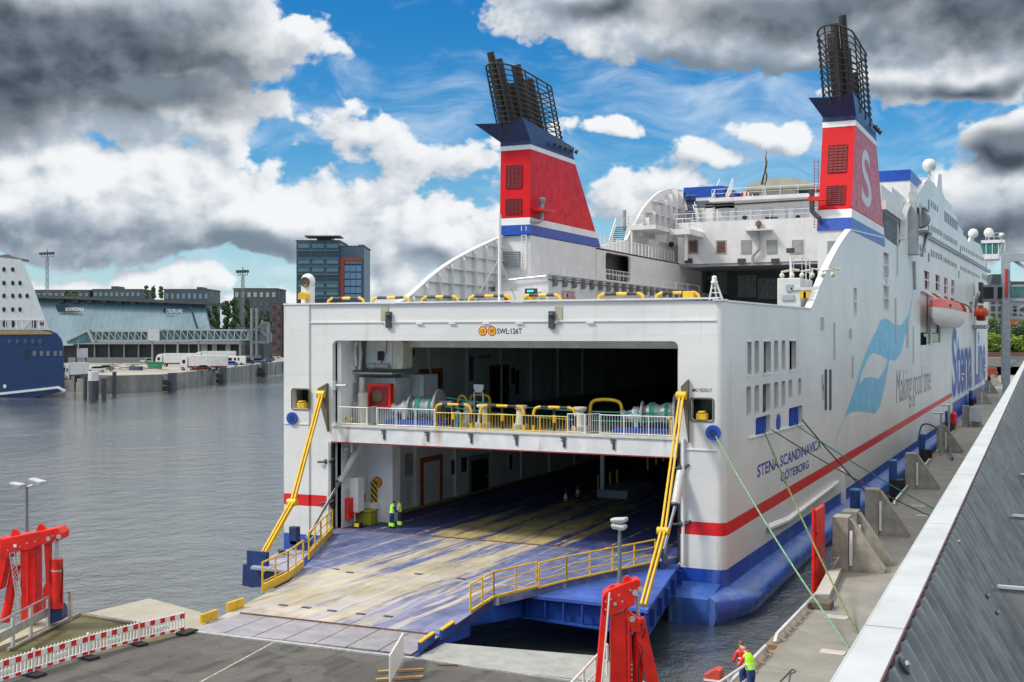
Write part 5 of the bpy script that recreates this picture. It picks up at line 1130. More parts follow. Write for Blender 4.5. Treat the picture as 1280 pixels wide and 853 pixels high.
# stair pairs
def stair(p0, p1, w, n=12, name='deck_stair', tread=None):
    p0, p1 = Vector(p0), Vector(p1); m = MB(); wv = Vector((w/2, 0, 0))
    for s_ in (-1, 1):
        m.bar(p0+wv*s_, p1+wv*s_, .10, .34); m.bar(p0+wv*s_+UZ*1.0, p1+wv*s_+UZ*1.0, .07, .07); m.bar(p0+wv*s_+UZ*.6, p1+wv*s_+UZ*.6, .05, .5)
        for k in (0, .5, 1): p = p0.lerp(p1, k)+wv*s_; m.bar(p, p+UZ*1.0, .05)
    o = m.build(name, rw, ferry); m = MB()
    for k in range(n): p = p0.lerp(p1, (k+.5)/n); m.box((p.x-w/2, p.y-.16, p.z-.04), (p.x+w/2, p.y+.16, p.z+.04))
    m.build('treads', tread or M('tread_blue', (.06, .08, .16), .6), o)
p0 = PY(770, 314, 128); p1 = PY(779, 283, 133); stair(p0, p1, 1.9)
p0 = PY(899, 254, 149); p1 = PY(908, 233, 153); stair(p0, p1, 1.8)
p0 = PY(866, 281, 146.5); p1 = PY(862, 262, 146.5); stair(p0, p1, 1.3, 7)
# port side platform ahead of the funnel
pz = PY(760, 287, 132).z
q = MB(); a = PY(752, 288, 132); b_ = PY(772, 288, 132); q.box((PXX+.2, 128.5, pz-.5), (PXX+3.6, 136, pz)); q.build('viewing_platform', offwhite, ferry)
rail([Vector((PXX+.3, 136, pz)), Vector((PXX+.3, 128.6, pz)), Vector((PXX+2.0, 128.6, pz))], 1.1, .9, (.33, .66), .03, .3).build('white_railing', rw, ferry)
q = MB(); q.tube([(PXX+.6, 128.8, 24.3), (PXX+.6, 128.8, pz-.4)], .12, 8); q.build('pillar', white, ferry)
q = MB(); a = PY(784, 290, 136); b_ = PY(840, 291, 136); q.box((PXX+3.6, 134, pz-.75), (PXX+6.0, 150, pz-.1)); q.build('side_balcony', gh, ferry)
rail([Vector((PXX+4.3, 134.1, pz-.1)), Vector((PXX+5.9, 134.1, pz-.1)), Vector((PXX+5.9, 147, pz-.1))], 1.2, 1.0, (.5,), .035, .3).build('white_railing', rw, ferry)
q = MB(); q.tube([(PXX+5.2, 135, 24.3), (PXX+5.2, 135, pz-.7)], .22, 10); q.build('pillar', white, ferry)
rail([Vector((-43.3, 113, 24.35)), Vector((-43.3, 138, 24.35))], 1.3, 1.2, (.5,), .04, .5).build('white_railing', rw, ferry)
q = MB(); a = PY(780.5, 284, 134); b_ = PY(780.5, 263, 134); q.tube([(a.x, 134, pz), (a.x, 134, b_.z)], .22, 10); q.build('vent_post', grey, ferry)
c = PY(841, 305, SY-1); q = MB(); q.lathe((c.x-.5, SY-.06, c.z), (0, 1, 0), ((0, .35), (.05, .35)), 16); q.build('porthole', glass, ferry)
# bulwark ribs of the port forward wing
q = MB()
for k in range(8): y = 131+k*2.3; q.box((PXX+.25, y, 27), (PXX+1.2, y+.1, 28.5+min(5.6, k*.95)))
for z in (28.6, 30.2, 31.8): q.box((PXX+.25, 132+(z-28.6)*1.6, z), (PXX+.9, 150, z+.08))
q.build('bulwark_ribs', gh, ferry)
# ensign and pole
a = PY(956.5, 257, 148); b_ = PY(959, 186, 148); q = MB(); q.tube([a, b_+Vector((-.3, 0, 0))], .09, 8); fpole = q.build('flag_pole', lgrey, ferry, smooth=True)
q = MB(); P = []
fa = [PY(957.5, 188, 148), PY(957, 212, 148), PY(950, 231, 148)]; fb = [PY(959, 204, 148), PY(960.5, 221, 148), PY(958, 232, 148)]
n = 8; rows = []
for k in range(n+1):
    t = k/n; l = fa[0].lerp(fa[1], t*1.4) if t < .7 else fa[1].lerp(fa[2], (t-.7)/.3); r = fb[0].lerp(fb[1], t) ; r = fb[0].lerp(fb[2], t)
    rows.append([q.b.verts.new(l.lerp(r, j/6)+Vector((0, .35*sin(j*1.6+k*.9), 0))) for j in range(7)])
for a_, b__ in zip(rows[:-1], rows[1:]):
    for j in range(6): q.b.faces.new((a_[j], a_[j+1], b__[j+1], b__[j]))
fl_ = q.build('ensign', M('ensign_blue', (.01, .09, .22), .8, var=.1), fpole, smooth=False); fl_.modifiers.new('cloth', 'SOLIDIFY').thickness = .03; fl_.data.materials.append(M('ensign_yellow', (.62, .45, .03), .8))
for i, f in enumerate(fl_.data.polygons): f.material_index = 1 if (i % 6 == 3 or i//6 == 3) else 0
# starboard forward: gap wall, dark window, davit crane
c = sp(1107, 301); d_ = sp(1128, 283); q = MB(); q.box((SX-3.5, 126, 24.2), (SX-.4, 140, 31.0)); q.build('side_house', gh, ferry)
q = MB(); q.box((SX-.42, 127, 25.0), (SX-.34, 138.5, 28.2)); q.build('promenade_window', dgrey, ferry)
q = MB(); q.box((SX-3.6, 125.8, 28.4), (SX+.1, 140.5, 29.3)); q.build('promenade_deck', gh, ferry)
q = MB(); q.box((SX-3.5, 135, 29.3), (SX-.5, 150, 31.8)); q.build('side_house', gh, ferry)
a = sp(1136, 315); b_ = sp(1138, 268); q = MB()
q.box((SX+.02, a.y-.4, a.z), (SX+.9, a.y+.1, b_.z+2.5)); q.box((SX+.02, a.y+1.6, a.z), (SX+.9, a.y+2.1, b_.z)); q.box((SX+.02, a.y-.6, a.z-.3), (SX+1.0, a.y+2.3, a.z))
cr = q.build('davit_tower', lgrey, ferry); q = MB()
c = sp(1141, 275)+Vector((.9, 0, 0)); q.lathe(c+Vector((0, -1.2, 0)), (0, 1, 0), ((0, 1.0), (.2, 1.1), (.3, .7), (1.6, .7), (1.7, 1.1), (1.9, 1.0)), 16); q.box((SX, c.y-2.2, c.z-1.7), (SX+2, c.y+3, c.z-1.45)); q.box((SX, c.y-2.2, c.z+1.2), (SX+1.6, c.y+3.4, c.z+1.4)); q.build('davit_winch', grey, cr)
q = MB(); q.bar(c+Vector((.3, -1.5, -4.5)), c+Vector((.5, 3, -1.2)), .35); q.bar(c+Vector((.2, -1.8, -1)), c+Vector((.2, -2.2, 1.8)), .25); q.build('davit_strut', lgrey, cr)
# domes, wing bridge
def dome(px, pyb, pyt, y, r, xx=SX-.8):
    t = PX(px, pyt, xx); b_ = PX(px, pyb, xx); q = MB(); q.tube([b_, Vector((b_.x, b_.y, t.z))], r*.18, 8); o = q.build('dome_mast', lgrey, ferry); q = MB(); q.lathe((b_.x, b_.y, t.z-r*.7), (0, 0, 1), ((0, r*.55), (r*.3, r*.9), (r*.8, r), (r*1.3, r*.9), (r*1.7, r*.55), (r*1.85, .01)), 20); q.build('radar_dome', offwhite, o, smooth=True)
dome(1161.5, 221, 208, 0, .95); dome(1216.5, 300, 293, 0, 1.05); 
bw = sp(1229, 328); y0 = bw.y
wx0, wx1 = SX, SX+4.6; yb = 296; zb_ = PY(1245, 315, yb).z
W0 = PY(1231, 318, yb); W1 = PY(1253, 318, yb)
q = MB(); q.box((SX-1, yb, W0.z-1.2), (W1.x-.8, yb+6, W0.z)); bwg = q.build('bridge_wing', gh, ferry)
q = MB(); z1 = PY(1240, 304, yb).z; q.prism([(SX-1, yb+.1, W0.z), (W1.x-1.2, yb+.1, W0.z), (W1.x-.2, yb+.1, z1), (SX-1, yb+.1, z1)], (0, 5.6, 0)); q.build('window', gglass, bwg)
q = MB(); q.box((SX-1, yb-.2, z1), (W1.x+.5, yb+6.2, z1+.7)); q.build('wing_roof', gh, bwg)
q = MB()
for k in range(4): x = SX+k*1.35; q.box((x, yb, W0.z), (x+.14, yb+.12, z1))
q.build('mullions', white, bwg)
rail([Vector((SX, yb, z1+.7)), Vector((W1.x, yb, z1+.7))], 1.6, 1.6, (.5,), .05).build('white_railing', rw, bwg)
c = PY(1236, 290, yb+2); q = MB(); q.tube([(c.x, c.y, z1+.7), (c.x, c.y, c.z)], .22, 8); q.build('dome_mast', lgrey, bwg); q = MB(); q.lathe((c.x, c.y, c.z-1.2), (0, 0, 1), ((0, .6), (.35, 1.0), (.8, 1.15), (1.4, 1.05), (2.0, .6), (2.15, .02)), 20); q.build('radar_dome', offwhite, bwg, smooth=True)
q = MB(); c = PY(1252, 300, yb); q.tube([(c.x, yb, z1), (c.x, yb, c.z+.8)], .25, 8); q.ball((c.x, yb, c.z+1), .7, 12); q.build('search_light', lgrey, bwg)
q = MB(); a = sp(1201, 290); q.box((SX-6, a.y, 30), (SX-.5, a.y+12, a.z+1.2)); q.build('side_house', gh, ferry)
a = sp(1164, 219); q = MB(); q.box((SX-3, a.y, 32), (SX-.4, a.y+13, a.z-.3)); q.build('radio_house', gh, ferry)

# ================================================================== THINGS ON AND AROUND THE FERRY
# lifeboat
def lifeboat():
    a = sp(1150.5, 390); b_ = sp(1197.5, 390); y0, y1 = a.y+.2, b_.y-9; zc = PX(1172, 388, SX).z; L = y1-y0
    root = empty('lifeboat', (SX+1.4, (y0+y1)/2, zc-3), 'orange-topped enclosed lifeboat with white hull hanging on the ship side', 'lifeboat')
    def hullpart(zs, name, mt):
        m = MB(); n = 16; rows = []
        for k in range(n+1):
            t = k/n; e = (1-abs(2*t-1)**3.2)**.6 if 0 < t < 1 else .02; y = y0+L*t; ring = []
            for (w, z) in zs: ring.append(m.b.verts.new((SX+1.45+w*e, y, zc+z*(.55+.45*e) if z < 0 else zc+z*(.7+.3*e))))
            rows.append(ring)
        for r0, r1 in zip(rows[:-1], rows[1:]):
            for j in range(len(zs)): j2 = (j+1) % len(zs); m.b.faces.new((r0[j], r0[j2], r1[j2], r1[j]))
        m.b.faces.new(rows[0][::-1]); m.b.faces.new(rows[-1]); return m.build(name, mt, root, smooth=True)
    hullpart([(-1.4, 0), (-1.3, -1.0), (-.6, -2.3), (0, -2.6), (.6, -2.3), (1.3, -1.0), (1.4, 0)], 'boat_hull', white)
    hullpart([(1.45, -.05), (1.4, .5), (.9, 1.25), (0, 1.45), (-.9, 1.25), (-1.4, .5), (-1.45, -.05)], 'canopy', orange)
    for t in (.62, .70, .93): y = y0+L*t; m = MB(); m.tube([Vector((SX+1.45+1.52*cos(a_), y, zc+(1.52*sin(a_) if sin(a_) > 0 else 0))) for a_ in [pi*k/10 for k in range(11)]], .14, 6); m.build('lashing_strap', M('strap_brown', (.22, .07, .01)), root)
    for t in (.1, .5): y = y0+L*t; m = MB(); m.tube([(SX-.6, y-3, zc+2.6), (SX+1.4, y, zc+1.2)], .16, 6); m.build('davit_arm', white, root)
    for t in (.2, .4): y = y0+L*t; m = MB(); m.box((SX+2.75, y, zc+.2), (SX+2.9, y+2, zc+.55)); m.build('boat_window', glass, root)
lifeboat()
def rescue_boat():
    c = sp(1216, 393); root = empty('rescue_boat', (SX+1.2, c.y+3, c.z-2.5), 'small orange rescue boat stowed on a davit beside the lifeboat', 'rescue boat')
    m = MB()
    m.tube(spline([(SX+.5, c.y-1, c.z+.3), (SX+2.0, c.y-.5, c.z+.3), (SX+2.2, c.y+5, c.z+.3), (SX+1.3, c.y+9, c.z+.9), (SX+.4, c.y+5, c.z+.3)], 5), .75, 10); m.build('buoyancy_tube', orange, root, smooth=True)
    m = MB(); m.box((SX+.6, c.y, c.z-1.3), (SX+2.2, c.y+6, c.z-.2)); m.build('boat_floor', M('rescue_red', (.5, .02, .01)), root, bevel=.3)
    m = MB(); m.box((SX+.9, c.y+.5, c.z+.6), (SX+1.9, c.y+2.5, c.z+1.9)); m.build('console', orange, root, bevel=.2)
    m = MB(); m.box((SX, c.y-2, c.z-2.9), (SX+2.4, c.y+12, c.z-2.2)); m.build('cradle', grey, root)
    m = MB(); m.bar((SX+.2, c.y+4, c.z+1.5), (SX+1.0, c.y+2, c.z+4.5), .5); m.bar((SX+.2, c.y-3, c.z-2), (SX+.4, c.y-3, c.z+3.6), .3); m.build('davit', white, root)
rescue_boat()

# traffic cones on the vehicle deck
def cone_proto():
    r = empty('traffic_cone', (0, 0, 0), 'x', 'traffic cone'); m = MB(); m.lathe((0, 0, .04), (0, 0, 1), ((0, .22), (.85, .03)), 16); m.build('cone_body', M('cone_red', (.65, .06, .02), .5), r, smooth=True)
    m = MB(); m.lathe((0, 0, .3), (0, 0, 1), ((0, .165), (.3, .095)), 16); m.build('white_band', M('band_white', (.8, .8, .8), .4), r, smooth=True); m = MB(); m.box((-.28, -.28, 0), (.28, .28, .05)); m.build('base', black, r); return r
cpz = cone_proto()
place(cpz, True, PZ(707, 628, DK1), .2, 'traffic cone with white band on the dark car deck, the left one nearer the camera', 'cones on the car deck')
c2_ = place(cpz, False, PZ(722, 622, DK1), .9, 'orange-tipped traffic cone farther inside the car deck, right of the other cone', 'cones on the car deck')
# yellow chest and drum at the deck edge
p = PZ(458, 655, DK1); r = empty('salt_bin', p, 'yellow-green storage bin against the garage wall beside the striped post', 'storage bin')
q = MB(); q.box((p.x-.55, p.y-.5, p.z), (p.x+.65, p.y+.4, p.z+.85)); q.build('bin_body', M('bin_olive', (.30, .27, .02), .6, var=.2), r, bevel=.04); q = MB(); q.box((p.x-.6, p.y-.55, p.z+.86), (p.x+.7, p.y+.45, p.z+.98)); q.build('lid', M('bin_lid', (.36, .33, .04), .6), r, bevel=.03)
p = PZ(447, 660, DK1); r = empty('work_lamp', p, 'small yellow and black work lamp standing on the deck edge', 'work lamp')
q = MB(); q.box((p.x-.3, p.y-.2, p.z), (p.x+.3, p.y+.2, p.z+.35)); q.build('lamp_body', black, r, bevel=.05); q = MB(); q.box((p.x-.12, p.y-.23, p.z+.1), (p.x+.22, p.y-.2, p.z+.32)); q.build('lamp_face', yellow, r); q = MB(); q.tube([(p.x-.25, p.y, p.z+.35), (p.x-.2, p.y, p.z+1.0), (p.x+.1, p.y, p.z+1.0)], .05, 6); q.build('handle', grey, r)

# mooring ropes
def rope(pa, pb, sag, r, mt, label, knots=0):
    P = [Vector(pa).lerp(Vector(pb), k/24)-UZ*sag*4*(k/24)*(1-k/24) for k in range(25)]
    m = MB(); m.tube(P, r, 7)
    for k in range(knots): p = P[3+k*4]; m.ball(p, r*2.0, 7)
    o = m.build('mooring_rope', mt, None, smooth=True); tag(o, label, 'mooring rope', 'ropes holding the ferry to the quay'); return o
rope(PY(895, 546, TY-.3), PZ(1061, 810, QZ), .35, .042, ropel, 'pale green rope from the stern corner fairlead down to the quay', 1)
rope(sp(953, 541)+Vector((.15, 0, 0)), PZ(1072, 792, QZ), .3, .045, M('rope_speckled', (.16, .22, .08), .85, var=.6, sc=12), 'speckled yellow-green rope beside the ship name, second from the stern', 3)
rope(sp(961, 537)+Vector((.15, 0, 0)), PZ(1185, 655, QZ), .3, .042, ropeg, 'dark green rope from the four-roller fairlead reaching behind the white coping')
rope(sp(989, 529)+Vector((.15, 0, 0)), PZ(1190, 648, QZ), .25, .04, green, 'bright green rope from the three-roller fairlead reaching behind the coping')
rope(sp(1000, 525)+Vector((.15, 0, 0)), PZ(1134, 668, QZ), .2, .05, M('rope_black', (.04, .045, .04), .85), 'black rope running from the three-roller fairlead past the second concrete fender block')

for a_, b__, l in ((V(556, 497, 65.6), V(846, 516, 65.0), 'upper green rope stretched across the mooring deck from the left winch'), (V(556, 508, 65.3), V(838, 527, 64.7), 'lower green rope stretched across the mooring deck past the bollards')):
    m = MB(); m.tube([Vector(a_).lerp(b__, k/12)-UZ*.3*4*(k/12)*(1-k/12) for k in range(13)], .04, 6); o = m.build('mooring_rope', green, None, smooth=True); tag(o, l, 'mooring rope', 'ropes on the mooring deck')
# ================================================================== QUAY FURNITURE
def fender_proto():
    r = empty('fender_block', (0, 0, 0), 'x', 'fender block')
    m = MB(); prof_ = [(0, 0), (0, 2.85), (.82, 2.85), (.95, 2.72), (2.7, .16), (2.7, 0)]
    m.prism([(x, 0, z) for x, z in prof_], (0, .32, 0)); m.build('buttress', conc, r, bevel=.02)
    m = MB(); m.box((-.02, -.25, 0), (.82, .95, 2.93)); m.build('column', conc, r, bevel=.03)
    m = MB(); m.box((.86, -.16, .3), (1.02, -.02, 2.2)); m.build('ladder_strip', M('strip_white', (.75, .75, .75), .4), r)
    m = MB(); m.bar((.92, .16, 2.84), (2.72, .16, .22), .36, .10); m.build('edge_beam', M('concrete_edge', (.36, .34, .29), .8), r); return r
fb = fender_proto(); first = True
names = ['pale concrete fender block nearest the camera, its front buttress', 'pale concrete fender block joined behind the nearest one', 'dark weathered fender block crossed by the black rope', 'third fender block along, with a white strip down its face', 'fender block beside the hooked blue hose', 'fender block with the grey box on its side', 'small far fender block past the grey box', 'far fender block below the passenger bridge leg', 'farthest fender block near the bridge']
spots = [PZ(1042, 712, QZ), PZ(1042, 712, QZ)+Vector((.1, 2.3, 0)), PZ(1082, 668, QZ), PZ(1132, 610, QZ), PZ(1171, 565, QZ), PZ(1203, 533, QZ), PZ(1224, 505, QZ), PZ(1236, 492, QZ), PZ(1244, 483, QZ)]
for i, p in enumerate(spots):
    if i >= 6: p.x = qx(p.y)+.3
    place(fb, first, p, 0, names[i], 'concrete fender blocks along the quay edge'); first = False
p = spots[5]; r = empty('control_box', (p.x+1.6, p.y-.5, QZ), 'light grey control box standing beside a fender block', 'control box')
q = MB(); q.box((p.x+1.0, p.y-.9, QZ+.75), (p.x+2.7, p.y-.4, QZ+2.9)); q.build('cabinet', M('box_pale_grey', (.48, .52, .56), .4), r, bevel=.03); q = MB(); q.box((p.x+1.05, p.y-.93, QZ+.8), (p.x+1.8, p.y-.905, QZ+2.85)); q.build('door', M('box_door', (.44, .48, .52), .4), r)
q = MB(); q.box((p.x+1.1, p.y-.8, QZ), (p.x+1.25, p.y-.5, QZ+.75)); q.box((p.x+2.4, p.y-.8, QZ), (p.x+2.55, p.y-.5, QZ+.75)); q.build('feet', grey, r)
p = PZ(1192, 536, QZ); r = empty('life_buoy', (p.x, p.y, p.z), 'red life buoy case on the quay edge by the grey box', 'life buoy'); q = MB(); q.lathe((p.x, p.y, p.z+.4), (0, 0, 1), ((0, .25), (.3, .45), (1.6, .45), (1.9, .2)), 12); q.build('buoy_case', bred, r); q = MB(); q.box((p.x-.06, p.y+.3, p.z), (p.x+.06, p.y+.42, p.z+1.6)); q.build('post', grey, r)
# blue guide posts and rubber fenders
def gp():
    r = empty('fender_post', (0, 0, 0), 'x', 'fender post'); m = MB(); m.tube([(0, 0, -3.5), (0, 0, 2.6)], .33, 14); m.build('steel_post', M('post_blue', (.01, .07, .25), .5, var=.25, streak=.5), r, smooth=True); m = MB(); m.lathe((0, 0, 2.6), (0, 0, 1), ((0, .36), (.12, .36), (.2, .2)), 14); m.build('cap', M('cap_blue', (.03, .16, .40), .5), r)
    m = MB(); m.tube([(.45, -.55, -1.5), (.45, -.55, 1.2)], .62, 16); m.build('rubber_fender', black, r, smooth=True); return r
g0 = gp()
lb_ = ['thick blue post behind the red panel at the quay edge', 'blue post next to the third concrete fender block', 'blue post beside the standpipes and hose', 'blue post just before the grey control box', 'farthest blue post below the large blue lettering']
for i, (x, y) in enumerate(((1071, 664), (1120, 612), (1160, 572), (1197, 537), (1229, 505))):
    p = PZ(x, y, QZ); p.x = qx(p.y)-.75; place(g0, i == 0, (p.x, p.y, QZ-.3 if i else QZ), 0, lb_[i], 'blue fender posts')
# red panel
p = PZ(1034, 722, QZ)
r = empty('red_fender', (qx(p.y)-.5, p.y, QZ-.5), 'tall red steel fender panel standing at the quay edge', 'fender panel')
xx = qx(p.y)-.55; q = MB(); q.box((xx-.15, p.y-.6, -1), (xx+.05, p.y+1.8, QZ+3.6)); q.build('panel', bred, r, bevel=.04)
q = MB()
for k in range(4): q.box((xx-.2, p.y-.62, QZ-1+k*1.1), (xx+.12, p.y-.56, QZ-.85+k*1.1))
q.build('panel_rib', dred, r)
q = MB(); q.tube([(xx-.1, p.y-.66, QZ-3), (xx-.1, p.y-.66, QZ+3.7)], .09, 6); q.build('edge_pipe', bred, r)
q = MB()
for k in range(3): q.tube(spline([(xx+.1, p.y+.1+k*.4, QZ+1.6), (xx+.5, p.y+.2+k*.4, QZ+.3+k*.3), (xx+.9, p.y+1.2, QZ+.9)], 5), .03, 5)
q.build('chain', M('chain_grey', (.3, .3, .3), .5, metal=.5), r)
# concrete foot
p = PZ(1000, 752, QZ); q = MB(); q.prism([PZ(1018, 752, QZ+.02), PZ(1037, 752, QZ+.02), PZ(1052, 718, QZ+.02), PZ(1034, 722, QZ+.02)], (0, 0, .35)); o = q.build('concrete_plinth', M('plinth_concrete', (.42, .41, .37), .8), None, bevel=.02); tag(o, 'low pale concrete plinth in front of the nearest fender block', 'plinth')
p = PZ(1024, 760, QZ); q = MB(); q.box((p.x-.5, p.y-.4, p.z), (p.x+.6, p.y+.5, p.z+.35)); o = q.build('mooring_plate', M('bracket_brown', (.12, .10, .07)), None, bevel=.05); tag(o, 'dark brown steel foot plate at the quay edge below the red panel', 'foot plate')
# bull rails along the edge
def bull(i, ya, yb, label):
    a = Vector((qx(ya)+.35, ya, QZ)); b_ = Vector((qx(yb)+.35, yb, QZ)); L = (b_-a).length; r = empty('edge_rail', a.lerp(b_, .5), label, 'edge rail', 'white rails along the quay edge')
    m = MB(); m.tube([a+UZ*.05, a+UZ*.3+(b_-a)*.04, b_+UZ*.3-(b_-a)*.04, b_+UZ*.05], .085, 8); m.build('rail_tube', M('galv_white', (.62, .65, .68), .35, metal=.3), r, smooth=True)
    n = max(2, int(L/1.1)); 
    for k in range(n): p = a.lerp(b_, (k+.5)/n); m = MB(); m.box((p.x-.05, p.y-.05, QZ), (p.x+.32, p.y+.05, QZ+.1)); m.tube([(p.x, p.y, QZ), (p.x, p.y, QZ+.3)], .04, 5); m.build('rail_foot', silver, r)
bl = ['white edge rail running past the two dock workers', 'white edge rail between the quay notch and the red panel', 'white edge rail behind the second fender block', 'white edge rail beside the standpipes', 'white edge rail next to the grey control box', 'far white edge rail under the large blue letters']
for i, (a, b_) in enumerate(((41.0, 47.2), (48.6, 58.6), (71, 84), (92, 103), (113, 126), (136, 150))): bull(i, a, b_, bl[i])
# hatches and worn marks on the quay
hm = M('hatch_pale', (.46, .44, .40), .6, var=.15)
for i, (x, y, l) in enumerate(((1046, 772, 'pale rectangular hatch cover on the quay nearest the first fender block'), (1041, 816, 'pale rectangular hatch cover on the quay closest to the camera'), (1148, 633, 'upper of two small pale hatch covers by the green ropes'), (1154, 645, 'lower of two small pale hatch covers by the green ropes'), (1194, 569, 'left of two far pale hatch covers on the quay'), (1203, 571, 'right of two far pale hatch covers on the quay'))):
    p = PZ(x, y, QZ); f_ = lambda a, b_: Vector((p.x+a, p.y+b_, QZ+.004)); q = MB(); q.plate([rrect(-.5, -.32, .5, .32, .1, f_)], (0, 0, .03)); o = q.build('hatch_cover', hm, None); tag(o, l, 'hatch cover', 'pale hatch covers on the quay')
p = PZ(989, 845, QZ); q = MB(); q.tube(spline([PZ(975, 853, QZ)+UZ*.03, PZ(985, 843, QZ)+UZ*.03, PZ(990, 838, QZ)+UZ*.03, PZ(994, 839, QZ)+UZ*.03, PZ(992, 842, QZ)+UZ*.03, PZ(988, 843, QZ)+UZ*.03, PZ(986, 853, QZ)+UZ*.03], 5), .018, 5); o = q.build('wire_loop', dgrey, None); tag(o, 'thin dark wire loop lying on the quay surface', 'wire')
# standpipes and hose
for i, (x, y0, y1, l) in enumerate(((1167, 570, 514, 'grey standpipe with a T top, left of the pair'), (1178, 565, 504, 'taller grey standpipe with a hooked top, right of the pair'))):
    p = PZ(x, y0, QZ); p.x = qx(p.y)+1.0+i*.5; h = (y0-y1)/F*(p.y*cos(A)); r = empty('standpipe', p, l, 'standpipe', 'grey standpipes at the quay edge'); m = MB(); m.tube([p, p+UZ*h], .11, 8); m.build('pipe', silver, r, smooth=True); m = MB(); m.tube([p+UZ*h+Vector((-.9, 0, 0)), p+UZ*h+Vector((.3 if i == 0 else 0, 0, 0))], .1, 8); m.build('top_arm', silver, r)
p = PZ(1190, 575, QZ); a = PZ(1152, 570, QZ); q = MB(); q.tube(spline([a+Vector((-.3, -1, 1.0)), a+Vector((0, 0, 3.2)), a+Vector((1.2, 0, 3.2)), PZ(1178, 556, QZ)+UZ*1.0, p+UZ*.4, p+UZ*.08], 5), .09, 8); o = q.build('water_hose', M('hose_blue', (.02, .12, .2), .5), None, smooth=True); tag(o, 'dark blue hose arching from the ship side down onto the quay', 'hose')
# clutter far along the quay
for i, (x, y, w, l, mt) in enumerate(((1240, 474, 3, 'dark red steel gangway base standing far along the quay', M('far_red', (.22, .04, .03))), (1250, 464, 4, 'dark grey machinery stack at the far quay end', dgrey), (1262, 452, 5, 'white van parked far along the quay behind the bridge leg', white))):
    p = PZ(x, y, QZ); r = empty(('gangway', 'machinery', 'parked_van')[i], p, l, ('gangway base', 'machinery', 'van')[i]); m = MB(); m.box((p.x-w/2, p.y, p.z+.4), (p.x+w/2, p.y+w, p.z+2.2)); m.build('body', mt, r, bevel=.2); m = MB(); m.box((p.x-w/2+.2, p.y+.2, p.z+2.2), (p.x+w/2-.2, p.y+w*.6, p.z+3.4)); m.build('upper_part', mt, r, bevel=.2)
    for dx in (-1, 1): m = MB(); m.lathe((p.x+dx*w*.35, p.y+.1, p.z+.42), (0, 1, 0), ((-.2, .42), (.1, .42)), 12); m.build('wheel', black, r)

# ================================================================== COPING AND LEANING METAL WALL (foreground right)
CZ = 13.3
e0 = PZ(1040, 853, CZ); e1 = PZ(1203, 580, CZ); f0_ = PZ(1107, 853, CZ); f1_ = PZ(1222, 580, CZ)
dirv = (e1-e0).normalized(); wdt = .5*((f0_-e0).cross(dirv).length+(f1_-e1).cross(dirv).length); perp = Vector((dirv.y, -dirv.x, 0))
start = e0-dirv*5.0; total = 152.0
root = empty('metal_parapet', start+Vector((0, 0, -11)), 'long leaning grey ribbed metal wall capped by a pale coping', 'parapet wall')
copm = M('coping_zinc', (.44, .475, .50), .5, metal=.1, var=.10, sc=1.5, streak=.15, scol=(.5, .5, .5)); pl = 4.85; t0_ = (PZ(1083, 781.6, CZ)-e0).dot(dirv)+5.0; k = 0; s0 = t0_-pl*2
while s0 < total:
    a = start+dirv*max(0, s0+.012); b_ = start+dirv*min(total, s0+pl-.012)
    if (b_-start).dot(dirv) > .1:
        q = MB(); q.prism([a, b_, b_+perp*wdt, a+perp*wdt], (0, 0, -.035)); q.prism([a-perp*.012, b_-perp*.012, b_-perp*.012-UZ*.12, a-perp*.012-UZ*.12], perp*.01); q.build('coping_panel', copm, root)
        k += 1
    s0 += pl
q = MB(); a = start; b_ = start+dirv*total; q.bar(a+perp*(wdt+.006)-UZ*.05, b_+perp*(wdt+.006)-UZ*.05, .012, .10); q.build('coping_edge', M('coping_edge_maroon', (.09, .03, .045), .5), root)
# ribbed cladding falling away at 61 degrees
down = (perp*cos(radians(61))-UZ*sin(radians(61))).normalized(); nrm = dirv.cross(down).normalized()
if nrm.z < 0: nrm = -nrm
ribm = M('zinc_sheet', (.20, .222, .232), .5, metal=.2, var=.30, sc=2.2, streak=.6, scol=(.30, .31, .30), bump=.10)
m = MB(); base = start+perp*(wdt-.02)-UZ*.04; N = int(total/.35); prev = None; pitch = .35
for k in range(N):
    y = k*pitch
    for (dy, h) in ((0, 0), (.20, 0), (.245, .065), (.285, .065), (.33, 0)):
        a = base+dirv*(y+dy)+nrm*h; v0 = m.b.verts.new(a); v1 = m.b.verts.new(a+down*9)
        if prev: m.b.faces.new((prev[0], v0, v1, prev[1]))
        prev = (v0, v1)
q_ = m.build('ribbed_cladding', ribm, root)
q = MB(); q.prism([start+perp*.05-UZ*.06, start+dirv*total+perp*.05-UZ*.06, start+dirv*total+perp*.05-UZ*10.7, start+perp*.05-UZ*10.7], perp*.08); q.build('outer_cladding', ribm, root)
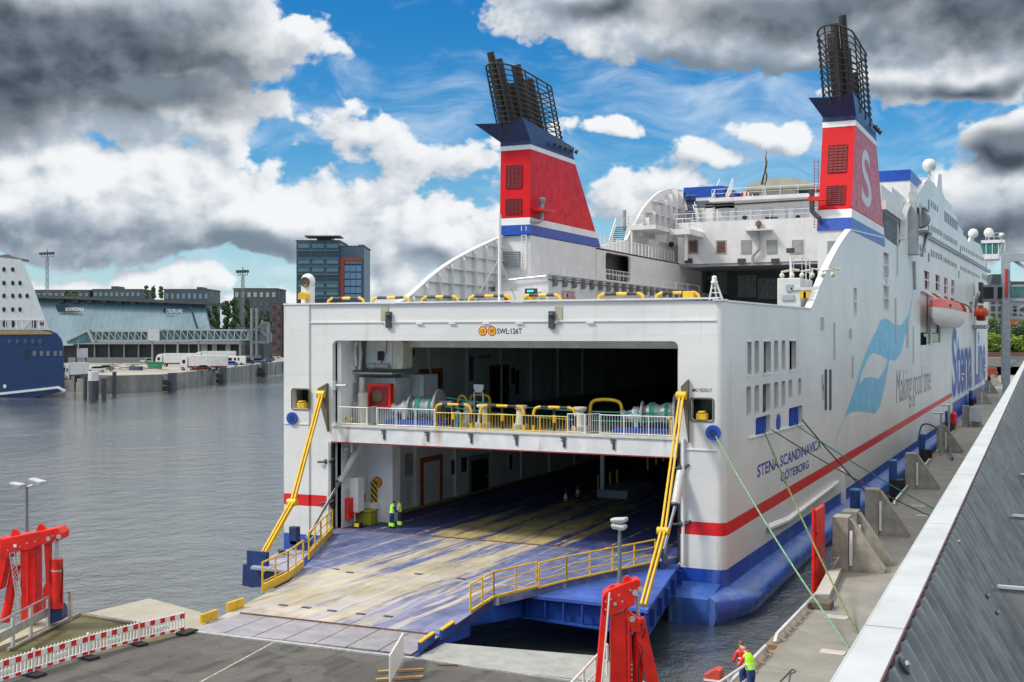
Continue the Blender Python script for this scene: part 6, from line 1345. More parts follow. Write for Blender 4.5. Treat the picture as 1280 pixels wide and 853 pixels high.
# snow-guard fins, bolt heads
for i, (x, y) in enumerate(((1231, 740), (1254, 649.5), (1267, 597))):
    r0 = ray(x, y); t = (base-C0).dot(nrm)/r0.dot(nrm); p = C0+r0*t; L = 1.1
    q = MB(); hd = (perp).normalized(); q.prism([p+nrm*.02, p+hd*L+nrm*.02, p+down*L*.62+hd*L*.05+nrm*.02], nrm*.10); fo = q.build('stiffener_fin', M('fin_grey', (.42, .44, .46), .5), root)
    q = MB(); q.bar(p+nrm*.14, p+hd*L+nrm*.14, .05, .03); q.build('fin_edge', copm, fo)
for (x, y, r_) in ((1121, 836, .045), (1190, 681, .045), (1227, 748, .03), (1239, 769, .03)):
    r0 = ray(x, y); t = (base-C0).dot(nrm)/r0.dot(nrm); p = C0+r0*t; q = MB(); q.lathe(p+nrm*.05, nrm, ((0, r_*1.3), (.012, r_*1.35), (.016, r_*.8)), 18); b0 = q.build('anchor_plate', dgrey, root); q = MB(); q.lathe(p+nrm*.055, nrm, ((0, r_*.55), (.03, r_*.5), (.035, r_*.2)), 6); q.build('bolt_head', grey, b0)
pe = start+dirv*total; q = MB(); q.prism([pe-dirv*60, pe, pe+perp*1.4, pe-dirv*60+perp*1.4], (0, 0, .25)) if False else q.box(pe-Vector((.2, 0, .6)), pe+Vector((2.5, 14, .5))); q.build('end_cap', M('end_ochre', (.26, .19, .07), .8, var=.3), root)
# building mass behind the leaning wall (gives the roof gutter floor)
fl = base+down*9; q = MB(); q.prism([fl, fl+dirv*total, fl+dirv*total+perp*22, fl+perp*22], (0, 0, -.3)); q.build('roof_floor', dgrey, root)

# ================================================================== LINKSPAN GANTRIES, LAMP POLES, BARRIERS
def pxscale(p): return F/((p-C0).dot(Vector((-sin(A), cos(A), 0))))      # photo pixels per metre at a point
VR = Vector((cos(A), sin(A), 0)); VF = Vector((-sin(A), cos(A), 0))
# left gantry: a red box frame lifting the linkspan, seen nearly side-on; its plane is the view-parallel plane through its base
gb = PZ(28, 785, 3.0); gd = (gb-C0).dot(VF)
def GL(px, py, back=0): p = PD(px, py, gd+back); return p
gr = empty('lifting_gantry', gb, 'red steel lifting gantry with ladder and hydraulic ram at the left edge', 'gantry', 'red linkspan gantries')
def gprism(pts, name, par, th=.8, back=0, mt=bred, bevel=.03, D=None, vf=None):
    P = [(D or GL)(x, y, back) for x, y in pts]; q = MB(); q.prism(P, (vf or VF)*th); return q.build(name, mt, par, bevel=bevel)
gprism([(-2, 693), (2, 674), (72, 660), (77, 667), (76, 675), (64, 679), (45, 683), (40, 687), (12, 691), (8, 700)], 'top_beam', gr, .9)
gprism([(25, 688), (44, 684), (44.5, 772), (40, 779), (26, 783)], 'main_leg', gr, .75, .08)
gprism([(-1, 672), (9, 680), (10, 694), (0, 738), (-9, 738), (-4, 700)], 'raking_leg', gr, .6, .1)
q = MB(); q.tube([GL(20, 706, .5), GL(6, 777, .5)], .2, 12); q.build('strut_ram', bred, gr, smooth=True)
gprism([(55, 680), (62, 679), (62, 728), (66, 738), (66, 760), (53, 763), (53, 738), (57, 728)], 'hanger_arm', gr, .3, .2)
q = MB(); q.tube([GL(71, 668, .3), GL(71.5, 705, .3)], .075, 10); q.build('piston_rod', silver, gr, smooth=True)
q = MB(); q.tube([GL(71.5, 699, .3), GL(72, 760, .3)], .24, 14); q.build('hydraulic_ram', bred, gr, smooth=True); q = MB(); q.tube([GL(71.5, 712, .3), GL(71.5, 714, .3)], .26, 14); q.build('ram_band', silver, gr)
for x, y in ((18.5, 668), (51, 661)):
    q = MB(); c = GL(x, y, .3); q.prism([c+VR*a+UZ*b for a, b in ((-.2, -.12), (.2, -.12), (.13, .12), (.05, .2), (-.05, .2), (-.13, .12))], VF*.15); q.build('lifting_eye', bred, gr)
for x, y in ((60.5, 673.5), (73.5, 671)): c = GL(x, y, -.03); q = MB(); q.lathe(c, -VF, ((0, .1), (.03, .1)), 14); q.build('pin', silver, gr)
q = MB()
for a, b_ in (((12, 692), (24, 770)), ((18, 690), (27, 745))): q.bar(GL(*a, .0), GL(*b_, .0), .04)
for k in range(12): t = k/12; q.bar(GL(12+12*t, 692+78*t, 0), GL(18+6*t, 691+60*t, 0), .03)
q.build('ladder', silver, gr)
q = MB(); q.prism([GL(60, 762, .2), GL(74, 757, .2), GL(78, 764, .2), GL(78, 775, .2), GL(62, 781, .2)], VF*.6); q.build('blue_foot', dblue, gr)
c = GL(19, 682.5, -.02); q = MB(); q.box((c.x-.08, c.y-.02, c.z-.06), (c.x+.08, c.y+.02, c.z+.06)); q.build('name_tag', M('tag_pale', (.5, .6, .7)), gr)
# right gantry: nearer, seen end-on
rb = PZ(775, 880, 3.0); rd = (rb-C0).dot(VF)
def GR_(px, py, back=0): return PD(px, py, rd+back)
g2 = empty('lifting_gantry', rb, 'red steel lifting gantry in the centre foreground with a raking leg', 'gantry', 'red linkspan gantries')
gr2 = lambda pts, name, th=.5, back=0, bevel=.02: gprism(pts, name, g2, th, back, bred, bevel, GR_)
gr2([(755, 742), (762, 737), (797, 724), (801, 727), (801.5, 737), (794, 747), (793, 757), (757, 772), (753, 768)], 'top_beam', .55)
gr2([(764, 772), (783, 765), (784, 880), (763, 880)], 'main_leg', .5, .1)
gr2([(754, 745), (758, 744), (758, 790), (752, 880), (742, 880), (750, 790)], 'raking_leg', .3, .0)
gr2([(784, 768), (789, 770), (792, 880), (784, 880)], 'leg_flange', .5, .25)
q = MB(); q.bar(GR_(798, 773, .3), GR_(822, 880, .3), .32, .4); q.build('raking_leg', bred, g2, bevel=.02)
gr2([(782, 759), (793, 771), (801, 775), (801, 793), (790, 789), (781, 772)], 'knee_bracket', .5, .05)
q = MB(); q.tube([GR_(797, 745, .5), GR_(798, 775, .5)], .06, 10); q.build('piston_rod', silver, g2, smooth=True); q = MB(); q.tube([GR_(798, 775, .5), GR_(797, 880, .5)], .17, 14); q.build('hydraulic_ram', bred, g2, smooth=True)
q = MB(); q.tube([GR_(762, 741, -.04), GR_(758, 790, -.04), GR_(750, 880, -.04)], .03, 6); q.build('cable_conduit', M('conduit_white', (.75, .72, .7), .4), g2)
for x, y in ((766, 738), (784.5, 727)): q = MB(); c = GR_(x, y, .12); q.prism([c+VR*a+UZ*b for a, b in ((-.17, -.12), (.17, -.12), (.12, .1), (.04, .18), (-.04, .18), (-.12, .1))], VF*.12); q.build('lifting_eye', bred, g2)
for x, y in ((794, 741), (790, 774), (801, 737)): c = GR_(x, y, -.02); q = MB(); q.lathe(c, -VF, ((0, .1), (.03, .1)), 14); q.build('pin', silver, g2)
c = GR_(769, 755, -.015); q = MB(); q.lathe(c, -VF, ((0, .06), (.02, .06)), 12); q.build('round_plate', silver, g2)
for k, y in enumerate((831, 837, 843, 850)): c = GR_(789.5, y, .2); q = MB(); q.lathe(c, -VF, ((0, .035), (.02, .035)), 8); q.build('bolt', silver, g2)
for (fn, par, pts4) in ((GR_, g2, ((757, 752), (757, 762), (764, 749), (774, 744), (778, 752), (788, 738))), (GL, gr, ((10, 688), (25, 684), (34, 679), (44, 677), (66, 670), (69, 676)))):
    for x, y in pts4: c = fn(x, y, -.02); q = MB(); q.lathe(c, -VF, ((0, .035), (.025, .035)), 6); q.build('bolt', silver, par)
q = MB(); q.tube(spline([GR_(800, 779, .2), GR_(806, 786, .0), GR_(804, 796, .1), GR_(799, 803, .3)], 5), .02, 6); q.build('hydraulic_hose', black, g2, smooth=True)
q = MB(); q.tube(spline([GR_(797, 800, .2), GR_(803, 815, .05), GR_(798, 835, .2), GR_(799, 860, .2)], 5), .02, 6); q.build('hydraulic_hose', black, g2, smooth=True)
q = MB(); q.tube(spline([GL(74, 703, .05), GL(78, 712, -.05), GL(77, 735, .1), GL(76, 757, .2)], 5), .035, 6); q.build('hydraulic_hose', black, gr, smooth=True)
q = MB(); q.prism([GR_(784, 769, -.02), GR_(786.5, 768, -.02), GR_(787.5, 880, -.02), GR_(784.6, 880, -.02)], -VF*.06); q.build('stiffener', bred, g2)
q = MB(); q.prism([GL(34, 690, -.02), GL(36, 690, -.02), GL(36.5, 776, -.02), GL(34, 777, -.02)], -VF*.10); q.build('stiffener', bred, gr)
# lamp poles on the gantries
def lamp(fn, x0, y0, y1, heads, label):
    p = fn(x0, y0, .4); t = fn(x0, y1, .4); r = empty('lamp_pole', p, label, 'lamp pole'); q = MB(); q.tube([p, t], [.075, .055], 10); q.build('pole', M('pole_steel', (.22, .25, .27), .4, metal=.5), r, smooth=True)
    q = MB(); a, b_ = fn(heads[0][0], heads[0][1]+3, .4), fn(heads[1][0], heads[1][1]+2, .4); q.tube([a, t, b_], .035, 6); q.build('cross_arm', silver, r)
    for hx, hy, w, tilt in heads:
        c = fn(hx, hy, .35); m = MB(); m.box(c+Vector((-w, -.18, -.06)), c+Vector((w, .18, .07)), (tilt, 'Y')); h_ = m.build('lamp_head', lgrey, r, bevel=.04); m = MB(); m.box(c+Vector((-w*.8, -.15, -.09)), c+Vector((w*.8, .15, -.062)), (tilt, 'Y'), c); m.build('lamp_glass', M('lamp_glass', (.5, .5, .48), .2), h_)
lamp(GL, 33.5, 665, 609, ((22, 606, .32, .1), (47, 601.5, .36, .15)), 'twin floodlight pole rising from the left red gantry')
lamp(GR_, 774.5, 730, 664, ((774, 650, .27, -.1), (774, 658, .24, .1)), 'grey floodlight pole with two stacked lamps above the centre red gantry')
# guard rail and grey barrier on the left
r = empty('guard_rail', PZ(45, 800, 3.0), 'galvanised guard rail and tube handrail below the left gantry', 'guard rail')
q = MB(); pts_ = [PZ(-60, 850, 3.0)+UZ*.65, PZ(-8, 823, 3.0)+UZ*.65, PZ(60, 784, 3.0)+UZ*.65, PZ(88, 776, 3.0)+UZ*.65]
for a, b_ in zip(pts_[:-1], pts_[1:]): q.bar(a, b_, .06, .36); q.bar(a+UZ*.1-VF*.04, b_+UZ*.1-VF*.04, .05, .09); q.bar(a-UZ*.1-VF*.04, b_-UZ*.1-VF*.04, .05, .09)
q.build('w_beam', silver, r)
q = MB(); q.tube([a+UZ*.62 for a in pts_], .045, 7); q.build('top_tube', M('tube_grey', (.33, .35, .36), .4, metal=.4), r)
for p in (pts_[1], pts_[1].lerp(pts_[2], .33), pts_[1].lerp(pts_[2], .66), pts_[2], pts_[3]): q = MB(); q.box((p.x-.06, p.y-.06, 3.0), (p.x+.06, p.y+.06, p.z+.62)); q.build('post', silver, r)
# handrails by the centre gantry
for i, (a, b_, l) in enumerate((((715, 857), (757, 800), 'white tube handrail left of the centre red gantry'), ((912, 853), (932, 836), 'white and red tube handrail the dock workers lean on'))):
    p0, p1 = (PZ(a[0]-20, a[1]+62, 3.0), PZ(b_[0]+2, b_[1]+44, 3.0)) if i == 0 else (PZ(885, 905, 2.6), PZ(935, 868, 2.6)); r = empty('handrail', p0, l, 'handrail')
    m = rail([p0, p1], 1.1, 1.5, (.5,), .05); m.build('rail_tubes', M('rail_pale', (.68, .67, .66), .4), r)
# red-white barrier panels
def barrier():
    r = empty('barrier_panel', (0, 0, 0), 'x', 'barrier'); W_, H_ = 2.0, 1.0
    wt_ = M('barrier_white', (.76, .76, .75), .45, var=.08, streak=.25); rt = M('barrier_red', (.62, .02, .02), .45, var=.08)
    m = MB(); m.box((0, -.025, .72), (W_, .025, .96)); m.box((0, -.02, .14), (W_, .02, .30)); m.build('rails', wt_, r)
    m = MB()
    for k in range(15): x = .06+k*.134; m.box((x, -.018, .28), (x+.055, .018, .74)); m.lathe((x+.03, 0, .96), (0, 0, 1), ((0, .025), (.06, .022), (.07, .008)), 6)
    m.box((W_*.36, -.022, .42), (W_*.62, .022, .56)); m.build('bars', wt_, r)
    for k in range(5): x = .05+k*.43; m = MB(); m.box((x, -.032, .725), (x+.2, .032, .955)); m.build('red_reflector', rt, r); m = MB(); m.box((x, -.027, .16), (x+.2, .027, .28)); m.build('red_patch', rt, r)
    m = MB(); m.box((-.03, -.03, 0), (.03, .03, 1.1)); m.build('post', wt_, r); m = MB(); m.box((-.28, -.45, 0), (.12, .5, .12)); m.build('rubber_foot', black, r, bevel=.02); return r
bp = barrier(); E_ = [PZ(x, y, 3.0) for x, y in ((-92, 889), (-30, 866), (41.5, 843), (110, 822), (173, 805), (231, 791))]
bn = ['red and white barrier panel cut by the left picture edge, below the guard rail', 'red and white barrier panel second from the left edge', 'middle red and white barrier panel in front of the mossy bank', 'red and white barrier panel one before the road end of the row', 'red and white barrier panel nearest the ferry ramp tip']
for i in range(5):
    a, b_ = E_[i], E_[i+1]; o = place(bp, i == 0, Vector((a.x, a.y, 3.0)), atan2((b_-a).y, (b_-a).x), bn[i], 'red and white barrier panels along the bank'); k_ = (b_-a).length/2.0; o.scale = (k_, k_, .86)
p = PZ(233, 792, 3.0); q = MB(); q.box((p.x-.2, p.y-.45, 3.0), (p.x+.3, p.y+.4, 3.13)); o = q.build('rubber_foot_block', black, None, bevel=.03); tag(o, 'loose black rubber barrier foot at the end of the barrier row', 'barrier foot')
a = PZ(487, 858, 3.0); b_ = PZ(504, 827, 3.0); r = empty('loose_barrier', a, 'pale barrier panel standing end-on on wooden battens by the ramp tip', 'barrier'); q = MB(); q.bar(a+UZ*.6, b_+UZ*.6, .05, .95); q.build('panel', M('barrier_white', (.76, .76, .75)), r)
q = MB()
for k in range(12): p = a.lerp(b_, (k+.5)/12); q.lathe(p+UZ*1.07, (0, 0, 1), ((0, .03), (.07, .01)), 6)
q.build('studs', M('barrier_white', (.76, .76, .75)), r)
for i, ((x0, y0), (x1, y1), l) in enumerate((((473, 840), (529, 837), 'upper timber batten under the loose barrier'), ((470, 850), (529, 846), 'lower timber batten under the loose barrier'))):
    q = MB(); q.bar(PZ(x0, y0, 3.05), PZ(x1, y1, 3.05), .16, .09); o = q.build('timber_batten', wood, None, bevel=.01); tag(o, l, 'batten')
q = MB(); q.bar(PZ(547, 831, 3.03), PZ(574, 831, 3.03), .15, .05); o = q.build('timber_offcut', M('dark_wood', (.16, .09, .04), .8), None); tag(o, 'short dark timber offcut lying by the pontoon strip', 'timber')
p = PZ(893, 846, 3.0); r = empty('red_box', p, 'red and white box at the bottom edge left of the dock workers', 'box'); q = MB(); q.prism([p+Vector((-.3, -.3, -.4)), p+Vector((.3, -.3, -.4)), p+Vector((.3, -.3, .32)), p+Vector((.1, -.3, .36)), p+Vector((-.3, -.3, .12))], (0, .5, 0)); q.build('box_body', M('box_red', (.50, .06, .045), .6, var=.3), r, bevel=.04); q = MB(); q.box(p+Vector((-.31, -.32, -.1)), p+Vector((.31, -.298, -.03))); q.build('white_strip', M('strip_white', (.75, .75, .75)), r)

# ================================================================== PEOPLE
def skin_obj(name, V_, E_, mt, parent, sub=2, roots=(0,)):
    me = bpy.data.meshes.new(name); me.from_pydata([v[:3] for v in V_], E_, []); ob = bpy.data.objects.new(name, me); COL.objects.link(ob)
    sm = ob.modifiers.new('skin', 'SKIN'); sm.use_smooth_shade = True
    for i, v in enumerate(V_):
        me.skin_vertices[0].data[i].radius = (v[3], v[4] if len(v) > 4 else v[3]); me.skin_vertices[0].data[i].use_root = i in roots
    ob.modifiers.new('sub', 'SUBSURF').levels = sub
    bpy.context.view_layer.update(); m2 = bpy.data.meshes.new_from_object(ob.evaluated_get(bpy.context.evaluated_depsgraph_get()))
    bpy.data.objects.remove(ob); m2.materials.clear(); m2.materials.append(mt)
    for f in m2.polygons: f.use_smooth = True
    o = bpy.data.objects.new(name, m2); COL.objects.link(o); o.parent = parent; LOC[o.name] = rootloc(parent).copy(); return o
def person(loc, face, label, vest, shirt, trs, haircol, lean=0.0, look=-.1, hands=((-.16, .42, 1.08), (.16, .42, 1.08)), cuffs=True, step=.05):
    """1.80 m tall, front = +Y before turning by `face`"""
    r = empty('person', loc, label, 'person', rz=face)
    ly = lambda z: lean*max(0, z-.92)
    P = lambda x, y, z, *w: (x, y+ly(z), z, *w)
    J = [P(0, 0, .94, .11, .09), P(0, .01, 1.12, .105, .085), P(0, .01, 1.30, .115, .09), P(0, -.01, 1.42, .085, .07), P(0, 0, 1.51, .06, .06), P(0, .03-look*.2, 1.56, .062, .07)]
    hc = Vector((0, .035-look*.40+ly(1.62), 1.62+look*.12))
    J += [(hc.x, hc.y, hc.z, .078, .094), (hc.x, hc.y-.008, hc.z+.07, .07, .085), (hc.x, hc.y-.01, hc.z+.115, .035, .04)]
    Ed = [(0, 1), (1, 2), (2, 3), (3, 4), (4, 5), (5, 6), (6, 7), (7, 8)]; n = len(J); tips = []
    for s, hd in ((-1, hands[0]), (1, hands[1])):
        sh = Vector((s*.19, ly(1.42), 1.42)); h = Vector((hd[0], hd[1]+ly(hd[2])*.5, hd[2])); mid = (sh+h)/2; d0 = h-sh; L = d0.length; bend = sqrt(max(.002, (.30**2-(L/2)**2))) if L < .58 else .02
        el_ = mid+Vector((s*.55, -.3, -.75)).normalized()*bend
        k = len(J); J += [(*sh, .045), (*(sh.lerp(el_, .55)), .046), (*el_, .042), (*(el_.lerp(h, .5)), .038), (*h, .028), (*(h+(h-el_).normalized()*.05), .036, .022)]
        Ed += [(3, k), (k, k+1), (k+1, k+2), (k+2, k+3), (k+3, k+4), (k+4, k+5)]; tips.append((k+4, h, (h-el_).normalized(), s))
    for s in (-1, 1):
        k = len(J); y1 = s*step; J += [(s*.095, 0, .86, .095), (s*.105, y1*.5+.01, .66, .078), (s*.105, y1*.8+.02, .48, .058), (s*.105, y1, .28, .052), (s*.105, y1-.01, .09, .038), (s*.108, y1+.06, .045, .042, .035), (s*.112, y1+.16, .032, .038, .026)]
        Ed += [(0, k)]+[(k+i, k+i+1) for i in range(6)]
    roots = [0]
    for _, h, dr, s in tips:                                    # four fingers and a thumb, each its own chain rooted in the palm
        side = dr.cross(Vector((0, 0, 1))); side = side.normalized() if side.length > .1 else Vector((1, 0, 0)); dn = side.cross(dr).normalized(); dn = -dn if dn.z > 0 else dn
        for j, (off, L) in enumerate(((-.027, .062), (-.009, .072), (.009, .068), (.026, .054))):
            b0 = h+dr*.045+side*off; k = len(J); J += [(*b0, .010), (*(b0+dr*L*.55+dn*.008), .009), (*(b0+dr*L*.85+dn*.030), .008)]; Ed += [(k, k+1), (k+1, k+2)]; roots.append(k)
        b0 = h+dr*.01+side*(-s*.028); k = len(J); J += [(*b0, .011), (*(b0+dr*.03+side*(-s*.03)), .010), (*(b0+dr*.055+side*(-s*.034)+dn*.012), .009)]; Ed += [(k, k+1), (k+1, k+2)]; roots.append(k)
    body = skin_obj('body', J, Ed, skin, r, 2, roots)
    # trousers, shirt, vest
    T = [P(0, 0, 1.02, .165, .14), P(0, 0, .90, .165, .14)]; TE = [(0, 1)]
    for s in (-1, 1):
        k = len(T); y1 = s*step; T += [(s*.10, .0, .82, .112), (s*.108, y1*.5+.01, .62, .094), (s*.108, y1*.8+.01, .44, .082), (s*.108, y1, .24, .078), (s*.108, y1, .09, .082)]; TE += [(1, k)]+[(k+i, k+i+1) for i in range(4)]
    skin_obj('trousers', T, TE, trs, r, 2)
    for s in (-1, 1):
        y1 = s*step; m = MB(); m.lathe((s*.11, y1, 0), (0, 0, 1), ((0, .05), (.05, .055), (.1, .05)), 10); m.box((s*.11-.048, y1-.06, 0), (s*.11+.048, y1+.2, .075)); m.build_local = None
        for v in m.b.verts: v.co += rootloc(r)
        m.build('boot', black, r, bevel=.015)
    if cuffs:
        for s in (-1, 1):
            y1 = s*step; m = MB(); m.lathe(rootloc(r)+Vector((s*.108, y1, .12)), (0, 0, 1), ((0, .10), (.12, .102), (.22, .09)), 14); m.build('reflective_cuff', hiviz, r, smooth=True)
    B = [P(0, 0, .90, .20, .17), P(0, .01, 1.08, .19, .16), P(0, .01, 1.26, .20, .16), P(0, -.005, 1.40, .17, .13), P(0, .0, 1.52, .080, .080), P(-.17, 0, 1.43, .085, .085), P(.17, 0, 1.43, .085, .085)]; BE = [(0, 1), (1, 2), (2, 3), (3, 4), (3, 5), (3, 6)]
    skin_obj('vest', B, BE, vest, r, 2)
    for ti, h, dr, s in tips:
        pts_ = [Vector(J[ti-4][:3]), Vector(J[ti-3][:3]), Vector(J[ti-2][:3])]; sl = [(*pts_[0], .088), (*pts_[1], .076), (*pts_[2], .066)]
        if shirt is not skin: sl += [(*(pts_[2].lerp(h, .8)), .052)]
        skin_obj('sleeve', sl, [(i, i+1) for i in range(len(sl)-1)], shirt if shirt is not skin else vest, r, 1)
    for z, rr_ in ((1.02, .178), (1.18, .182)):
        m = MB(); c = rootloc(r)+Vector((0, .01+ly(z), z)); pts_ = [c+Vector((rr_*1.02*cos(2*pi*k/16), rr_*.80*sin(2*pi*k/16), 0)) for k in range(16)]; m.tube(pts_, .02, 5, closed=True); m.build('reflective_band', M('reflective_silver', (.75, .77, .78), .3), r)
    # hair, eyes, nose, ears
    H0 = rootloc(r)+hc; m = MB(); m.ball(H0+Vector((0, -.022, .055)), .1, 14, (.82, 1.0, .82)); m.build('hair', haircol, r, smooth=True)
    for s in (-1, 1):
        m = MB(); m.ball(H0+Vector((s*.031, .088, .012)), .0105, 8); m.build('eye', M('eye_dark', (.03, .02, .02), .2), r)
        m = MB(); m.ball(H0+Vector((s*.082, -.005, 0)), .022, 8, (.4, .7, 1.2)); m.build('ear', skin, r, smooth=True)
    m = MB(); m.prism([H0+Vector((-.013, .088, -.022)), H0+Vector((.013, .088, -.022)), H0+Vector((0, .118, -.02)), H0+Vector((0, .09, .02))][:3], (0, -.01, .03)); m.build('nose', skin, r, bevel=.004)
    m = MB(); m.tube([H0+Vector((-.022, .084, -.047)), H0+Vector((0, .092, -.047)), H0+Vector((.022, .084, -.047))], .005, 5); m.build('mouth', M('lips', (.35, .12, .1), .5), r)
    return r
p1 = PZ(489.5, 660.5, DK1); p2 = PZ(499.5, 658.5, DK1); p1.z = p2.z = DK1+.01
person(p1, radians(-65+25), 'person in yellow-green vest and navy trousers looking down at held papers on the car deck', hiviz, trouser, trouser, M('hair_dark', (.02, .018, .02), .8), .14, -.12)
person(p2, radians(115+10), 'fair-haired person in bright yellow-green work clothes standing behind the other one on the car deck', hiviz, M('shirt_pale', (.62, .62, .6), .7), M('trouser_dark', (.02, .03, .08), .8), M('hair_fair', (.36, .22, .12), .8), .06, -.05, ((-.2, .3, 1.05), (.22, .05, .86)))
p3 = PZ(939, 872, 2.55); p4 = PZ(930, 864, 2.55)
person(p3, radians(60), 'bald person in yellow vest and blue trousers bending over the rail at the quay corner', hiviz, M('shirt_red', (.65, .03, .03), .7), M('jeans_blue', (.03, .06, .22), .8), M('hair_thin', (.45, .27, .2), .6), .35, -.25, ((-.16, .45, 1.08), (.2, .12, .82)), False)
person(p4, radians(40), 'person in red work vest leaning on the rail behind the yellow-vested one', M('vest_red', (.70, .03, .02), .7), M('shirt_red', (.65, .03, .03), .7), M('jeans_blue', (.03, .06, .22), .8), M('hair_brown', (.16, .10, .06), .8), .25, -.15, ((-.25, .3, 1.0), (.15, .42, 1.1)), False)

# ================================================================== FAR SHORE ON THE LEFT
def fbox(px0, px1, py0, py1, dd, depth, name, mt, par, ins=0):
    """a view-facing box at distance dd whose front covers the given photo rectangle"""
    a, b_, c = PD(px0, py1, dd), PD(px1, py1, dd), PD(px0, py0, dd); q = MB(); P = [a, b_, Vector((b_.x, b_.y, c.z)), c]
    q.prism(P, VF*depth); return q.build(name, mt, par)
def fpoly(pts, dd, depth, name, mt, par): q = MB(); q.prism([PD(x, y, dd) for x, y in pts], VF*depth); return q.build(name, mt, par)
# blue cruise ferry's stern
BSD = ray(84, HY).normalized()
def bpoly(pts, dd, depth, name, mt, par):
    q = MB(); q.prism([PD(x, y, dd) for x, y in pts], BSD*depth); return q.build(name, mt, par)
bd = 292; br = empty('cruise_ferry', PD(30, 495, bd), 'stern of a navy blue and white cruise ferry entering at the left edge', 'ship'); br.location.z = 0; LOC[br.name] = br.location.copy()
bpoly([(-260, 413), (62, 413), (71, 417), (77, 425), (79.5, 436), (80, 480), (82, 488), (60, 494), (0, 503), (-260, 530)], bd, 30, 'hull', navy, br)
bpoly([(-260, 406), (-260, 316), (0, 322), (27, 325), (31, 334), (60, 412.8), (-260, 412.8)], bd+1, 22, 'superstructure', M('ferry_white', (.62, .65, .67), .4, var=.06, streak=.3), br)
fpoly([(-260, 413), (50, 413.3), (62, 415), (66, 418), (-260, 420)], bd-.2, .2, 'gold_band', M('gold_band', (.35, .24, .10), .5), br)
fpoly([(-260, 498), (0, 491), (60, 484.5), (72, 483), (82, 488), (80, 490), (72, 486), (0, 494), (-260, 502)], bd-.5, .6, 'white_line', M('line_white', (.7, .72, .76)), br)
rb_ = 0
for y, xs in ((337, (5, 16)), (354, (5, 16, 25)), (370, (5, 16, 25, 34)), (387, (5, 16, 25))):
    for x in xs: c = PD(x, y, bd+.98); q = MB(); q.prism([c+VR*(.42*cos(a_))+UZ*(.6*sin(a_)) for a_ in [2*pi*k/14 for k in range(14)]], -VF*.1); q.build('porthole', glass, br)
for x in (6, 16): c = PD(x, 405, bd+.98); q = MB(); q.prism([c+VR*(.5*cos(a_))+UZ*(.9*sin(a_)) for a_ in [2*pi*k/14 for k in range(14)]], -VF*.1); q.build('porthole', glass, br)
for x in (12, 22, 32, 41.5, 50.5): c = PD(x, 427, bd-.02); q = MB(); q.prism([c+VR*(.5*cos(a_))+UZ*(.6*sin(a_)) for a_ in [2*pi*k/12 for k in range(12)]], -VF*.1); q.build('porthole', M('port_teal', (.03, .10, .12), .2), br)
fbox(30, 36, 437, 448, bd-.1, .1, 'window', M('port_dark', (.01, .02, .05)), br)
for x in (43, 52, 60, 69, 76): fbox(x-2, x+2, 439, 445, bd-.1, .1, 'window', M('pane_grey', (.15, .17, .18), .3), br)
c = PD(6, 483, bd-.02); q = MB(); q.prism([c+VR*(.4*cos(a_))+UZ*(.5*sin(a_)) for a_ in [2*pi*k/12 for k in range(12)]], -VF*.1); q.build('emblem', white, br)
q = MB(); q.bar(PD(-20, 400, bd+.8), PD(57, 400, bd+.8), .15); 
for k in range(9): q.bar(PD(k*7, 400, bd+.8), PD(k*7, 412, bd+.8), .12)
q.bar(PD(30, 411, bd+.7), PD(38, 400, bd+.7), .15); q.build('deck_rail', white, br); fbox(40, 45, 401, 410, bd+.9, .1, 'doorway', dgrey, br); fbox(50, 55, 403, 407, bd+.9, .1, 'flag_panel', M('panel_maroon', (.2, .06, .08)), br)
fpoly([(-20, 322), (20, 324), (24, 326), (24, 323), (14, 320), (10, 318)], bd+2, 6, 'roof_gear', M('roof_gear_green', (.12, .14, .12)), br)
# terminal building
td = 480; tr = empty('ferry_terminal', PD(160, 450, td), 'long low terminal with a sloping silvery glass facade across the water', 'terminal building'); tr.location.z = FZ; LOC[tr.name] = tr.location.copy()
facm = bpy.data.materials.new('glass_facade'); facm.use_nodes = True; t_ = facm.node_tree; q_ = G(t_); pos = q_.n('ShaderNodeTexCoord').outputs['Object']; b__ = t_.nodes['Principled BSDF']
sx_ = q_.v('DOT_PRODUCT', pos, tuple(VR)); pn = q_.step(q_.m('ABSOLUTE', q_.m('SUBTRACT', q_.m('FRACT', q_.m('MULTIPLY', sx_, .42)), .5)), .47, .49, 0, .35)
cc = q_.mix(q_.step(q_.noise(q_.v('MULTIPLY', pos, (1, 1, .15)), .08, 4, .6), .3, .7), (.075, .155, .20), (.135, .225, .27)); t_.links.new(q_.mix(pn, cc, (.40, .45, .47)), b__.inputs['Base Color']); b__.inputs['Roughness'].default_value = .25; b__.inputs['Specular IOR Level'].default_value = .8
q = MB(); top_ = [PD(40, 372, td+14), PD(255, 380, td+14)]; bot_ = [PD(30, 434, td), PD(266, 426, td)]
q.prism([top_[0], top_[1], bot_[1], bot_[0]], VF*2); q.build('sloping_facade', facm, tr)
q = MB(); q.prism([PD(30, 372, td+10), PD(262, 381, td+10), PD(262, 377.5, td+10), PD(30, 368, td+10)], VF*30); q.build('roof_slab', M('roof_dark', (.07, .075, .08), .5), tr)
q = MB()
for k in range(11): q.prism([PD(72+k*18, 375+k*.3, td+11), PD(80+k*18, 375.2+k*.3, td+11), PD(79+k*18, 378.5+k*.3, td+11), PD(73+k*18, 378+k*.3, td+11)], VF*3)
q.build('roof_bracket', dgrey, tr)
fbox(30, 330, 428, 455, td+3, 12, 'ground_floor', M('hall_dark', (.035, .04, .042), .5), tr)
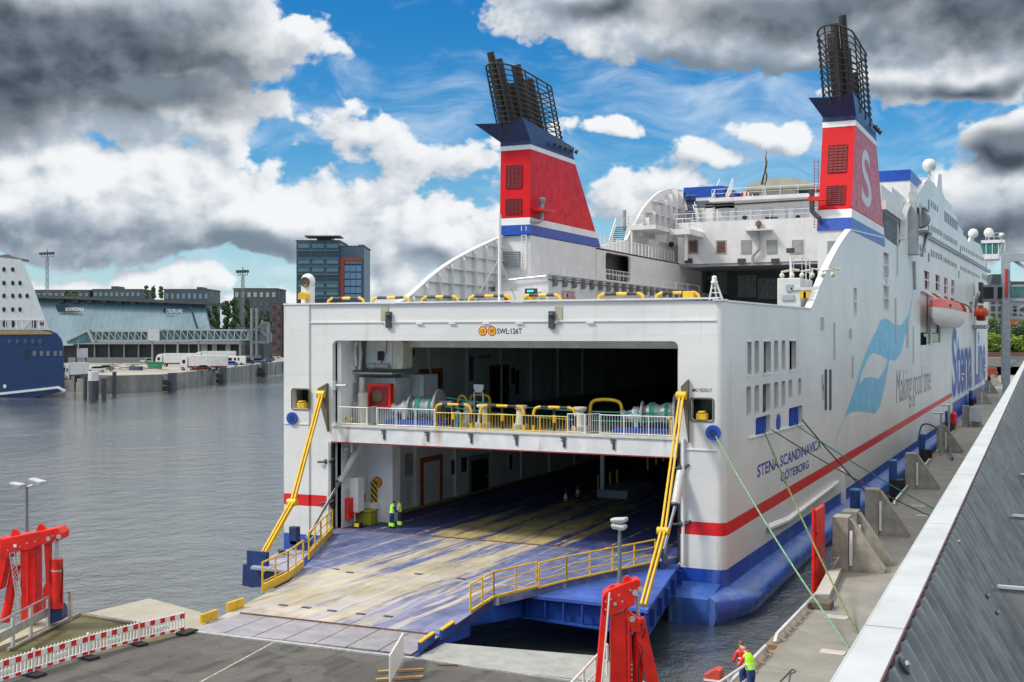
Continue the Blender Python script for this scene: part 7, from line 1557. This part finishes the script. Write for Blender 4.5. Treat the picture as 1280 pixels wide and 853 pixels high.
for x, w in ((76, 1.2), (97, .5), (118, .8), (136, .8), (155, .8), (173, .8), (206, .6), (221, .6), (236, .6), (255, 4), (268, 3), (285, 3), (300, 1.5), (315, 2)): fbox(x-w, x+w, 428, 453, td+1.5, .5, 'column', M('column_grey', (.33, .35, .37)), tr)
fbox(90, 300, 427, 430.5, td-1, 6, 'canopy', M('canopy_grey', (.26, .28, .30)), tr); fbox(85, 190, 447, 455, td-2, .4, 'low_fence', M('fence_grey', (.20, .21, .21)), tr)
sg = fbox(70, 101, 380.5, 389, td+10, .2, 'sign_panel', M('sign_navy', (.012, .025, .06)), tr) if False else fpoly([(69, 381), (86, 381), (88, 386), (98, 387), (100, 390), (72, 390)], td+9, .3, 'sign_panel', M('sign_navy', (.012, .025, .06)), tr)
a = PD(82, 389, td+8.9); text('sign_lettering', 'NORWEGENKAI', a, VR, UZ, 23/F*td, 4.4/F*td, M('sign_white', (.75, .76, .76), .5, emit=((.8, .8, .8), .1)), sg, ext=.05, bold=.01)
fpoly([(204, 386), (209, 386), (212, 391), (204, 391)], td+9, .3, 'sign_panel', M('sign_navy', (.012, .025, .06)), tr)
a = PD(208, 391, td+8.9); text('sign_lettering', 'COLOR LINE', a, VR, UZ, 20/F*td, 4.6/F*td, M('sign_white', (.75, .76, .76)), tr, ext=.05, bold=.01)
fpoly([(237, 384), (239.5, 384), (248, 411), (245.5, 411)], td+4, .3, 'facade_seam', dgrey, tr)
# passenger bridge along the terminal
pd_ = 455; pb = empty('passenger_bridge', PD(220, 450, pd_), 'long glazed passenger bridge on steel legs in front of the terminal', 'passenger bridge'); pb.location.z = FZ; LOC[pb.name] = pb.location.copy()
brm = M('bridge_grey', (.36, .38, .40), .45); tg = M('bridge_glass', (.06, .16, .17), .15, var=.5, sc=.3)
def seg(x0, x1, yt0, yt1, yb0, yb1):
    fpoly([(x0, yt0), (x1, yt1), (x1, yt1+2.2), (x0, yt0+2.2)], pd_, 5, 'roof_beam', brm, pb); fpoly([(x0, yb0-2.2), (x1, yb1-2.2), (x1, yb1), (x0, yb0)], pd_, 5, 'floor_beam', brm, pb); fpoly([(x0, yt0+2.2), (x1, yt1+2.2), (x1, yb1-2.2), (x0, yb0-2.2)], pd_+.4, 4, 'glazing', tg, pb)
    q = MB(); n = max(2, int((x1-x0)/8))
    for k in range(n): xa, xb = x0+(x1-x0)*k/n, x0+(x1-x0)*(k+1)/n; q.bar(PD(xa, yt0+2, pd_-.1), PD(xb, yb0-2, pd_-.1), .28); q.bar(PD(xb, yt1+2, pd_-.1), PD(xb, yb1-2, pd_-.1), .28)
    q.build('truss', brm, pb)
seg(112, 185, 413, 413, 427, 427); seg(201, 310, 411, 412, 427, 426)
fbox(185, 199, 412, 426, pd_-1, 6, 'bridge_house', M('house_pale_grey', (.50, .52, .53)), pb)
fpoly([(84, 426), (108, 413), (114, 413), (118, 428), (84, 430)], pd_, 5, 'ramp_section', tg, pb); q = MB(); q.bar(PD(82, 427, pd_-.2), PD(110, 413, pd_-.2), .8); q.bar(PD(110, 413, pd_-.2), PD(117, 428, pd_-.2), .9); q.build('ramp_frame', brm, pb)
for x in (190, 222, 248, 300): fbox(x-.7, x+.7, 427, 458, pd_+1, 1, 'leg', brm, pb)
q = MB()
for a, b_ in (((315, 385), (315, 445)), ((321, 385), (321, 446)), ((315, 412), (330, 412)), ((315, 428), (337, 428)), ((322, 408), (337, 424)), ((310, 412), (316, 431)), ((326, 404), (336, 404)), ((336, 404), (336, 428)), ((300, 446), (326, 446))): q.bar(PD(*a, pd_-3), PD(*b_, pd_-3), 1.0)
q.build('bridge_head_tower', M('tower_grey', (.16, .18, .20), .5), pb); fbox(324, 334, 405, 416, pd_-2, 3, 'cab', brm, pb); fbox(322, 338, 416, 428, pd_-2, 3, 'platform', M('platform_grey', (.22, .24, .26)), pb)
# light masts
def mast(x, y0, y1, dd, label, hw):
    a, b_ = PD(x, y0, dd), PD(x, y1, dd); r = empty('light_mast', Vector((a.x, a.y, FZ)), label, 'light mast'); q = MB(); s = .55
    for sx, sy in ((-1, -1), (1, -1), (1, 1), (-1, 1)): q.bar(Vector((a.x+sx*s, a.y+sy*s, FZ)), Vector((b_.x+sx*s*.6, b_.y+sy*s*.6, b_.z)), .2)
    n = 16
    for k in range(n):
        z0, z1 = FZ+(b_.z-FZ)*k/n, FZ+(b_.z-FZ)*(k+1)/n; q.bar((a.x-s, a.y-s, z0), (a.x+s, a.y-s, z1), .12); q.bar((a.x+s, a.y-s, z0), (a.x+s, a.y+s, z1), .12)
    q.build('lattice', M('mast_grey', (.16, .19, .19), .5), r); q = MB(); w = hw/F*dd; q.box(b_-Vector((w, .5, -.2)), b_+Vector((w, .5, .4))); q.box(b_+Vector((-w*.6, -.5, 2.0)), b_+Vector((w*.6, .5, 2.3))); q.bar(b_, b_+UZ*3.5, .3); q.build('platform', M('mast_grey', (.16, .19, .19)), r)
    for k in range(5): xk = -w+2*w*k/4; q = MB(); q.box(b_+Vector((xk-.7, -.7, 1.2)), b_+Vector((xk+.7, .2, 2.3))); q.bar(b_+Vector((xk, 0, .3)), b_+Vector((xk, 0, 1.3)), .15); q.build('floodlight', dgrey, r)
mast(59, 455, 322, 520, 'tall lattice light mast rising behind the blue ferry stern', 10); mast(303.5, 445, 345, 470, 'lattice light mast in front of the poplar trees', 7)
# blocks of flats beyond the terminal
wn_b = {}
def block_b(x0, x1, y0, y1, dd, depth, mt, label, rows, cols, wm, name='office_block', gap=.55, par=None, pent=()):
    r = par or empty(name, Vector((*PD((x0+x1)/2, y1, dd).xy, FZ)), label, 'building'); a = PD(x0, y0, dd); b_ = PD(x1, y0, dd); q = MB(); q.prism([Vector((a.x, a.y, FZ-.2)), Vector((b_.x, b_.y, FZ-.2)), b_, a], VF*depth); q.build('wall', mt, r)
    q = MB(); q.prism([a-VR*.4, b_+VR*.4, b_+VR*.4+UZ*.7, a-VR*.4+UZ*.7], VF*depth); q.build('roof', dgrey, r)
    for i in range(rows):
        for j in range(cols):
            xa = x0+(x1-x0)*(j+.5-gap/2+.03)/cols; xb = x0+(x1-x0)*(j+.5+gap/2)/cols; ya = y0+(y1-y0)*(i+.32)/rows; yb_ = y0+(y1-y0)*(i+.82)/rows; fbox(xa, xb, ya, yb_, dd-.15, .12, 'window', wm[(i*7+j*3) % len(wm)], r)
    for (xa, xb, ya) in pent: fbox(xa, xb, ya, y0, dd+4, 12, 'roof_house', mt, r)
    return r
bm_ = M('office_slate', (.055, .075, .095), .5, var=.15, sc=.1); wl = [M('pane_pale', (.16, .24, .30), .2), M('pane_mid', (.07, .12, .17), .15), M('pane_pale', (.16, .24, .30))]
block_b(44, 112, 364, 372, 640, 25, bm_, 'dark flat-roofed office block behind the terminal, next to the tall light mast', 1, 9, wl); block_b(116, 176, 363, 372, 640, 25, bm_, 'dark flat-roofed office block behind the middle of the terminal roof', 1, 9, wl, pent=((139, 147, 358),)); block_b(205, 261, 363, 376, 640, 25, bm_, 'dark flat-roofed office block right of the terminal roof', 1, 8, wl, pent=((246, 252, 359),))
block_b(292, 346, 362, 432, 620, 25, M('office_grey_brown', (.075, .085, .09), .6, var=.2, sc=.1), 'six-storey grey block behind the poplars', 6, 7, [M('pane_white', (.36, .39, .40), .3), M('pane_mid', (.07, .12, .17)), M('pane_dark', (.03, .05, .06), .2)]); block_b(339, 352, 380, 440, 600, 14, M('office_brown', (.10, .05, .045), .6), 'narrow dark brown block beside the ferry corner', 8, 2, [M('pane_dark', (.03, .05, .06)), M('pane_mid', (.07, .12, .17))])
tw = block_b(370.5, 424, 302, 440, 600, 30, M('tower_slate', (.035, .075, .11), .4, var=.1, sc=.1), 'tall dark blue office tower with a red-framed glass wing', 14, 3, [M('tower_pane', (.10, .19, .24), .15), M('pane_dark', (.03, .05, .06)), M('tower_pane', (.10, .19, .24))], 'office_tower', .82, pent=((396, 414, 297),))
for k in range(14): y = 313+k*9.9; fbox(371, 423, y, y+1.2, 599.6, .3, 'floor_band', M('band_slate', (.09, .15, .19)), tw)
q = MB(); q.prism([PD(381, 294.5, 598), PD(425, 294.5, 598), PD(425, 296.3, 598), PD(381, 296.3, 598)], VF*12); q.build('roof_canopy', dgrey, tw)
block_b(424.5, 455, 309, 440, 602, 26, M('wing_slate', (.07, .11, .16), .4), '', 1, 1, [dgrey], par=tw, gap=.1)
fpoly([(424.5, 322), (452, 322), (452, 326), (430, 326), (430, 440), (424.5, 440)], 601, .6, 'red_frame', M('frame_red', (.30, .06, .035), .6), tw)
for i in range(8):
    for j in range(3): fbox(430.6+j*7.2, 437.2+j*7.2, 332+i*9, 339.6+i*9, 601.2, .3, 'window', M('blue_pane', (.12, .22, .36), .12), tw)
fbox(431, 452, 326.5, 330, 601.2, .3, 'louvre_band', M('louvre_grey', (.14, .16, .18)), tw); fbox(448, 455, 306, 309, 603, 8, 'roof_house', M('wing_slate', (.07, .11, .16)), tw)

# trees: tapered trunk, limbs, crown of leaf faces through the volume
def tree(loc, h, w, label, group, cols, n=1500, shape='poplar', seed=1, leaf=.5):
    rnd = random.Random(seed); r = empty('poplar_tree' if shape == 'poplar' else 'leafy_tree', loc, label, 'tree', group); L = Vector(loc)
    m = MB(); m.tube([L, L+UZ*h*.5, L+UZ*h*.92], [w*.07, w*.045, .03], 7)
    for k in range(9): z = h*(.15+.08*k); a_ = rnd.uniform(0, 6.28); m.tube([L+UZ*z, L+Vector((cos(a_)*w*.3, sin(a_)*w*.3, z+h*.13))], [w*.025, .02], 5)
    m.build('trunk', M('bark', (.07, .055, .04), .9, var=.3), r)
    cl = []
    for k in range(26 if shape == 'poplar' else 34):
        t = rnd.uniform(.08, 1) if shape == 'poplar' else rnd.uniform(.2, 1); e = (sin(pi*min(1, t*.86+.12))**.6) if shape == 'poplar' else sin(pi*min(1, (t-.12)*1.02))**.55
        a_ = rnd.uniform(0, 6.28); q_r = w*.5*e*rnd.uniform(.2, .85); cl.append((Vector((cos(a_)*q_r, sin(a_)*q_r, h*t)), w*rnd.uniform(.13, .24)))
    for ci, col in enumerate(cols):
        m = MB()
        for k in range(n//len(cols)):
            c, rad = cl[rnd.randrange(ci, len(cl), len(cols))]; d_ = Vector((rnd.gauss(0, 1), rnd.gauss(0, 1), rnd.gauss(0, 1.15))).normalized()*rad*rnd.random()**.4; p = L+c+d_
            u_ = Vector((rnd.gauss(0, 1), rnd.gauss(0, 1), rnd.gauss(0, 1))).normalized(); v_ = u_.orthogonal().normalized(); s_ = leaf*rnd.uniform(.6, 1.3)
            m.b.faces.new([m.b.verts.new(p+x) for x in (-u_*s_, v_*s_*.6, u_*s_, -v_*s_*.6)])
        m.build('crown', M('leaf_'+'_'.join('%02d' % int(x*100) for x in col), col, .7, var=.25, sc=.4), r, norm=False)
gc = [(.045, .10, .04), (.075, .15, .05)]
pn_ = ['poplar at the left end of the row beside the terminal glass edge', 'second poplar from the terminal end of the row', 'third poplar in the row, a little shorter', 'poplar left of the nearer light mast', 'poplar just right of the nearer light mast', 'poplar in front of the six-storey block', 'last small poplar by the bridge tower']
for i, (x, yt, dd) in enumerate(((259, 388, 540), (270, 379, 545), (282, 380, 540), (293, 372, 535), (309, 377, 540), (322, 390, 545), (333, 397, 535))):
    p = PD(x, 440, dd); p.z = FZ; t = PD(x, yt, dd); tree(p, t.z-FZ, 6.4, pn_[i], 'poplars beside the terminal', gc, 3600, 'poplar', i+3, .7)
for i, (x, l) in enumerate(((84, 'small green tree on the terminal roof line above the sign, left one'), (93, 'small bushy tree on the terminal roof line, second one'), (183, 'first of the small trees between the two right office blocks'), (192, 'middle small tree between the two right office blocks'), (201, 'small tree touching the right office block'))):
    p = PD(x, 373.5, 630); tree(p, (6.5 if x > 180 else 4.0), 3.4, l, 'small trees above the terminal roof', [(.07, .14, .03), (.04, .09, .03)], 500, 'poplar', i+30, .5)

# vehicles on the far yard
def wheel(par, x, y, z, r):
    m = MB(); m.lathe((x, y, z), (0, 1, 0), ((-.12, r*.8), (-.1, r), (.12, r), (.14, r*.8)), 14); o = m.build('wheel', black, par, smooth=True); m = MB(); m.lathe((x, y-.14, z), (0, 1, 0), ((-.02, r*.5), (.02, r*.5)), 10); m.build('rim', lgrey, o)
def car_proto(col):
    r = empty('parked_car', (0, 0, 0), 'x', 'car'); m = MB(); L_ = [(-2.2, .35), (-2.2, .8), (-1.9, .95), (-1.3, 1.0), (-.7, 1.0), (1.6, 1.0), (2.15, .95), (2.2, .4)]; m.prism([(x, -.85, z) for x, z in L_], (0, 1.7, 0)); m.build('body', col, r, bevel=.08)
    m = MB(); m.prism([(x, -.74, z) for x, z in ((-1.3, 1.0), (-.6, 1.45), (1.0, 1.48), (1.9, 1.0))], (0, 1.48, 0)); m.build('cabin_glass', glass, r, bevel=.05); m = MB(); m.prism([(x, -.70, z) for x, z in ((-.55, 1.47), (-.5, 1.52), (.95, 1.54), (1.0, 1.49))], (0, 1.4, 0)); m.build('roof', col, r)
    for x in (-1.35, 1.4):
        for y in (-.82, .82): wheel(r, x, y, .32, .32)
    for y in (-.6, .6): m = MB(); m.box((-2.24, y-.15, .62), (-2.16, y+.15, .76)); m.build('headlight', M('lamp_glass', (.5, .5, .48)), r)
    return r
def truck_proto():
    r = empty('articulated_lorry', (0, 0, 0), 'x', 'lorry'); m = MB(); m.prism([(x, -1.25, z) for x, z in ((-5.2, .5), (-5.3, 1.9), (-5.0, 3.1), (-4.3, 3.7), (-3.0, 3.9), (-3.0, .5))], (0, 2.5, 0)); m.build('cab', M('lorry_white', (.74, .75, .75), .35), r, bevel=.08)
    m = MB(); m.prism([(x, -1.1, z) for x, z in ((-5.36, 1.95), (-5.06, 2.95), (-5.0, 2.9), (-5.3, 1.9))], (0, 2.2, 0)); m.build('windscreen', glass, r); m = MB(); m.box((-4.6, -1.28, 1.9), (-3.7, -1.24, 2.8)); m.build('side_window', glass, r)
    m = MB(); m.box((-5.36, -1.0, .6), (-5.28, 1.0, 1.2)); m.build('grille', dgrey, r)
    m = MB(); m.box((-2.6, -1.27, 1.15), (9.5, 1.27, 4.0)); m.build('trailer', M('trailer_white', (.70, .71, .71), .5, streak=.3), r, bevel=.03); m = MB(); m.box((-2.8, -1.1, .8), (9.3, 1.1, 1.14)); m.build('chassis', M('chassis_red', (.30, .03, .02), .6), r)
    for x in (-4.5, -1.8, 5.6, 6.9, 8.2):
        for y in (-1.15, 1.15): wheel(r, x, y, .5, .5)
    return r
heading = atan2((fe[4]-fe[3]).y, (fe[4]-fe[3]).x)
tk = truck_proto()
def yardpos(x, y): return PZ(x, y, FZ)
heading = A+.10
T_ = [(214, 458.5, 'white articulated lorry left of the coach, its cab facing the water'), (247, 463, 'white lorry with a red-lined trailer nearest the quay wall')]
for i, (x, y, l) in enumerate(T_): o = place(tk, i == 0, yardpos(x, y), heading, l, 'white lorries on the far quay'); o.scale = (1.0, 1.0, 1.2)
o = place(tk, False, yardpos(262, 456), heading+.05, 'white lorry trailer standing behind the front lorry', 'white lorries on the far quay'); o.scale = (1.05, 1.0, 1.3)
o = place(tk, False, yardpos(88, 474.5), A+pi/2-.15, 'white lorry half hidden between the blue ferry and the berth sign', 'white lorries on the far quay'); o.scale = (.8, .8, 1.05)
cols_ = [(253, 465.5, M('car_dark_red', (.12, .01, .01), .25), 'dark red car beside the front lorry wheels'), (263, 462.5, M('car_navy', (.02, .04, .12), .25), 'navy blue car between the lorry and the bright blue car'), (288, 459.5, M('car_blue', (.02, .12, .42), .25), 'bright blue car parked at the quay edge in front of the camper'), (309, 457, M('car_black', (.03, .035, .04), .25), 'dark car right of the camper van'), (321, 455.5, M('car_mid_blue', (.08, .11, .30), .25), 'blue car next to the bridge tower'), (336, 452.5, M('car_grey', (.16, .17, .18), .25), 'grey car nearest the ferry corner')]
for i, (x, y, mt, l) in enumerate(cols_):
    o = car_proto(mt); place(o, True, yardpos(x, y-1), heading, l, 'cars parked along the far quay'); o.scale = (1.3, 1.25, 1.3)
extra = [(277, 457.5, M('car_silver', (.42, .43, .44), .25), 'silver car half hidden behind the bright blue car'), (300, 455, M('car_white', (.65, .65, .65), .3), 'white car behind the dark car right of the camper'), (316, 451.5, M('car_navy', (.02, .04, .12)), 'navy car in the second row below the bridge floor'), (329, 450.5, M('car_dark_red', (.12, .01, .01)), 'dark red car in the second row near the bridge tower'), (343, 449.5, M('car_silver', (.42, .43, .44)), 'silver car just left of the ferry corner'), (270, 453, M('car_black', (.03, .035, .04)), 'black car behind the front lorry trailer'),
 (183, 455.5, M('car_silver', (.42, .43, .44)), 'silver car parked alone left of the first lorry cab'), (120, 467, M('car_white', (.65, .65, .65)), 'white car behind the thick mooring pile'), (131, 465.5, M('car_grey', (.16, .17, .18)), 'grey car behind the gangway pile'), (333, 455.5, M('car_navy', (.02, .04, .12)), 'navy car beside the grey one at the quay edge')]
for i, (x, y, mt, l) in enumerate(extra): o = car_proto(mt); place(o, True, yardpos(x, y-1), heading+(.3 if i % 3 else 1.2), l, 'cars parked along the far quay'); o.scale = (1.3, 1.25, 1.3)
def vanlike(name, x, y, L_, H_, mt, l, cat, wins):
    p = yardpos(x, y); r = empty(name, p, l, cat, rz=heading); base = p
    def bb(a, b_, nm, mt2, bev=0): m = MB(); m.box(Vector(a)+p, Vector(b_)+p); return m.build(nm, mt2, r, bevel=bev)
    bb((-L_/2, -1.15, .5), (L_/2, 1.15, H_), 'body', mt, .15)
    for a, b_ in wins: bb((a, -1.19, H_*.5), (b_, -1.14, H_*.82), 'side_window', glass)
    bb((-L_/2-.04, -1.0, H_*.45), (-L_/2+.02, 1.0, H_*.82), 'windscreen', glass)
    for wx in (-L_*.32, L_*.32): m = MB(); m.lathe(p+Vector((wx, -1.1, .45)), (0, 1, 0), ((-.1, .45), (.2, .45)), 14); m.build('wheel', black, r)
vanlike('camper_van', 293, 456.5, 8.5, 3.4, M('camper_white', (.74, .74, .73), .4), 'white camper van with small dark windows behind the bright blue car', 'camper van', ((-2.2, -.8), (.0, .8), (1.4, 2.0)))
vanlike('coach', 224, 455, 9, 3.8, M('coach_grey', (.30, .32, .31), .4), 'grey-green coach parked between the two front lorries', 'coach', ((-3.6, -1.6), (-1.2, 1.0), (1.4, 3.6)))
vanlike('coach', 292, 450, 16, 4.2, M('coach_dark', (.12, .15, .16), .3), 'long dark-windowed coach behind the camper van', 'coach', ((-7, -3.5), (-3, .5), (1, 4), (4.5, 7)))
vanlike('lorry', 345, 446, 12, 5.0, M('tarp_grey', (.26, .27, .27), .6), 'grey tarpaulin lorry partly hidden by the ferry corner', 'lorry', ())
# skip, clutter, berth sign, dolphins
p = yardpos(192.5, 461.5); r = empty('green_skip', p, 'green metal skip at the quay edge', 'skip'); q = MB(); q.prism([p+VR*a+UZ*b for a, b in ((-1.9, 0), (1.9, 0), (2.5, 2.3), (-2.5, 2.3))], VF*2.4); q.build('container', M('skip_green', (.015, .20, .08), .5), r); q = MB(); q.prism([p+VR*a+UZ*b-VF*.05 for a, b in ((-2.6, 2.15), (2.6, 2.15), (2.6, 2.4), (-2.6, 2.4))], VF*2.5); q.build('rim', M('skip_rim', (.02, .26, .11), .5), r)
p = yardpos(158, 463); r = empty('gangway_stack', p, 'pile of grey gangways and lattice sections lying at the quay edge', 'gangways'); q = MB(); rnd = random.Random(9)
for k in range(26): a = p+VR*rnd.uniform(-9, 9)+UZ*rnd.uniform(.2, 1.8)+VF*rnd.uniform(-1, 2); q.bar(a, a+VR*rnd.uniform(2, 6)+UZ*rnd.uniform(-.9, .9), .2)
q.build('lattice_sections', M('gangway_grey', (.28, .30, .32), .5, metal=.3), r); q = MB(); q.box(p+Vector((2, -1, 0)), p+Vector((6, 1, 1.3))); q.build('tarp_bundle', M('tarp_navy', (.05, .07, .10)), r)
sd2 = 322; r = empty('berth_sign', Vector((*PD(102, 470, sd2).xy, 0)), 'white berth marker board numbered 21 on posts beside the blue ferry', 'sign')
sb = fbox(96, 109, 435.5, 447, sd2, .4, 'sign_board', M('board_white', (.62, .65, .68), .5), r); fbox(99, 107, 451, 459, sd2, .3, 'number_board', M('board_grey', (.45, .48, .5)), r); a = PD(101, 457, sd2-.1); text('berth_number', '21', a, VR, UZ, 5/F*sd2, 4.4/F*sd2, txtblack, r, ext=.03, bold=.02)
fbox(94.6, 96, 432, 478, sd2+.2, .3, 'post', dgrey, r); fbox(106.5, 108, 447, 475, sd2+.2, .3, 'post', dgrey, r)
q = MB(); q.bar(PD(98, 425, sd2), PD(98, 436, sd2), .2); q.build('aerial', grey, r)
pn2 = ['dark mooring pile next to the blue ferry stern', 'thick mooring pile with white cap, left of the thin one', 'dark mooring pile right of the white-capped pile', 'dark mooring pile against the quay wall near the gangways']
for i, (x, y0, y1, w) in enumerate(((106.5, 469, 499, 2.4), (117, 473, 500, 6), (130, 473, 500, 3), (143, 465, 495, 2.4))):
    dd = 15.3*F/(y1-HY); p = PD(x, y1, dd); t = PD(x, y0, dd); r = empty('mooring_pile', Vector((p.x, p.y, 0)), pn2[i], 'mooring pile', 'mooring piles by the far quay'); q = MB(); q.tube([Vector((p.x, p.y, -2)), t], w/F*dd, 14); q.build('pile', M('pile_slate', (.05, .06, .07), .6, var=.3), r, smooth=True)
    if w > 5: q = MB(); q.tube([t-UZ*.6, t+UZ*1.6], w*1.06/F*dd, 14); q.build('white_cap', M('cap_white', (.6, .62, .63), .5), r)
fn_ = ['fender tower on the far quay wall by the green skip', 'fender tower on the far quay wall below the camper van', 'fender tower on the far quay wall nearest the ferry']
for i, (x, y) in enumerate(((208, 469), (273, 462), (325, 455.5))):
    p = PZ(x, y, FZ+.3); nr = Vector(((fe[4]-fe[3]).y, -(fe[4]-fe[3]).x, 0)).normalized(); r = empty('fender_tower', Vector((p.x, p.y, 0)), fn_[i], 'fender', 'dark fender towers on the far quay wall'); u_ = (fe[4]-fe[3]).normalized(); b0 = p+nr*.9; q = MB()
    q.prism([Vector((v.x, v.y, FZ+.9)) for v in (b0-u_*1.6, b0+u_*1.6, b0+u_*1.6+nr*1.5, b0-u_*1.6+nr*1.5)], (0, 0, -FZ-1.4)); q.build('panel', M('fender_slate', (.045, .055, .075), .6), r); q = MB()
    for z in (.9, 2.6): q.lathe(b0-u_*2.2+UZ*0+Vector((0, 0, z-b0.z)), -u_, ((0, .8), (1.5, .8)), 12)
    q.build('rubber_roll', black, r)

# ================================================================== RIGHT BACKGROUND
rbx = empty('brick_block', Vector((*PD(1262, 420, 640).xy, 2.5)), 'pale multi-storey block with brick ground floors behind the quay end', 'building')
fbox(1236, 1330, 372, 440, 640, 30, 'wall', M('flat_pale', (.30, .29, .29), .7), rbx); fbox(1262, 1276, 398, 434, 636, 3, 'brick_bay', brick, rbx)
for i in range(6):
    for j in range(9): fbox(1239+j*9, 1244+j*9, 374+i*9, 380+i*9, 639.5, .3, 'window', M('pane_dark', (.03, .05, .06)), rbx)
fbox(1236, 1330, 363, 372, 645, 20, 'dark_roof_storey', M('roof_slate', (.06, .07, .085), .5), rbx)
fpoly([(1236, 365), (1241, 343), (1258, 343), (1264, 352), (1300, 352), (1300, 366), (1236, 366)], 700, 20, 'stepped_roof', M('roof_slate', (.06, .07, .085)), rbx)
tl = ['dark green tree beside the ship bow, left of the bridge leg', 'dark green tree right of the bridge leg', 'yellow-green tree below the dark one, beside the ship', 'yellow-green bush tree left of the bridge leg', 'yellow-green tree right of the bridge leg', 'yellow-green tree at the right picture edge']
for i, (x, yt, yb_, w, cols) in enumerate(((1243, 400, 446, 9, gc), (1277, 402, 446, 9, gc), (1237, 420, 448, 6.5, 0), (1250, 421, 448, 7, 0), (1266, 423, 448, 7, 0), (1279, 423, 448, 6.5, 0))):
    dd = 430 if cols else 400; p = PD(x, yb_, dd); h = PD(x, yt, dd).z-p.z; tree(p, h, w, tl[i], 'trees behind the quay end', cols or [(.22, .30, .03), (.14, .22, .03)], 2600, 'round', i+50, .42)
fq = MB(); fq.prism([PD(1180, 447, 380), PD(1500, 447, 380), PD(1500, 440, 900), PD(1150, 440, 900)], (0, 0, -3)); struct(fq.build('far_ground', surf('far_ground', (.20, .19, .17), (.24, .22, .2), (.3, .28, .26), .05)))
fq = MB(); fq.prism([PD(1190, 441, 392), PD(1400, 441, 392), PD(1400, 447, 392), PD(1190, 447, 392)], VF*3); o = fq.build('low_wall', M('far_wall_red', (.16, .07, .06), .7)); tag(o, 'low reddish wall crossing behind the far end of the quay', 'wall')
# passenger gantry for the ferry
gy = 250.0
pg = empty('boarding_bridge', Vector((*PY(1246, 480, gy).xy, QZ)), 'grey steel boarding bridge on tall lattice legs at the forward quay', 'boarding bridge')
gm = M('bridge_steel', (.34, .38, .41), .45, metal=.2); Yp = lambda x, y, yy=gy: PY(x, y, yy)
def gbar(a, b_, w, name='brace', yy=gy): q = MB(); q.bar(Yp(*a, yy), Yp(*b_, yy), w); return q.build(name, gm, pg)
for yy in (gy, gy+9):
    gbar((1258 if yy == gy else 1256, 318), (1258 if yy == gy else 1256, 500 if yy == gy else 480), 1.35, 'leg', yy)
gbar((1253, 320), (1259, 316), .9, 'top_brace'); gbar((1258, 323), (1330, 320), 1.5, 'top_beam'); gbar((1262, 322), (1290, 341), .6); gbar((1258, 397), (1330, 399), .6); gbar((1259, 379), (1300, 379), .5); gbar((1259, 395), (1285, 378), .5); gbar((1259, 384), (1290, 398), .5); gbar((1259, 448), (1330, 446), .6); gbar((1260, 460), (1290, 440), .5)
q = MB(); a, b_ = Yp(1255.5, 337), Yp(1255.5, 372); q.bar(a-VF*1, b_-VF*1, .5); q.build('red_lift_rail', M('rail_red_dark', (.42, .02, .02), .5), pg)
def gb_(x0, x1, y0, y1, mt, nm, yy=gy-1, dp=5): a = Yp(x0, y1, yy); b_ = Yp(x1, y0, yy); q = MB(); q.box((a.x, yy, a.z), (b_.x, yy+dp, b_.z)); return q.build(nm, mt, pg)
tn = gb_(1226, 1252, 356, 377, M('tunnel_grey', (.30, .32, .33), .5), 'boarding_tunnel', gy+6); gb_(1229, 1242, 359, 373.5, glass, 'window', gy+5.9, .1); gb_(1247, 1253, 359, 373.5, glass, 'window', gy+5.9, .1)
gb_(1223, 1228, 353, 379, dgrey, 'bellows', gy+5.5); gb_(1259, 1330, 355, 377, M('tunnel_grey', (.30, .32, .33)), 'boarding_tunnel', gy-.5); gb_(1261, 1330, 357.5, 372, M('bridge_glass', (.06, .16, .17)), 'glazing', gy-.6, .1)
